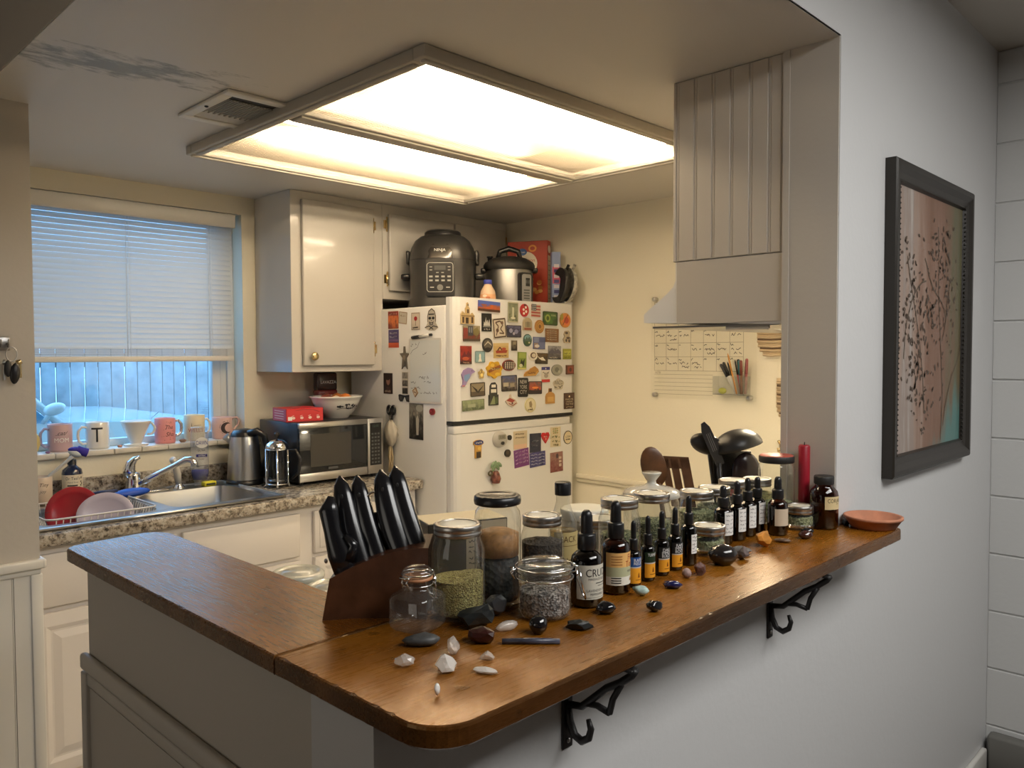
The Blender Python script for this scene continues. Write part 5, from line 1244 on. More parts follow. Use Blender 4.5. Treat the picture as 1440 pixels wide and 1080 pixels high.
mg('souvenir_magnet', 'round white coffee cup magnet with dark centre', 'f', 2.769, 1.470, .058, .044, W8, 'e', [('e', 0, .1, .72, .66, (90, 70, 56)), ('e', .1, .1, .5, .45, (215, 205, 185))], th=.007)
mg('souvenir_magnet', 'brown magnet with a white bird', 'f', 2.831, 1.457, .084, .050, PH((100, 80, 50), (70, 56, 34), (50, 40, 26), 4), 'r', [('p', [(-.7, .5), (-.3, .1), (.2, .3), (.7, -.4), (.0, -.35), (-.4, -.05)], W8), ('l', [(-1, -1), (1, -1), (1, 1), (-1, 1), (-1, -1)], .05, (60, 46, 30))], rot=-.03)
mg('souvenir_magnet', 'grey lake photo magnet with a line of caption', 'f', 2.927, 1.485, .092, .066, PH((150, 150, 155), (90, 88, 92), (70, 66, 66), 4), 'r', [('p', [(-1, 0), (-.4, .5), (0, .15), (.5, .6), (1, .1), (1, -.1), (-1, -.1)], (84, 82, 96)), ('s', -.8, .4, -.75, .16, (215, 210, 200))], rot=-.02)
mg('souvenir_magnet', 'lime green square magnet at the right edge of the freezer', 'f', 3.021, 1.478, .062, .052, (150, 150, 50), 'r', [('r', -.8, -.2, .8, .6, (180, 180, 80)), ('s', -.7, .7, .2, .4, (90, 90, 30)), ('s', -.7, .7, -.55, .3, (110, 110, 40))])
mg('souvenir_magnet', 'tall green comic poster magnet', 'f', 2.696, 1.447, .058, .082, (120, 140, 60), 'r', [('r', -.8, .3, .8, .9, (150, 165, 80)), ('p', [(-.6, -.5), (-.2, .2), (.1, -.1), (.6, .3), (.4, -.6)], (30, 36, 26)), ('e', -.3, -.55, .4, .2, (200, 200, 170)), ('r', -.9, -1, .9, -.8, (205, 200, 120))], rot=-.03)
mg('souvenir_magnet', 'oval dark red badge magnet with pale net pattern', 'f', 2.607, 1.427, .084, .052, (120, 50, 40), 'e', [('e', 0, 0, .88, .84, (70, 60, 56))]+[('e', -.6+.3*i, -.45+.3*j, .1, .12, (200, 190, 175)) for i in range(5) for j in range(4)], th=.006)
mg('souvenir_magnet', 'big yellow flower shaped magnet with a ribbon banner', 'f', 2.512, 1.408, .104, .082, (205, 160, 40), wob(48, .9, .09, 7), [('e', 0, 0, .62, .62, (190, 140, 50)), ('p', [(-.7, -.35), (.75, .25), (.65, .55), (-.8, -.05)], (140, 80, 36)), ('e', -.3, .5, .25, .2, (225, 190, 80)), ('e', .3, -.5, .3, .2, (220, 185, 70)), ('s', -.5, .5, .1, .2, (240, 220, 160))], th=.008)
mg('souvenir_magnet', 'purple and blue dolphin shaped magnet at the left edge', 'f', 2.352, 1.378, .084, .083, (150, 130, 175), [(-.9, .3), (-.6, .75), (0, 1), (.55, .9), (1, .55), (.5, .35), (.2, -.1), (-.2, -.55), (-.3, -.75), (-.55, -1), (-1, -1), (-.75, -.75), (-.7, -.3), (-.8, .0)], [('p', [(-.6, .2), (.2, .4), (.2, -.0), (-.3, -.5), (-.6, -.3)], (120, 150, 190)), ('e', .5, .65, .06, .05, K), ('e', -.7, -.9, .2, .08, (190, 120, 120))], th=.006)
mg('souvenir_magnet', 'small shiny gold paw magnet', 'f', 2.432, 1.390, .038, .048, BRASS, wob(32, .85, .14, 5), [('e', 0, -.2, .4, .35, (240, 215, 130)), ('e', -.4, .45, .16, .18, (240, 215, 130)), ('e', .4, .45, .16, .18, (240, 215, 130))], th=.006)
mg('souvenir_magnet', 'gold state outline magnet', 'f', 2.759, 1.397, .100, .050, (176, 128, 60), [(-1, -.95), (-.2, -.9), (.55, -.85), (1, -.1), (.9, .4), (.45, .95), (.2, .75), (-.1, .55), (-.3, .2), (-.75, -.1), (-.95, -.5)], [('s', -.5, .6, -.25, .4, (110, 70, 30)), ('l', [(-.7, -.75), (.5, -.65), (.8, 0)], .05, (215, 170, 90))], th=.006)
mg('souvenir_magnet', 'white magnet with blue top and red bottom bands', 'f', 2.860, 1.379, .060, .074, (222, 216, 204), 'r', [('r', -1, .6, 1, 1, (50, 50, 120)), ('r', -1, -1, 1, -.62, (190, 50, 45)), ('e', 0, .78, .1, .09, W8), ('s', -.7, .7, .25, .25, (110, 104, 96)), ('e', .05, -.15, .5, .3, (170, 160, 146))])
mg('souvenir_magnet', 'round silver coin magnet', 'f', 2.944, 1.400, .080, .055, mat('pewter', (.35, .35, .32), .4, metal=.7), 'e', [('e', 0, 0, .84, .84, (150, 150, 138)), ('e', -.1, .05, .4, .45, (110, 110, 100)), ('e', .3, -.3, .2, .25, (180, 178, 165))], th=.005)
mg('souvenir_magnet', 'small brown framed magnet at the right edge', 'f', 3.040, 1.400, .056, .046, (96, 60, 42), 'r', [('r', -.72, -.7, .72, .7, (140, 70, 50)), ('e', 0, 0, .35, .45, (70, 36, 28))], th=.007)
mg('souvenir_magnet', 'photo magnet of blue mountains behind buildings', 'f', 2.609, 1.344, .097, .070, PH((80, 90, 130), (110, 100, 90), (50, 44, 40), 5), 'r', [('p', [(-.9, .2), (-.4, .75), (0, .4), (.5, .8), (.9, .2)], (80, 84, 110)), ('r', -.8, -.4, -.1, .1, (180, 170, 150)), ('r', .1, -.5, .7, .0, (150, 140, 120)), ('l', [(-1, -1), (1, -1), (1, 1), (-1, 1), (-1, -1)], .05, (40, 38, 40))], rot=.02)
mg('souvenir_magnet', 'sepia photo magnet of a gull taking off', 'f', 2.410, 1.322, .084, .058, (140, 128, 104), 'r', [('r', -1, -1, 1, -.3, (84, 74, 60)), ('p', [(-.9, .7), (-.1, .0), (0, -.3), (.2, .0), (.9, .6), (.3, -.25), (.1, -.55), (-.2, -.4)], (46, 40, 34)), ('l', [(-1, -1), (1, -1), (1, 1), (-1, 1), (-1, -1)], .06, (40, 36, 32))], rot=.03)
mg('souvenir_magnet', 'tall black magnet with stacked white city lettering', 'f', 2.702, 1.322, .066, .090, K, 'rr', [('t', 'NEW', 0, .58, .4, 1.4, (205, 200, 190)), ('t', 'YORK', 0, .05, .4, 1.5, (205, 200, 190)), ('t', 'CITY', 0, -.48, .4, 1.4, (205, 200, 190))], rot=-.03, th=.005)
mg('souvenir_magnet', 'sunset photo magnet with glowing orange horizon', 'f', 2.785, 1.318, .090, .058, PH((110, 80, 80), (170, 80, 50), (40, 30, 34), 4, (1, 1, .5)), 'r', [('e', 0, 0, .5, .18, (235, 140, 70)), ('r', -1, -1, 1, -.4, (44, 34, 36)), ('l', [(-1, -1), (1, -1), (1, 1), (-1, 1), (-1, -1)], .06, (40, 34, 34))], rot=-.02)
mg('souvenir_magnet', 'black cut-out script magnet above the brown text card', 'f', 2.956, 1.329, .084, .060, (196, 188, 170), wob(36, .9, .08, 5), [('t', 'WACO', -.05, .3, .7, 1.5, K), ('s', -.7, .7, -.4, .4, K)], th=.003)
mg('souvenir_magnet', 'black and white lighthouse magnet over a green road picture', 'f', 2.508, 1.299, .060, .105, (44, 44, 40), [(-1, -1), (1, -1), (1, -.08), (.75, -.08), (.7, .75), (.3, 1), (-.4, .95), (-.75, .7), (-.8, -.08), (-1, -.08)], [('r', -.6, .1, .5, .4, W8), ('r', -.5, .55, .4, .8, W8), ('p', [(-.8, -.9), (-.1, -.2), (.1, -.2), (.3, -.9)], (130, 140, 100)), ('r', .2, -.85, .8, -.3, (70, 84, 56))], th=.005)
mg('souvenir_magnet', 'tan jug shaped bottle magnet', 'f', 2.892, 1.274, .064, .074, (186, 140, 76), [(-1, -1), (1, -1), (1, .1), (.8, .35), (.3, .5), (.25, 1), (-.25, 1), (-.3, .5), (-.8, .3), (-1, .0)], [('r', -.3, .55, .3, 1, (80, 52, 36)), ('r', -.7, -.75, .7, -.1, (206, 164, 96))], th=.006)
mg('souvenir_magnet', 'red and white cottage shaped magnet', 'f', 2.622, 1.263, .078, .060, (205, 190, 172), [(-.6, -.6), (.2, -1), (1, -.5), (.7, .1), (0, .5), (-.1, 1), (-.3, .9), (-.35, .45), (-1, .0)], [('p', [(-.9, .05), (-.3, .45), (.6, .0), (.1, -.3)], (150, 60, 50)), ('l', [(-.5, -.4), (.2, -.75), (.8, -.4)], .06, (140, 56, 46)), ('e', .1, -.4, .15, .15, (90, 50, 44))], th=.006)
mg('souvenir_magnet', 'round cream magnet with a small bird drawing near the bottom', 'f', 2.751, 1.236, .074, .070, (205, 196, 150), 'e', [('e', 0, 0, .86, .86, (222, 212, 178)), ('p', [(-.2, -.3), (-.3, .4), (.1, .6), (.3, .1), (.2, -.3)], (150, 130, 96)), ('l', [(.2, -.3), (.3, -.6)], .05, (110, 90, 60)), ('s', -.5, .4, -.6, .15, (120, 100, 66))], th=.005)
mg('souvenir_magnet', 'pale green panoramic photo magnet at the bottom left of the freezer', 'f', 2.383, 1.254, .129, .046, PH((150, 160, 120), (130, 138, 108), (90, 100, 74), 4, (1.5, 1, .6)), 'r', [('r', -.5, -.4, .2, .2, (165, 168, 140)), ('l', [(-1, -1), (1, -1), (1, 1), (-1, 1), (-1, -1)], .04, (110, 115, 90))], rot=.03)
mg('souvenir_magnet', 'brown and cream lettered card at the bottom right corner of the freezer', 'f', 3.036, 1.244, .078, .080, (74, 50, 36), 'r', [('e', 0, .55, .14, .12, (240, 225, 190)), ('t', 'FIND ME', 0, .2, .2, 1.5, (205, 190, 160)), ('t', 'UNDER', 0, -.1, .2, 1.3, (205, 190, 160)), ('t', 'THE PINE', 0, -.4, .2, 1.5, (205, 190, 160)), ('s', -.6, .6, -.75, .14, (180, 160, 130))])

# lower door
mg('badge_magnet', 'blue oval badge over a yellow and black token on the lower door', 'l', 2.412, 1.057, .060, .080, (190, 145, 70), [(-.7, -1), (.5, -1), (.6, .4), (1, .55), (.9, .85), (.4, 1), (-.4, 1), (-.9, .85), (-1, .55), (-.7, .4)], [('e', 0, .7, .95, .28, (40, 60, 120)), ('s', -.6, .6, .7, .16, W8), ('r', -.5, -1, .4, -.3, (56, 44, 34)), ('e', .1, .05, .35, .2, (215, 180, 90))], th=.006)
t = thing('kitchen_timer', 'round silver kitchen timer stuck on the lower fridge door', 'timer', (2.544, 2.5864, 1.090))
b = B(); b.T = Matrix.Rotation(PI/2, 4, 'X'); b.lathe([(.043, 0), (.044, .006), (.040, .016), (.034, .020), (0, .021)], mat('satin_plastic', (.48, .46, .42), .35), 36, squash=.86); b.build('case', t)
b = B(); fn = planar((0, -.0215, 0), (1, 0, 0), (0, 0, 1)); b.patch(rrect(-.024, .000, .024, .022, .004), fn, 0, C(135, 132, 118)); b.text('0:00', fn, 0, .011, .012, C(70, 70, 62), .034, d=.0005); b.build('display', t)
b = B(); fn = planar((0, -.021, 0), (1, 0, 0), (0, 0, 1)); b.prism(ellp(.002, -.017, .010, .008), fn, 0, .004, C(60, 58, 54)); b.build('button', t)
mg('round_magnet', 'small plain black round magnet beside the timer', 'l', 2.610, 1.092, .024, .024, K, 'e', [], th=.007)
mg('round_magnet', 'larger dark brown round magnet below the timer', 'l', 2.595, 1.021, .035, .035, (44, 38, 32), 'e', [('e', -.2, .2, .5, .5, (70, 60, 50))], th=.009)
mg('note_card', 'plain cream appointment card on the lower door', 'l', 2.684, 1.076, .094, .084, (206, 190, 160), 'r', [('s', -.7, .6, .65, .14, (150, 132, 104)), ('s', -.7, .7, .25, .14, (160, 142, 112)), ('r', -.9, -1, .9, -.5, (222, 186, 158))], th=.001)
mg('business_card', 'dark navy card on the lower door', 'l', 2.788, 1.053, .080, .092, (42, 46, 66), 'r', [('s', -.6, .5, .2, .12, (170, 172, 180)), ('s', -.6, .3, -.3, .10, (130, 132, 142))], rot=-.02, th=.001)
mg('heart_magnet', 'red heart magnet on the lower door', 'l', 2.857, 1.072, .056, .054, (190, 30, 36), [(0, -1), (.75, -.1), (1, .45), (.75, .95), (.3, .95), (0, .65), (-.3, .95), (-.75, .95), (-1, .45), (-.75, -.1)], [('s', -.5, .5, .3, .3, (235, 190, 180)), ('l', [(0, 0), (0, -.4)], .08, (235, 190, 180))], th=.006)
mg('lettered_sticker', 'white card with green floral lettering on the lower door', 'l', 2.934, 1.071, .076, .098, (214, 200, 168), 'r', [('e', -.4+.35*(k % 3), .8-.2*(k//3), .16, .07, (140, 150, 90) if k % 2 else (170, 150, 90)) for k in range(9)]+[('s', -.7, .7, .0, .3, (120, 124, 84)), ('s', -.7, .7, -.45, .3, (130, 128, 90)), ('s', -.5, .5, -.8, .15, (150, 140, 100))], th=.001)
mg('round_sticker', 'white oval sticker with a black outline at the right of the lower door', 'l', 3.028, 1.061, .068, .068, (36, 34, 32), 'e', [('e', 0, 0, .88, .9, (222, 206, 170)), ('t', 'LTM', 0, .1, .3, 1.0, K), ('s', -.5, .5, -.3, .14, (90, 80, 64))], th=.001)
mg('quote_card', 'purple card with white lettering on the lower door', 'l', 2.692, .990, .100, .084, (112, 50, 120), 'r', [('s', -.8, .8, .7-.4*k, .22, (220, 190, 220)) for k in range(4)], rot=.08, th=.0015)
mg('quote_card', 'indigo card with white lettering on the lower door', 'l', 2.803, .973, .110, .070, (66, 62, 120), 'r', [('s', -.85, .85, .65-.42*k, .24, (205, 205, 225)) for k in range(4)], rot=.04, th=.0025)
mg('picture_card', 'dusty pink collage card below the white stickers', 'l', 2.942, .946, .094, .098, PH((150, 110, 100), (130, 84, 80), (120, 60, 60), 6), 'r', [('e', .1, .6, .2, .25, (70, 50, 56)), ('r', .35, -.5, .75, .5, (200, 180, 165)), ('r', .35, -.2, .75, -.1, (110, 60, 60)), ('r', .35, .15, .75, .25, (110, 60, 60))], rot=.02, th=.001)
t = thing('planter_magnet', 'little pot magnet with green leaves over a rust coloured cone', 'magnet', (2.505, 2.586, .945), 0, 'magnets on the lower fridge door')
b = B(); b.lathe([(.018, -.05), (.024, -.03), (.016, -.004), (.010, .004), (0, .004)], mat('rust_glaze', (.20, .07, .05), .4, vary=(60, .7)), 16, (0, -.018)); b.build('pot', t)
b = B(); GRN = C(120, 145, 110)
for k, (x, z, a) in enumerate(((-.012, .02, .5), (.012, .022, -.5), (0, .034, 0), (.024, .032, -.9), (-.018, .034, .7))): b.ball((x, -.018, z), (.009, .005, .018), GRN, 10, 8, T=Matrix.Rotation(a, 3, 'Y'))
b.build('leaves', t)
b = B(); b.tube([(-.034+.012*math.cos(q*PI/6), -.018, -.002+.010*math.sin(q*PI/6)) for q in range(12)], .004, C(90, 80, 50), 7, closed=True); b.build('ring', t)

# left side of the fridge
mg('postcard', 'orange sunset card at the top left of the fridge side', 's', 3.015, 1.640, .079, .082, PH((190, 70, 40), (215, 120, 60), (120, 50, 40), 3, (1, 1, .5)), 'r', [('r', -1, .5, 1, 1, (150, 60, 50)), ('s', -.7, .7, .7, .2, (225, 170, 150))], th=.001)
mg('note_card', 'small white outlined card beside the orange card', 's', 2.942, 1.648, .064, .056, (196, 188, 172), 'r', [('l', [(-.9, -.9), (.9, -.9), (.9, .9), (-.9, .9), (-.9, -.9)], .05, (150, 120, 100)), ('s', -.6, .6, .3, .25, (150, 130, 110))], rot=-.12, th=.001)
mg('postcard', 'purple and orange card below the orange sunset card', 's', 3.013, 1.553, .079, .084, (70, 60, 110), 'r', [('r', -1, -1, 1, -.45, (200, 84, 50)), ('s', -.7, .7, .6, .2, (205, 200, 215)), ('s', -.7, .7, .2, .2, (190, 185, 210)), ('r', -.9, -.35, .9, -.1, (110, 80, 130))], th=.001)
mg('rose_card', 'white card with a red rose on the fridge side', 's', 2.848, 1.629, .064, .080, (214, 200, 182), 'r', [('l', [(-.9, -.92), (.9, -.92), (.9, .92), (-.9, .92), (-.9, -.92)], .04, (150, 140, 130)), ('e', .02, .3, .36, .26, (165, 40, 44)), ('l', [(.02, .05), (0, -.5)], .05, (120, 110, 90)), ('s', -.6, .6, -.7, .12, (120, 110, 100))], th=.001)
mg('skull_sticker', 'black line drawn skull sticker above the whiteboard', 's', 2.735, 1.633, .098, .104, (200, 192, 176), [(-.95, -.7), (-.4, -.95), (.4, -.95), (.95, -.7), (.6, -.3), (.62, .3), (.45, .75), (0, 1), (-.45, .75), (-.62, .3), (-.6, -.3)],
   [('l', [(-.55, -.2), (-.55, .3), (-.4, .7), (0, .92), (.4, .7), (.55, .3), (.55, -.2)], .035, K), ('e', -.24, .12, .2, .12, K), ('e', .24, .12, .2, .12, K), ('l', [(-.4, .45), (.4, .45)], .05, K), ('p', [(0, 0), (-.08, -.12), (.08, -.12)], K), ('l', [(-.25, -.28), (.25, -.28)], .03, K), ('l', [(-.2, -.2), (-.15, -.38)], .02, K), ('l', [(.2, -.2), (.15, -.38)], .02, K), ('l', [(-.3, -.15), (-.2, -.45), (.2, -.45), (.3, -.15)], .03, K), ('l', [(-.9, -.66), (-.3, -.55), (.3, -.85)], .04, (40, 40, 42)), ('l', [(.9, -.66), (.3, -.55), (-.3, -.85)], .04, (40, 40, 42))], th=.001)
t = thing('whiteboard', 'small white framed dry erase board with notes on the fridge side', 'whiteboard', (2.2748, 2.779, 1.405))
fn = planar((0, 0, 0), (0, -1, 0), (0, 0, 1))
b = B(); b.prism(rrect(-.113, -.146, .113, .146, .008), fn, 0, .006, CERAM); b.build('frame', t)
b = B(); b.patch(rectp(-.104, -.137, .104, .137), fn, .0072, mat('dry_erase_surface', (.72, .75, .74), .15)); b.build('panel', t)
b = B(); rn = random.Random(31); IK = C(50, 52, 56)
for (x0, x1, y, h) in ((-.098, -.055, .118, .018), (-.012, .018, .078, .016), (-.04, .03, -.03, .015), (-.005, .05, -.05, .012), (-.098, -.06, -.055, .016), (-.098, -.03, -.078, .012), (-.03, .085, -.098, .014)): b.scrawl(fn, x0, x1, y, h, IK, rn, .0018, .0078)
b.line([(-.10, .075), (-.085, .092), (-.05, .105), (-.035, .13)], fn, .0016, IK, .0078); b.build('handwriting', t)
t = thing('dry_erase_marker', 'black and white marker lying along the top of the whiteboard', 'marker', (2.266, 2.795, 1.559))
b = B(); b.tube([(0, .015, 0), (0, -.055, .006)], .007, CERAM, 12); b.build('barrel', t)
b = B(); b.tube([(0, .014, 0), (0, .068, -.004), (0, .074, -.004)], [.0078, .0078, .004], BLACK, 12); b.tube([(0, -.055, .006), (0, -.068, .007)], .006, BLACK, 10); b.build('cap', t)
mg('diamond_magnet', 'small diamond shaped wooden magnet on the whiteboard', 's', 2.845, 1.307, .040, .046, (150, 120, 90), [(0, -1), (1, -.1), (.2, 1), (-1, .3)], [('p', [(0, -.75), (.7, -.1), (.15, .7), (-.7, .2)], (205, 190, 165)), ('l', [(-.5, .1), (.5, -.1)], .08, (110, 70, 60))], th=.011)
mg('star_ornament', 'pewter star ornament hanging above a photo strip on the fridge side', 's', 2.928, 1.462, .068, .108, (100, 92, 82), [(-.12, 1), (-.2, .45), (-1, .4), (-.4, .0), (-.6, -.95), (0, -.5), (.6, -.95), (.4, .0), (1, .4), (.2, .45), (.12, 1)], [('e', 0, .05, .3, .2, (130, 120, 106)), ('e', .15, -.5, .3, .25, (70, 64, 58))], th=.006)
mg('photo_strip', 'strip of three tiny black and white photos on the fridge side', 's', 2.929, 1.346, .046, .104, (205, 198, 184), 'r', [('r', -.85, .42, .85, .94, PH((150, 145, 135), (80, 76, 70), (30, 28, 26), 6)), ('r', -.85, -.26, .85, .26, PH((150, 145, 135), (80, 76, 70), (30, 28, 26), 6)), ('r', -.85, -.94, .85, -.42, PH((150, 145, 135), (80, 76, 70), (30, 28, 26), 6))], th=.001)
mg('sunglasses_magnet', 'black sunglasses shaped magnet below the photo strip', 's', 2.931, 1.277, .088, .034, K, [(-1, .8), (-.85, 1), (-.2, .75), (.2, .75), (.85, 1), (1, .8), (.95, -.4), (.7, -1), (.35, -.9), (.12, .25), (-.12, .25), (-.35, -.9), (-.7, -1), (-.95, -.4)], [('e', -.55, 0, .28, .5, (60, 58, 56)), ('e', .55, 0, .28, .5, (60, 58, 56))], th=.005)
mg('portrait_card', 'dark brown portrait picture near the cabinet corner', 's', 3.060, 1.342, .070, .098, (44, 32, 28), 'r', [('e', .05, .25, .42, .42, (150, 110, 90)), ('e', .0, .55, .46, .25, (40, 28, 24)), ('p', [(-.7, -1), (-.3, -.3), (.4, -.3), (.8, -1)], (70, 50, 44)), ('s', -.6, .6, -.75, .14, (190, 170, 150))], th=.001)
mg('photo_print', 'tall black and white snapshot of two people standing among trees', 's', 2.850, 1.173, .102, .164, PH((130, 126, 116), (84, 80, 72), (36, 34, 30), 6), 'r', [('p', [(-.45, -.75), (-.5, .1), (-.3, .35), (-.05, .1), (-.1, -.75)], (40, 37, 33)), ('e', -.28, .42, .13, .1, (150, 140, 125)), ('p', [(.05, -.75), (.0, .15), (.2, .4), (.42, .1), (.35, -.75)], (190, 184, 170)), ('e', .2, .48, .13, .1, (160, 150, 134)), ('e', .5, .75, .5, .2, (170, 168, 156))], rot=-.01, th=.001)
mg('round_magnet', 'dark red round magnet on the fridge side', 's', 2.731, 1.223, .032, .030, (120, 24, 30), 'e', [('e', -.25, .25, .3, .3, (170, 60, 64))], th=.009)
# ------------------------------------------------------------------ jars and bottles on the bar
LIDM = mat('jar_lid_tin', (0.62, 0.60, 0.55), 0.3, metal=1.0)
LIDC = mat('jar_lid_cream_enamel', (0.66, 0.63, 0.52), 0.35)
BANDM = mat('jar_band_tin', (0.50, 0.48, 0.45), 0.32, metal=1.0)
def herb(name, c1, c2, scale=160, lo=.35, hi=.65):
    m, nt, out = newmat(name)
    v = add(nt, 'TexVoronoi', Vector=coords(nt), Scale=float(scale)); n = add(nt, 'TexNoise', Vector=coords(nt), Scale=scale*.4, Detail=4.0)
    a = add(nt, 'MixRGB', i0=.5, i1=v.outputs['Color'], i2=n.outputs[0]); bw = add(nt, 'RGBToBW', i0=a.outputs[0])
    c = ramp(nt, bw.outputs[0], [(lo, c1), (hi, c2)])
    bp = add(nt, 'Bump', Height=v.outputs['Distance'], Strength=.8, Distance=.003)
    p = add(nt, 'BsdfPrincipled', Base__Color=c, Roughness=.8, Normal=bp.outputs[0]); nt.links.new(p.outputs[0], out.inputs[0]); return m
H_GRAIN = herb('yellow_grain', (.20, .15, .035), (.46, .40, .13), 420)
H_GREEN = herb('dried_green_herb', (.035, .05, .015), (.24, .25, .12), 260)
H_BROWN = herb('dark_brown_powder', (.030, .020, .013), (.07, .05, .032), 220)
H_LAV = herb('dried_lavender', (.05, .045, .045), (.46, .42, .40), 300)
H_BLACK = herb('black_tea', (.006, .006, .006), (.03, .028, .026), 150)
H_PALE = herb('pale_green_herb', (.13, .15, .055), (.48, .50, .27), 240)
def band_lid(t, r, z, h=0.016, top=LIDC):
    b = B(); b.lathe([(r*.97, z), (r*1.03, z+.001), (r*1.03, z+h*.35), (r*1.0, z+h*.42), (r*1.03, z+h*.5), (r*1.03, z+h*.92), (r*1.0, z+h), (r*.84, z+h), (r*.83, z+h-.0012)], BANDM, 40)
    o = b.build('screw_band', t)
    b = B(); b.lathe([(r*.845, z+h-.0014), (r*.80, z+h-.0022), (r*.78, z+h-.0012), (r*.5, z+h-.0006), (0, z+h-.0004)], top, 36); b.build('lid', t)
def mason(name, label, x, y, r, h, fill, fill_m, group='jars on the bar', neck=None, name2=None, lidr=None, rib=False, tilt=0.0, top=LIDC):
    t = thing(name, label, 'jar', (x, y, BZ), 0, group)
    nr = lidr or r*.86; zl = h-.018
    b = B(); b.lathe([(0, .004), (r*.80, .003), (r*.92, .001), (r*.98, .006), (r, .014), (r, zl-.030), (r*.985, zl-.020), (nr*1.0, zl-.006), (nr*.97, zl)], GLASS, 40); b.build('glass', t)
    if fill:
        ri = r-.0032; n = 36
        b = B()
        rows = [(ri*.85, .0065), (ri*.97, .010), (ri, .018), (ri, fill*h-.004)]
        b.lathe(rows, fill_m, n)
        vs = []; rn = random.Random(int(x*1000))
        for q in (1, .75, .5, .25):
            for k in range(n):
                a = 2*PI*k/n; vs.append((ri*q*math.cos(a), ri*q*math.sin(a), fill*h-.004+tilt*ri*q*math.cos(a+.8)+(rn.uniform(-.0015, .0025) if q < 1 else tilt*0)+(1-q)*.003))
        for k in range(n): vs[k] = (vs[k][0], vs[k][1], fill*h-.004+tilt*ri*math.cos(2*PI*k/n+.8))
        if tilt:
            for k in range(n): b.v[3*n+k] = tuple(vs[k])
        vs.append((0, 0, fill*h))
        fs = [(r_*n+k, r_*n+(k+1) % n, (r_+1)*n+(k+1) % n, (r_+1)*n+k) for r_ in range(3) for k in range(n)]+[(3*n+k, 3*n+(k+1) % n, 4*n) for k in range(n)]
        b.raw(vs, fs, fill_m, True); b.build('contents', t)
    band_lid(t, nr, zl, .018, top)
    return t
mason('mason_jar', 'tall mason jar of yellow grain behind the square stoppered jar', .802, .906, .0415, .143, .44, H_GRAIN, tilt=.22)
mason('mason_jar', 'tall mason jar of dark brown powder behind the lavender jar', 1.005, .917, .038, .125, .66, H_BROWN)
# the wide jar with a black lid
t = thing('storage_jar', 'tallest clear jar with a black lid holding black tea, with an amber reflection modelled above it', 'jar', (.893, .912, BZ), 0, 'jars on the bar')
b = B(); b.lathe([(0, .004), (.034, .002), (.0375, .008), (.0375, .135), (.036, .148), (.031, .155), (.031, .166)], GLASS, 40); b.build('glass', t)
b = B(); b.lathe([(.0, .006), (.0335, .007), (.034, .012), (.034, .072), (.02, .076), (0, .077)], H_BLACK, 32); b.build('contents', t, 'black tea')
b = B(); b.lathe([(0, .0765), (.034, .0775), (.0343, .112), (.02, .118), (0, .120)], mat('amber_reflection', (.36, .17, .05), .6, vary=(90, .3)), 32); b.build('contents', t, 'amber reflection modelled as a layer')  # amber reflection in the glass, built as a coloured fill
b = B(); b.lathe([(.032, .158), (.0375, .160), (.0385, .165), (.0375, .172), (.034, .1745), (.029, .174), (.028, .1725), (0, .1735)], BLACK, 40); b.build('lid', t)
# box standing behind the jars
t = thing('tea_box', 'dark sided food box with a pale top behind the tall jars', 'box', (.942, 1.052, .9145), math.radians(-20))
b = B(); b.box(-.075, .075, -.03, .055, 0, .270, C(52, 46, 36), .001, 1); b.build('carton', t)
b = B(); b.box(-.073, .073, -.028, .053, 0.2698, .2708, C(205, 188, 150)); b.box(-.005, .073, -.0308, -.0298, .02, .268, C(176, 160, 132)); fn = planar((0, -.031, 0), (1, 0, 0), (0, 0, 1))
rn = random.Random(3)
for k in range(9): b.scrawl(fn, .0, .068, .235-k*.010, .005, C(60, 52, 44), rn, .0012)
b.build('printing', t)

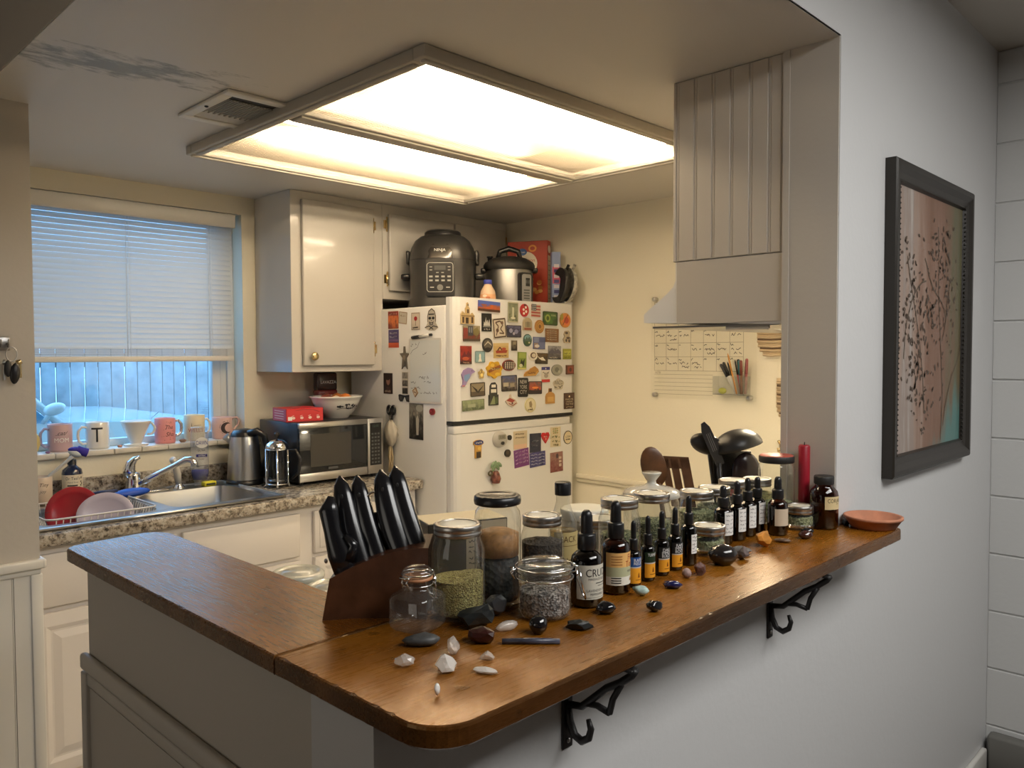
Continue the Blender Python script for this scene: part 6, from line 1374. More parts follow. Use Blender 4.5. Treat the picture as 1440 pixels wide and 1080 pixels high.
def bail_jar(name, label, x, y, r, h, fill, fill_m, seal, square=False, rz=0.0, clasp=False):
    t = thing(name, label, 'jar', (x, y, BZ), rz, 'jars on the bar')
    b = B()
    if square:
        n = 40
        def rw(q, z, p): return [((abs(math.cos(a))**(2/p))*math.copysign(q, math.cos(a)), (abs(math.sin(a))**(2/p))*math.copysign(q, math.sin(a)), z) for a in [2*PI*k/n for k in range(n)]]
        vs = rw(r*.86, .002, 5)+rw(r*.98, .007, 5)+rw(r, .012, 5)+rw(r, h*.50, 5)+rw(r*.93, h*.56, 4)+rw(r*.66, h*.63, 2.4)+rw(r*.60, h*.66, 2)+rw(r*.60, h*.76, 2)+rw(r*.66, h*.78, 2)
        m_ = len(vs)//n; b.raw(vs, [(i*n+k, i*n+(k+1) % n, (i+1)*n+(k+1) % n, (i+1)*n+k) for i in range(m_-1) for k in range(n)]+[tuple(reversed(range(n)))], GLASS, True)
        nr = r*.64; zl = h*.78
    else:
        zl = h*.70; nr = r*.97
        b.lathe([(0, .004), (r*.86, .002), (r*.95, .006), (r*.96, .012), (r*.95, h*.52), (r*.97, h*.56), (r*1.0, h*.60), (r*.99, zl)], GLASS, 44)
    b.build('glass', t)
    if fill:
        b = B(); ri = r*.90; b.lathe([(0, .005), (ri*.95, .006), (ri, .012), (ri, fill*h)], fill_m, 32)
        n = 32; vs = [(ri*math.cos(2*PI*k/n), ri*math.sin(2*PI*k/n), fill*h) for k in range(n)]+[(ri*.5*math.cos(2*PI*k/n), ri*.5*math.sin(2*PI*k/n), fill*h+.006) for k in range(n)]+[(0, 0, fill*h+.008)]
        b.raw(vs, [(k, (k+1) % n, n+(k+1) % n, n+k) for k in range(n)]+[(n+k, n+(k+1) % n, 2*n) for k in range(n)], fill_m, True); b.build('contents', t)
    b = B(); b.lathe([(nr*.95, zl), (nr*1.05, zl+.001), (nr*1.05, zl+.004), (nr*.95, zl+.005)], seal, 36); b.build('seal', t)
    b = B(); b.lathe([(nr*1.0, zl+.005), (nr*1.06, zl+.007), (nr*1.05, zl+h*.10), (nr*.98, zl+h*.15), (nr*.80, zl+h*.19), (nr*.72, zl+h*.175), (0, zl+h*.18)], GLASS, 40); b.build('lid', t)
    b = B(); R1 = nr*1.07; zc = zl-.006
    b.tube([(R1*math.cos(q*PI/14), R1*math.sin(q*PI/14), zc) for q in range(28)], .0011, CHROME, 6, closed=True)
    zq = zl+h*.10
    b.tube([(R1*1.01*math.cos(q*PI/14), R1*1.01*math.sin(q*PI/14), zq) for q in range(28)], .0011, CHROME, 6, closed=True)
    for s_ in (-1, 1): b.tube([(-R1-.004, s_*.006, zc), (-R1-.008, s_*.004, (zc+zq)/2), (-R1-.003, s_*.005, zq)], .0013, CHROME, 6)
    b.tube([(-R1-.007, -.008, (zc+zq)/2+.006), (-R1-.007, .008, (zc+zq)/2+.006)], .0022, CHROME, 6)
    k = 1.0 if clasp else .8
    for s_ in (-1, 1): b.tube([(R1, s_*.009, zq), (R1+.008*k, s_*.008, zq-.003), (R1+.010*k, s_*.008, zc+.002), (R1+.004, s_*.010, zc)], .0014, CHROME, 6)
    b.tube([(R1+.010*k, .009, zc+.004), (R1+.013*k, .009, zc-.014), (R1+.020*k, .006, zc-.036*k), (R1+.022*k, 0, zc-.041*k), (R1+.020*k, -.006, zc-.036*k), (R1+.013*k, -.009, zc-.014), (R1+.010*k, -.009, zc+.004)], .0015, CHROME, 6)
    b.build('wire_bail', t)
    return t
bail_jar('clamp_jar', 'empty small square glass jar with a wire bail and orange seal', .722, .905, .0335, .093, 0, None, mat('orange_rubber', (.55, .25, .12), .5), True, math.radians(14))
bail_jar('clamp_jar', 'round wire-bail jar of grey dried lavender at the front of the bar', .894, .811, .0425, .096, .43, H_LAV, GLASSY, False, math.radians(-32), True)

# syrup bottle
t = thing('syrup_bottle', 'clear slender bottle with a black cap and cream label behind the dark dropper bottle', 'bottle', (1.075, .930, BZ), 0, 'bottles on the bar')
b = B(); b.lathe([(0, .003), (.024, .002), (.026, .008), (.026, .085), (.024, .100), (.016, .122), (.0125, .135), (.012, .155)], GLASS, 32); b.build('glass', t)
b = B(); b.lathe([(0, .004), (.0235, .005), (.024, .085), (.0, .086)], glass('pale_syrup', (.72, .60, .28)), 28); b.build('syrup', t)
b = B(); b.lathe([(.0145, .148), (.0148, .150), (.0148, .169), (.0135, .171), (0, .171)], BLACK, 24); b.build('cap', t)
b = B(); fn = cylmap(0, 0, .0263, -PI/2-.35, .055); b.band(fn, -.030, .030, -.045, .030, .0002, C(196, 176, 120)); b.text('SACK', fn, -.002, .018, .011, C(90, 60, 30), .03); b.line([(-.025, .006), (.025, .006)], fn, .001, C(120, 90, 50)); b.text('No 4', fn, .0, -.02, .01, C(90, 60, 30), .026); b.build('label', t)

def dropper(label, x, y, r, h, gl, lab, facing=-PI/2-.15, group='dropper bottles on the bar', hb=None, bulb=BLACK):
    """Boston-round bottle: lab(b, fn, r) draws the label"""
    t = thing('dropper_bottle', label, 'bottle', (x, y, BZ), 0, group)
    hs = hb or h*.56      # top of shoulder
    b = B(); b.lathe([(0, .003), (r*.88, .001), (r, .004), (r, hs-.55*r), (r*.93, hs-.25*r), (r*.70, hs), (r*.45, hs+.12*r), (r*.42, hs+.22*r)], gl, 32); b.build('glass', t)
    b = B(); b.lathe([(0, .004), (r*.90, .005), (r*.92, .008), (r*.92, hs-.6*r), (r*.85, hs-.28*r), (0, hs-.28*r)], mat('dark_tincture', (.010, .004, .002), .3), 24); b.build('liquid', t)
    zc = hs+.18*r; hc = h*.17
    b = B(); b.lathe([(r*.56, zc), (r*.58, zc+.001), (r*.58, zc+hc*.85), (r*.55, zc+hc*.95), (r*.40, zc+hc)], BLACK, 26); b.build('cap', t)
    b = B(); b.lathe([(r*.36, zc+hc*.9), (r*.39, zc+hc+.003), (r*.37, h-.005-r*.45), (r*.37, h-.003-r*.25), (r*.30, h-.002-r*.06), (r*.16, h), (0, h)], bulb, 20); b.build('bulb', t)
    b = B(); lab(b, r, facing, hs); b.build('label', t)
    return t
def lab_crude(b, r, ph, hs):
    fn = cylmap(0, 0, r+.0003, ph, .043); L = C(212, 208, 192)
    b.band(fn, -.036, .036, -.028, .026, .0001, L); b.text('CRUDE', fn, .003, .014, .012, C(60, 60, 60), .046); b.text('MASSAGE BODY', fn, .002, .004, .0036, INKG, .036)
    b.patch(rectp(-.004, -.003, .018, -.0018), fn, .0004, INK); b.patch(rectp(.0, -.007, .016, -.006), fn, .0004, INKG); b.text('LAVENDER OIL', fn, .0, -.014, .004, INKG, .038); b.text('PEPPERMINT', fn, .0, -.020, .004, INKG, .026); b.line([(-.028, -.025), (.03, -.025)], fn, .0006, INKG)
dropper('tall black dropper bottle with a grey lettered label right of the lavender jar', .980, .798, .0255, .152, AMBERD, lab_crude)
def lab_fire(b, r, ph, hs):
    fn = cylmap(0, 0, r+.0003, ph, .043)
    b.band(fn, -.036, .036, .004, .028, .0001, C(236, 188, 116)); b.band(fn, -.036, .036, -.012, .004, .0001, C(186, 188, 150)); b.band(fn, -.036, .036, -.026, -.012, .0001, C(232, 228, 214))
    b.text('Fire', fn, .014, .020, .010, C(160, 70, 26), .020); b.text('Tonic', fn, .012, .009, .010, C(160, 70, 26), .026)
    for k in range(4): b.line([(-.026, .022-k*.0045), (-.008, .022-k*.0045)], fn, .0014, C(176, 116, 62))
    for k in range(3): b.line([(-.026, -.014-k*.004), (-.010, -.014-k*.004)], fn, .0016, INK)
    b.patch([(.008, -.02), (.016, -.02), (.012, -.013)], fn, .0004, C(170, 120, 40)); b.text('HERBAL', fn, .01, -.003, .0035, INKG, .014)
dropper('tall brown dropper bottle with an orange and white label', 1.067, .806, .024, .154, AMBER, lab_fire, hb=.088)
def lab_herb(top, txt, split=.0):
    def f(b, r, ph, hs):
        fn = cylmap(0, 0, r+.0003, ph, .032); q = r*1.25
        b.band(fn, -q, q, -.024, -.001+split, .0001, C(240, 164, 44)); b.band(fn, -q, q, -.001+split, .021, .0001, C(*top)); b.band(fn, -q, q, -.0015+split, .0005+split, .0003, C(205, 200, 190))
        for i, s in enumerate(txt): b.text(s, fn, .001, .016-i*.0055, .0052, WHITEI, r*1.75)
        b.patch([(-.002, -.014), (.002, -.014), (.001, -.008), (0, -.005), (-.001, -.008)], fn, .0005, C(130, 70, 20)); b.line([(-.006, -.018), (.006, -.018)], fn, .0012, C(130, 80, 24))
    return f
dropper('small dropper bottle with a blue and yellow label', 1.113, .803, .0125, .114, AMBERD, lab_herb((30, 80, 150), ['RAPID', 'RELIEF'], .004), hb=.062)
dropper('small dropper bottle with a dark green and yellow label', 1.160, .806, .0125, .115, AMBERD, lab_herb((30, 50, 30), ['TURMERIC'], .002), hb=.062)
dropper('small dropper bottle lettered DAILY IMMUNE BUILDER nearest the green labelled one', 1.208, .809, .0135, .116, AMBERD, lab_herb((28, 30, 30), ['DAILY', 'IMMUNE', 'BUILDER']), hb=.064)
dropper('small dropper bottle lettered RAPID IMMUNE BOOST beside the slim white labelled bottle', 1.254, .811, .0135, .116, AMBERD, lab_herb((28, 30, 32), ['RAPID', 'IMMUNE', 'BOOST']), hb=.064)
def lab_hand(seed, w_=1.0, zc=.04, hh=.020, off=0.0):
    def f(b, r, ph, hs):
        fn = cylmap(0, 0, r+.0003, ph, zc); q = r*w_*1.12; rn = random.Random(seed)
        b.band(fn, -q+off, q+off, -hh, hh, .0002, LABELW)
        for k in range(5): b.scrawl(fn, -q*.85+off, q*rn.uniform(.5, .85)+off, hh*.72-k*hh*.36, .0045, INK if k == 0 else INKG, rn, .0007, .0005)
    return f
dropper('slim black dropper bottle with a white handwritten label before the low jar', 1.302, .812, .0150, .132, AMBERD, lab_hand(1, .62, .042, .018, .002), hb=.075, facing=-PI/2-.1)
HWG = 'black dropper bottles with handwritten labels'
for k, (x, y, r, h, lab) in enumerate(((1.497, .850, .020, .123, 'black dropper bottle with handwritten label just behind the low jar, first of four'), (1.548, .846, .0185, .127, 'black dropper bottle with handwritten label, second of the four from the low jar'),
                                      (1.598, .848, .0180, .128, 'black dropper bottle with handwritten label, third of the four from the low jar'), (1.650, .852, .0180, .124, 'black dropper bottle with handwritten label nearest the blank labelled brown bottle'))):
    dropper(lab, x, y, r, h, AMBERD, lab_hand(10+k, .85, .045, .024, .003), group=HWG, hb=.075, facing=-PI/2-.1)
def lab_blank(b, r, ph, hs):
    fn = cylmap(0, 0, r+.0003, ph, .042); b.band(fn, -r*.95, r*.95, -.019, .018, .0002, C(206, 190, 166))
dropper('brown dropper bottle with a blank cream label behind the orange stone', 1.655, .806, .0215, .129, AMBER, lab_blank, facing=-PI/2-.45, hb=.076)

# row of mason jars behind the droppers
for (x, y, r, h, fill, fm, lab) in ((1.209, .905, .040, .128, .50, H_GREEN, 'mason jar of dried herbs behind the small dropper bottles'),
                                    (1.345, .925, .041, .119, .55, H_GREEN, 'mason jar of dried herbs behind the slim black bottle'),
                                    (1.269, 1.000, .046, .231, .6, H_BROWN, 'low wide mason jar with a pale lid behind the tall brown dropper bottle'),
                                    (1.514, .925, .041, .102, .60, H_PALE, 'mason jar of pale green herbs beneath the wooden spoon'),
                                    (1.606, .935, .0405, .098, .6, H_GREEN, 'mason jar behind the four handwritten bottles, below the slotted turner'),
                                    (1.695, .935, .040, .104, .6, H_BROWN, 'mason jar behind the four handwritten bottles, below the black utensils'),
                                    (1.770, .915, .038, .101, .7, H_GRAIN, 'mason jar of yellow contents beside the tall jar with the red-brown lid')):
    if y > .99:
        t = mason('mason_jar', lab, x, y, r, h, .6, fm, 'mason jars behind the dropper bottles'); t.location.z = CZ
    else: mason('mason_jar', lab, x, y, r, h, fill, fm, 'mason jars behind the dropper bottles')
mason('mason_jar', 'low mason jar of green herbs behind the big black egg stone', 1.399, .826, .0335, .059, .55, H_PALE, 'small mason jars among the stones', lidr=.0315)
mason('mason_jar', 'low mason jar of green buds before the red candle', 1.743, .797, .0325, .055, .60, H_PALE, 'small mason jars among the stones', lidr=.0305)
t = thing('canister', 'cream lidded tin behind the slender syrup bottle', 'canister', (1.331, 1.090, CZ))
b = B(); b.lathe([(.048, 0), (.05, .003), (.05, .212), (.049, .215)], mat('canister_cream', (.60, .55, .42), .4), 36); b.build('body', t)
b = B(); b.lathe([(.052, .209), (.0525, .211), (.0525, .227), (.050, .230), (.04, .2315), (0, .232)], LIDC, 36); b.build('lid', t)
# glass canister with a flared knob
t = thing('glass_canister', 'clear glass canister with a flared knob lid behind the mason jars', 'canister', (1.540, 1.060, CZ))
b = B(); b.lathe([(0, .004), (.058, .002), (.064, .01), (.064, .225), (.060, .235)], GLASS, 40); b.build('glass', t)
b = B(); b.lathe([(.066, .232), (.067, .238), (.062, .246), (.045, .252), (.02, .256), (.011, .262), (.010, .268), (.022, .284), (.023, .287), (0, .286)], mat('frosted_lid_glass', (.55, .52, .45), .12, coat=.4), 36); b.build('lid', t)
# tall jar with a red-brown lid
t = thing('storage_jar', 'tall glass jar with a red-brown lid beside the candle', 'jar', (1.775, .868, BZ), 0, 'jars on the bar')
t.location = (1.768, .865, BZ)
b = B(); b.lathe([(0, .004), (.038, .002), (.042, .008), (.042, .128), (.040, .138), (.037, .143), (.037, .150)], GLASS, 40); b.build('glass', t)
b = B(); b.lathe([(0, .005), (.037, .006), (.0385, .012), (.0385, .052), (0, .056)], H_PALE, 28); b.build('contents', t)
b = B(); b.lathe([(.0385, .144), (.0405, .146), (.0405, .158), (.039, .160)], BLACKM, 36); b.lathe([(.039, .160), (.036, .162), (0, .162)], C(160, 74, 60), 36); b.build('lid', t)
bpy.data.objects['mason_jar'] if False else None
# candle
t = thing('candle_holder', 'small faceted glass candle holder by the jamb', 'candle holder', (1.806, .815, BZ))
b = B(); b.lathe([(0, .004), (.018, .002), (.020, .008), (.013, .020), (.013, .028), (.017, .045), (.0175, .055), (.0145, .055), (.013, .036), (0, .034)], GLASS, 10, smooth=False); b.build('holder', t)
t = thing('candle', 'red taper candle standing in a glass holder against the jamb', 'candle', (1.806, .815, BZ))
b = B(); b.lathe([(.0118, .036), (.0128, .05), (.0132, .182), (.0105, .186), (0, .1835)], mat('red_wax', (.30, .008, .02), .35), 24); b.build('wax', t)
b = B(); b.tube([(0, 0, .183), (.001, 0, .192)], .0011, INK, 6); b.build('wick', t)
# apothecary bottle
t = thing('apothecary_bottle', 'brown apothecary bottle labelled coriander at the end of the bar', 'bottle', (1.797, .757, BZ), 0, 'bottles on the bar')
t.location = (1.793, .762, BZ)
b = B(); r = .0315; b.lathe([(0, .003), (r*.9, .001), (r, .005), (r, .076), (r*.93, .086), (r*.70, .094), (r*.62, .097), (r*.62, .104)], AMBER, 36); b.build('glass', t)
b = B(); b.lathe([(0, .005), (r*.9, .006), (r*.92, .01), (r*.92, .052), (0, .055)], mat('reddish_seeds', (.045, .010, .006), .6), 28); b.build('contents', t)
b = B(); b.lathe([(r*.66, .101), (r*.70, .103), (r*.70, .118), (r*.66, .120), (0, .120)], BLACKM, 32); b.build('cap', t)
b = B(); fn = cylmap(0, 0, r+.0003, -PI/2-.15, .064); b.band(fn, -.030, .030, -.017, .012, .0002, C(218, 198, 150)); b.text('CORIANDER', fn, .004, .003, .009, C(52, 40, 26), .056); b.text('SEED', fn, .002, -.004, .003, C(110, 90, 60), .012); b.build('label', t)
# saucer
t = thing('saucer', 'terracotta plant saucer on the far end of the bar', 'saucer', (1.876, .682, BZ))
b = B(); TER = mat('terracotta', (.46, .19, .105), .75, vary=(40, .15)); b.lathe([(0, 0), (.046, 0), (.050, .004), (.061, .021), (.0635, .022), (.0635, .027), (.060, .028), (.056, .026), (.046, .007), (0, .006)], TER, 44); b.build('dish', t)
b = B(); b.rock((-.02, -.02, .012), (.007, .005, .004), INK, 5); tag(b.build('charcoal_chip'), 'tiny black chip lying in the terracotta saucer', 'stone', (1.876, .682, BZ+.001))

# ------------------------------------------------------------------ knife block
BLKW = mat('dark_walnut', (.080, .032, .016), .22, vary=(30, .25), coat=.3)
t = thing('knife_block', 'dark brown curved knife block at the corner of the bar', 'knife block', (.643, 1.035, BZ), math.radians(-44.5))
# local x runs right along the front, y runs away from the camera
b = B()
n = 12; L = .160
fr = [(L*k/n) for k in range(n+1)]
top = lambda x: .062+.046*(1-(1-x/L)**1.7)
vs = []; fs = []
for k, x in enumerate(fr):
    lean = .012*(1-x/L)
    yb = .000+.010*math.sin(PI*x/L)
    vs += [(x*.985, yb, 0), (x+lean*.9, yb+.004, top(x)), (x+lean*.9, yb+.092, top(x)+.002), (x*.985, yb+.085, 0)]
for k in range(n):
    a, c = 4*k, 4*k+4
    for j in range(4): fs.append((a+j, a+(j+1) % 4, c+(j+1) % 4, c+j))
fs += [(0, 1, 2, 3), tuple(reversed((4*n, 4*n+1, 4*n+2, 4*n+3)))]
fs = [tuple(reversed(f)) for f in fs]
b.raw(vs, fs, BLKW, False); b.build('block', t)
HAND = mat('knife_handle', (.010, .010, .012), .22, coat=.3)
def knife(label, x0, y0, x1, z1, wmax, z0=.07):
    t2 = thing('kitchen_knife', label, 'knife', (.643, 1.035, BZ), math.radians(-44.5), 'knives in the block')
    b = B(); p0 = Vector((x0, y0, z0)); p1 = Vector((x1, y0+.045, z1)); pts = []; rr = []
    for k in range(11):
        u = k/10; p = p0.lerp(p1, u); p.x -= .006*math.sin(PI*u); pts.append(p)
        rr.append(wmax*(.80+.22*math.sin(PI*min(1, u*1.1)))*(1 if u < .8 else (math.sqrt(max(.02, 1-((u-.8)/.2)**2)))))
    b.tube(pts, rr, HAND, 14, flat=.62, upv=(0, 1, 0)); b.build('handle', t2)
    b = B(); q = p0.lerp(p1, .80); b.ball((q.x-.0035, q.y-wmax*.60, q.z), (.0025, .0008, .0042), GREYP, 10, 6); b.build('rivet', t2)
    return t2
knife('black handled kitchen knife with the second tallest handle on the left of the block', .062, .030, .014, .208, .0175, .056)
knife('black handled kitchen knife tucked behind its neighbour near the middle of the block', .088, .036, .040, .208, .0165, .062)
knife('black handled kitchen knife right of the shears ring', .124, .034, .078, .217, .0180, .072)
knife('black handled kitchen knife with the tallest handle at the right of the block', .148, .040, .100, .222, .0175, .080)
t2 = thing('kitchen_shears', 'black handled kitchen shears at the left edge of the block', 'shears', (.643, 1.035, BZ), math.radians(-44.5))
b = B(); b.tube([(.036, .022, .05), (.022, .026, .095), (.010, .030, .13), (.004, .033, .16), (.008, .036, .182)], [.016, .019, .013, .015, .005], HAND, 12, flat=.6, upv=(0, 1, 0)); b.tube([(.036, .024, .085), (.044, .026, .108), (.030, .028, .122)], [.01, .008, .006], HAND, 10); b.build('handle', t2)
b = B(); b.ball((.002, .022, .085), (.003, .0015, .004), STEELD, 8, 6); b.build('rivet', t2)
t2 = thing('honing_steel', 'black ring-ended honing steel between the two middle knife handles', 'honing steel', (.643, 1.035, BZ), math.radians(-44.5))
b = B(); b.tube([(.098, .060, .07), (.082, .066, .13), (.075, .07, .150)], [.011, .012, .009], HAND, 10); b.build('handle', t2)
b = B(); b.tube([(.070+.015*math.cos(q*PI/9), .066, .166+.017*math.sin(q*PI/9)) for q in range(18)], .0022, CHROME, 7, closed=True); b.build('ring', t2)

# ------------------------------------------------------------------ counter behind the bar (stove side) with what shows above it
t = thing('side_counter', 'low counter behind the bar holding jars and utensils', 'counter', (0, 0, 0))
b = B(); b.box(.668, 2.62, .887, 1.50, .88, CZ-.0005, GRAN, .003); b.build('worktop', t)
b = B(); b.box(.668, 2.62, .887, 1.46, 0, .879, CAB); b.build('body', t)
for k, (x, y, r, h, lab) in enumerate(((.838, 1.440, .052, .120, 'wide glass jar with a glass lid seen over the bar edge left of the knives'), (.845, 1.330, .046, .112, 'second glass lidded jar, half hidden by the bar edge'))):
    t = thing('lidded_jar', lab, 'jar', (x, y, CZ), 0, 'glass lidded jars behind the bar')
    b = B(); b.lathe([(0, .004), (r*.92, .002), (r, .01), (r, h-.02), (r*.97, h-.012)], GLASS, 36); b.build('glass', t)
    b = B(); b.lathe([(0, .006), (r*.92, .008), (r*.93, h*.6), (0, h*.62)], mat('flour', (.66, .60, .47), .8), 28); b.build('contents', t)
    b = B(); b.lathe([(r*1.02, h-.013), (r*1.05, h-.010), (r*1.04, h-.002), (r*.9, h+.004), (r*.82, h), (r*.62, h-.002), (r*.55, h+.003), (0, h+.004)], mat('thick_lid_glass', (.55, .53, .43), .1, coat=.5), 40); b.build('lid', t)
t = thing('utensil_crock', 'short dark crock holding wooden utensils behind the jars', 'crock', (1.640, 1.09, CZ), 0, 'crocks behind the bar')
t.location = (1.665, 1.085, CZ)
b = B(); b.lathe([(.038, 0), (.04, .003), (.04, .15), (.036, .152), (.035, .008), (0, .006)], BLACKM, 28); b.build('crock', t)
t = thing('utensil_crock', 'dark crock holding black utensils behind the jars', 'crock', (1.905, 1.075, CZ), 0, 'crocks behind the bar')
b = B(); b.lathe([(.06, 0), (.063, .003), (.065, .165), (.06, .167), (.058, .008), (0, .006)], BLACKM, 32); b.build('crock', t)
WSP = mat('brown_wood_utensil', (.105, .042, .014), .4, vary=(40, .3)); BU = mat('black_nylon', (.022, .021, .021), .35)
VW = Matrix.Rotation(math.radians(-44.5), 4, 'Z')   # a frame whose x runs across the view and y away from the camera
def utensil(name, label, cat, loc):
    t = thing(name, label, cat, loc, math.radians(-44.5)); return t
t = utensil('wooden_spoon', 'brown wooden spoon leaning left behind the mason jars', 'spoon', (1.665, 1.085, CZ))
b = B(); b.ball((-.050, -.02, .288), (.031, .008, .050), WSP, T=Matrix.Rotation(-.28, 3, 'Y')); b.build('bowl', t)
b = B(); b.tube([(-.038, -.02, .248), (-.02, -.012, .14), (.0, 0, .02)], .006, WSP, 8); b.build('handle', t)
t = utensil('slotted_turner', 'brown wooden slotted turner beside the wooden spoon', 'turner', (1.665, 1.085, CZ))
b = B(); fn = planar((.012, -.012, .262), (math.cos(.06), 0, -math.sin(.06)), (-math.sin(.18), .05, math.cos(.18)))
for (x0, x1, y0, y1) in ((-.035, -.018, -.055, .045), (-.0125, .0055, -.055, .045), (.011, .034, -.055, .045), (-.035, .034, .020, .050), (-.03, .03, -.075, -.040)):
    b.prism(rectp(x0, y0, x1, y1), fn, -.003, .003, WSP)
b.build('blade', t)
b = B(); b.tube([(.012, -.01, .225), (.005, .0, .12), (.004, 0, .02)], .006, WSP, 8); b.build('handle', t)
t = utensil('serving_spoon', 'big black nylon serving spoon tilted left among the utensils', 'spoon', (1.905, 1.075, CZ))
b = B(); b.ball((-.052, 0, .322), (.045, .020, .028), BU, T=Matrix.Rotation(.30, 3, 'Y')); b.build('bowl', t)
b = B(); b.tube([(-.03, 0, .305), (-.02, .0, .2), (-.015, 0, .02)], .006, BU, 8); b.build('handle', t)
t = utensil('slotted_spatula', 'narrow black slotted spatula standing upright among the utensils', 'spatula', (1.905, 1.075, CZ))
b = B(); fn = planar((-.046, -.03, .325), (.92, .1, .38), (-.38, 0, .92))
b.prism([(-.010, -.06), (.012, -.06), (.015, .0), (.012, .045), (.004, .062), (-.006, .060), (-.013, .04), (-.014, 0)], fn, -.002, .002, BU)
for dx in (-.004, .001, .006): b.patch(rectp(dx-.0009, -.02, dx+.0009, .03), fn, .0024, C(110, 108, 104))
b.build('blade', t)
b = B(); b.tube([(-.026, -.03, .275), (-.012, -.01, .16), (0, 0, .02)], .006, BU, 8); b.build('handle', t)
t = utensil('ladle', 'large black ladle hooked upside down over the other utensils', 'ladle', (1.905, 1.075, CZ))
b = B(); R_ = .068; T = Matrix.Rotation(.28-.55, 3, 'Y'); T = Matrix.Rotation(-.26, 3, 'Y')
vs = []; fs = []; n = 28; rows = 9
for shell in (1.0, .95):
    for i in range(rows+1):
        a = PI/2*i/rows
        for k in range(n):
            q = Vector((R_*shell*math.sin(a)*math.cos(2*PI*k/n), R_*shell*.8*math.sin(a)*math.sin(2*PI*k/n), R_*.72*shell*math.cos(a)))
            vs.append(tuple(Vector((.030, -.005, .312))+T @ q))
for s_ in (0, 1):
    o = s_*(rows+1)*n
    for i in range(rows):
        for k in range(n):
            f = (o+i*n+k, o+(i+1)*n+k, o+(i+1)*n+(k+1) % n, o+i*n+(k+1) % n); fs.append(f if not s_ else tuple(reversed(f)))
o1 = rows*n; o2 = (rows+1)*n+rows*n
for k in range(n): fs.append((o1+k, o2+k, o2+(k+1) % n, o1+(k+1) % n))
b.raw(vs, fs, BU, True); b.build('bowl', t)
b = B(); b.tube([(-.02, -.005, .335), (-.042, 0, .30), (-.03, .0, .2), (.0, 0, .02)], [.012, .008, .006, .006], BU, 8); b.build('handle', t)
t = utensil('pasta_server', 'broad black pasta server with its rounded back facing out', 'server', (1.905, 1.075, CZ))
b = B(); b.ball((.045, -.03, .245), (.040, .018, .058), mat('dark_glossy_nylon', (.022, .014, .016), .18)); b.build('bowl', t)
b = B(); b.tube([(.04, -.025, .2), (.02, -.01, .12), (.01, 0, .02)], .007, BU, 8); b.build('handle', t)
t = utensil('black_spatula', 'flat black spatula blade behind the pasta server', 'spatula', (1.905, 1.075, CZ))
b = B(); b.box(-.032, .075, .02, .024, .17, .30, BU, .006); b.build('blade', t)
b = B(); b.tube([(.015, .022, .18), (.005, .01, .02)], .007, BU, 8); b.build('handle', t)
t = utensil('red_utensil', 'red handled utensil standing among the black utensils', 'utensil', (1.905, 1.075, CZ))
b = B(); b.tube([(.005, -.045, .09), (.004, -.05, .19), (.004, -.05, .235)], [.006, .0075, .005], C(150, 70, 56), 10); b.build('handle', t)

# ------------------------------------------------------------------ stones
def crystal(name, base, rough=.1, refl=True, haze=.5):
    return glass(name, base, .08, haze=haze)
QZ = crystal('clear_quartz', (.95, .91, .86), haze=.35); QW = crystal('milky_quartz', (.92, .88, .82), haze=.7)
GLB = mat('polished_black', (.006, .006, .008), .08, coat=.6); RBK = mat('rough_black', (.008, .010, .010), .45, vary=(60, .5)); SLT = mat('slate_grey', (.06, .062, .062), .5, vary=(70, .4))
RED = mat('dark_red_jasper', (.035, .008, .006), .3)
def stone(name, label, cat, x, y, dims, m, seed, sub=2, rough=.22, smooth=False, rz=0.0, cuts=0, group='stones on the bar', z=0.0):
    b = B(); b.rock((0, 0, dims[2]), dims, m, seed, sub, rough, smooth, rz, cuts)
    return tag(b.build(name), label, cat, (x, y, BZ+z), 0, group)
V_ = math.radians(-44.5)
stone('slate_stone', 'flat dark grey oval stone in front of the square jar', 'stone', .683, .849, (.027, .014, .0085), SLT, 1, 2, .12, True, V_, 2)
stone('red_stone', 'dark red angular stone below the black rock', 'stone', .750, .795, (.022, .015, .011), RED, 2, 2, .15, False, V_, 5)
stone('black_sphere', 'polished black sphere in front of the lavender jar', 'stone', .828, .763, (.0135, .0135, .0135), GLB, 3, 3, .03, True)
stone('black_shard', 'flat rough black stone right of the polished sphere', 'stone', .881, .730, (.022, .012, .007), RBK, 4, 2, .25, False, V_, 3)
stone('quartz_crystal', 'faceted clear quartz upright behind the milky quartz', 'crystal', .693, .793, (.012, .010, .013), QZ, 5, 2, .15, False, .4, 9)
stone('quartz_crystal', 'clear faceted quartz nearest the bar corner on the left', 'crystal', .621, .806, (.0165, .011, .0085), QZ, 6, 2, .15, False, V_, 9)
stone('quartz_crystal', 'milky white quartz chunk in the middle of the crystals', 'crystal', .645, .755, (.0155, .0125, .0125), QW, 7, 2, .15, False, V_, 8)
stone('quartz_crystal', 'tiny white quartz point closest to the front edge', 'crystal', .592, .707, (.0045, .0035, .0075), CERAM, 8, 2, .1, True, .5, 2)
stone('quartz_crystal', 'small clear quartz triangle behind the long quartz shard', 'crystal', .709, .745, (.0105, .007, .0065), QZ, 9, 2, .2, False, V_, 8)
stone('quartz_crystal', 'long thin quartz shard lying near the front edge', 'crystal', .677, .713, (.0175, .006, .0045), QW, 10, 2, .12, False, V_-.25, 6)
stone('quartz_crystal', 'oval clear quartz between the black rock and the polished sphere', 'crystal', .806, .806, (.018, .010, .0085), QZ, 11, 2, .1, True, V_+.35, 4)
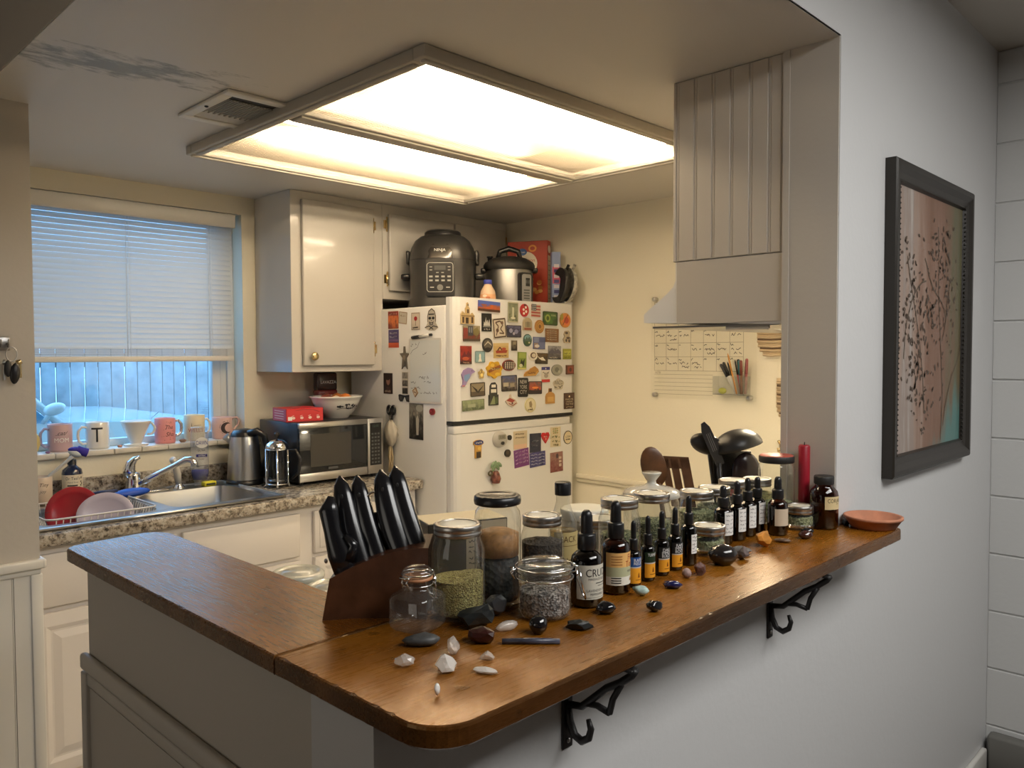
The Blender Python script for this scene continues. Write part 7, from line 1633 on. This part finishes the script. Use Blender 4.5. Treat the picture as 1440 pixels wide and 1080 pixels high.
b = B(); b.tube([(-.040, 0, .0035), (.0, 0, .004), (.040, 0, .0035)], [.0042, .0048, .004], mat('kyanite_blue', (.055, .058, .085), .3, vary=(80, .5)), 6); tag(b.build('kyanite_stick'), 'thin blue grey crystal stick lying across the bar', 'crystal', (.791, .743, BZ), V_-.02, 'stones on the bar')
stone('black_rock', 'large rough black crystal cluster in front of the grain jar', 'stone', .785, .848, (.031, .020, .0185), RBK, 12, 2, .25, False, V_, 7)
stone('black_rock', 'rough grey-black crystal lump behind the black cluster', 'stone', .838, .862, (.018, .016, .017), mat('grey_crystal_rock', (.045, .046, .05), .3), 13, 2, .25, False, V_, 7)
stone('black_tumbled_stone', 'larger black tumbled stone with a white glint before the dark dropper bottle', 'stone', .965, .748, (.0155, .012, .0095), GLB, 14, 3, .12, True, V_, 3)
stone('black_tumbled_stone', 'smaller black tumbled stone near the front edge', 'stone', 1.026, .700, (.013, .010, .008), GLB, 15, 3, .14, True, V_, 3)
stone('turquoise_stone', 'pale turquoise stone in front of the blue labelled bottle', 'stone', 1.078, .764, (.0145, .010, .0085), mat('turquoise', (.45, .60, .55), .5, vary=(90, .35)), 16, 2, .2, True, V_, 3)
stone('lapis_stone', 'deep blue stone in front of the immune dropper bottles', 'stone', 1.149, .748, (.018, .010, .0075), mat('lapis_blue', (.012, .014, .085), .2, coat=.4), 17, 2, .15, True, V_-.1, 3)
stone('pink_stone', 'small pinkish grey ball of stone', 'stone', 1.221, .765, (.0085, .0085, .0085), mat('pink_granite', (.32, .22, .20), .7, vary=(150, .4)), 18, 3, .06, True)
stone('garnet_stone', 'rough reddish brown garnet beside the pinkish ball', 'stone', 1.252, .757, (.0125, .011, .0115), mat('garnet_rock', (.12, .06, .055), .5, vary=(110, .6)), 19, 2, .25, False, 0, 5)
stone('egg_stone', 'large polished black egg stone in front of the low jar', 'stone', 1.345, .764, (.0285, .022, .0195), mat('polished_dark_stone', (.018, .015, .015), .12, coat=.5), 20, 3, .05, True, V_)
stone('rough_stone', 'rough brown grey stone beside the black egg stone', 'stone', 1.407, .755, (.0145, .012, .012), mat('brown_rough_rock', (.11, .085, .08), .7, vary=(120, .5)), 21, 2, .25, False, 0, 4)
stone('grey_crystal', 'flat grey crystal behind the rough brown grey stone', 'crystal', 1.438, .775, (.020, .014, .0085), crystal('smoky_crystal', (.30, .29, .28)), 22, 2, .15, False, V_, 7)
stone('calcite_stone', 'bright orange honey calcite chunk before the handwritten bottles', 'stone', 1.532, .777, (.0205, .017, .018), mat('honey_calcite', (.62, .26, .045), .3, vary=(50, .3), coat=.2), 23, 2, .15, False, .3, 8)
stone('brown_stone', 'flat brown stone right of the orange calcite', 'stone', 1.594, .764, (.018, .009, .0045), mat('brown_agate', (.14, .085, .05), .4, vary=(60, .5)), 24, 2, .2, True, V_-.3, 2)
stone('shiny_stone', 'shiny dark red tumbled stone before the low jar of buds', 'stone', 1.659, .744, (.0155, .011, .0085), mat('polished_red_stone', (.05, .016, .012), .07, coat=.8), 25, 3, .1, True, V_)
stone('shiny_stone', 'shiny black tumbled stone behind the dark red tumbled one', 'stone', 1.700, .758, (.014, .010, .0075), GLB, 26, 3, .1, True, V_)
stone('dark_stone', 'dark rough stone against the wall corner beside the saucer', 'stone', 1.853, .735, (.013, .010, .0085), RBK, 27, 2, .25, False, 0, 4)
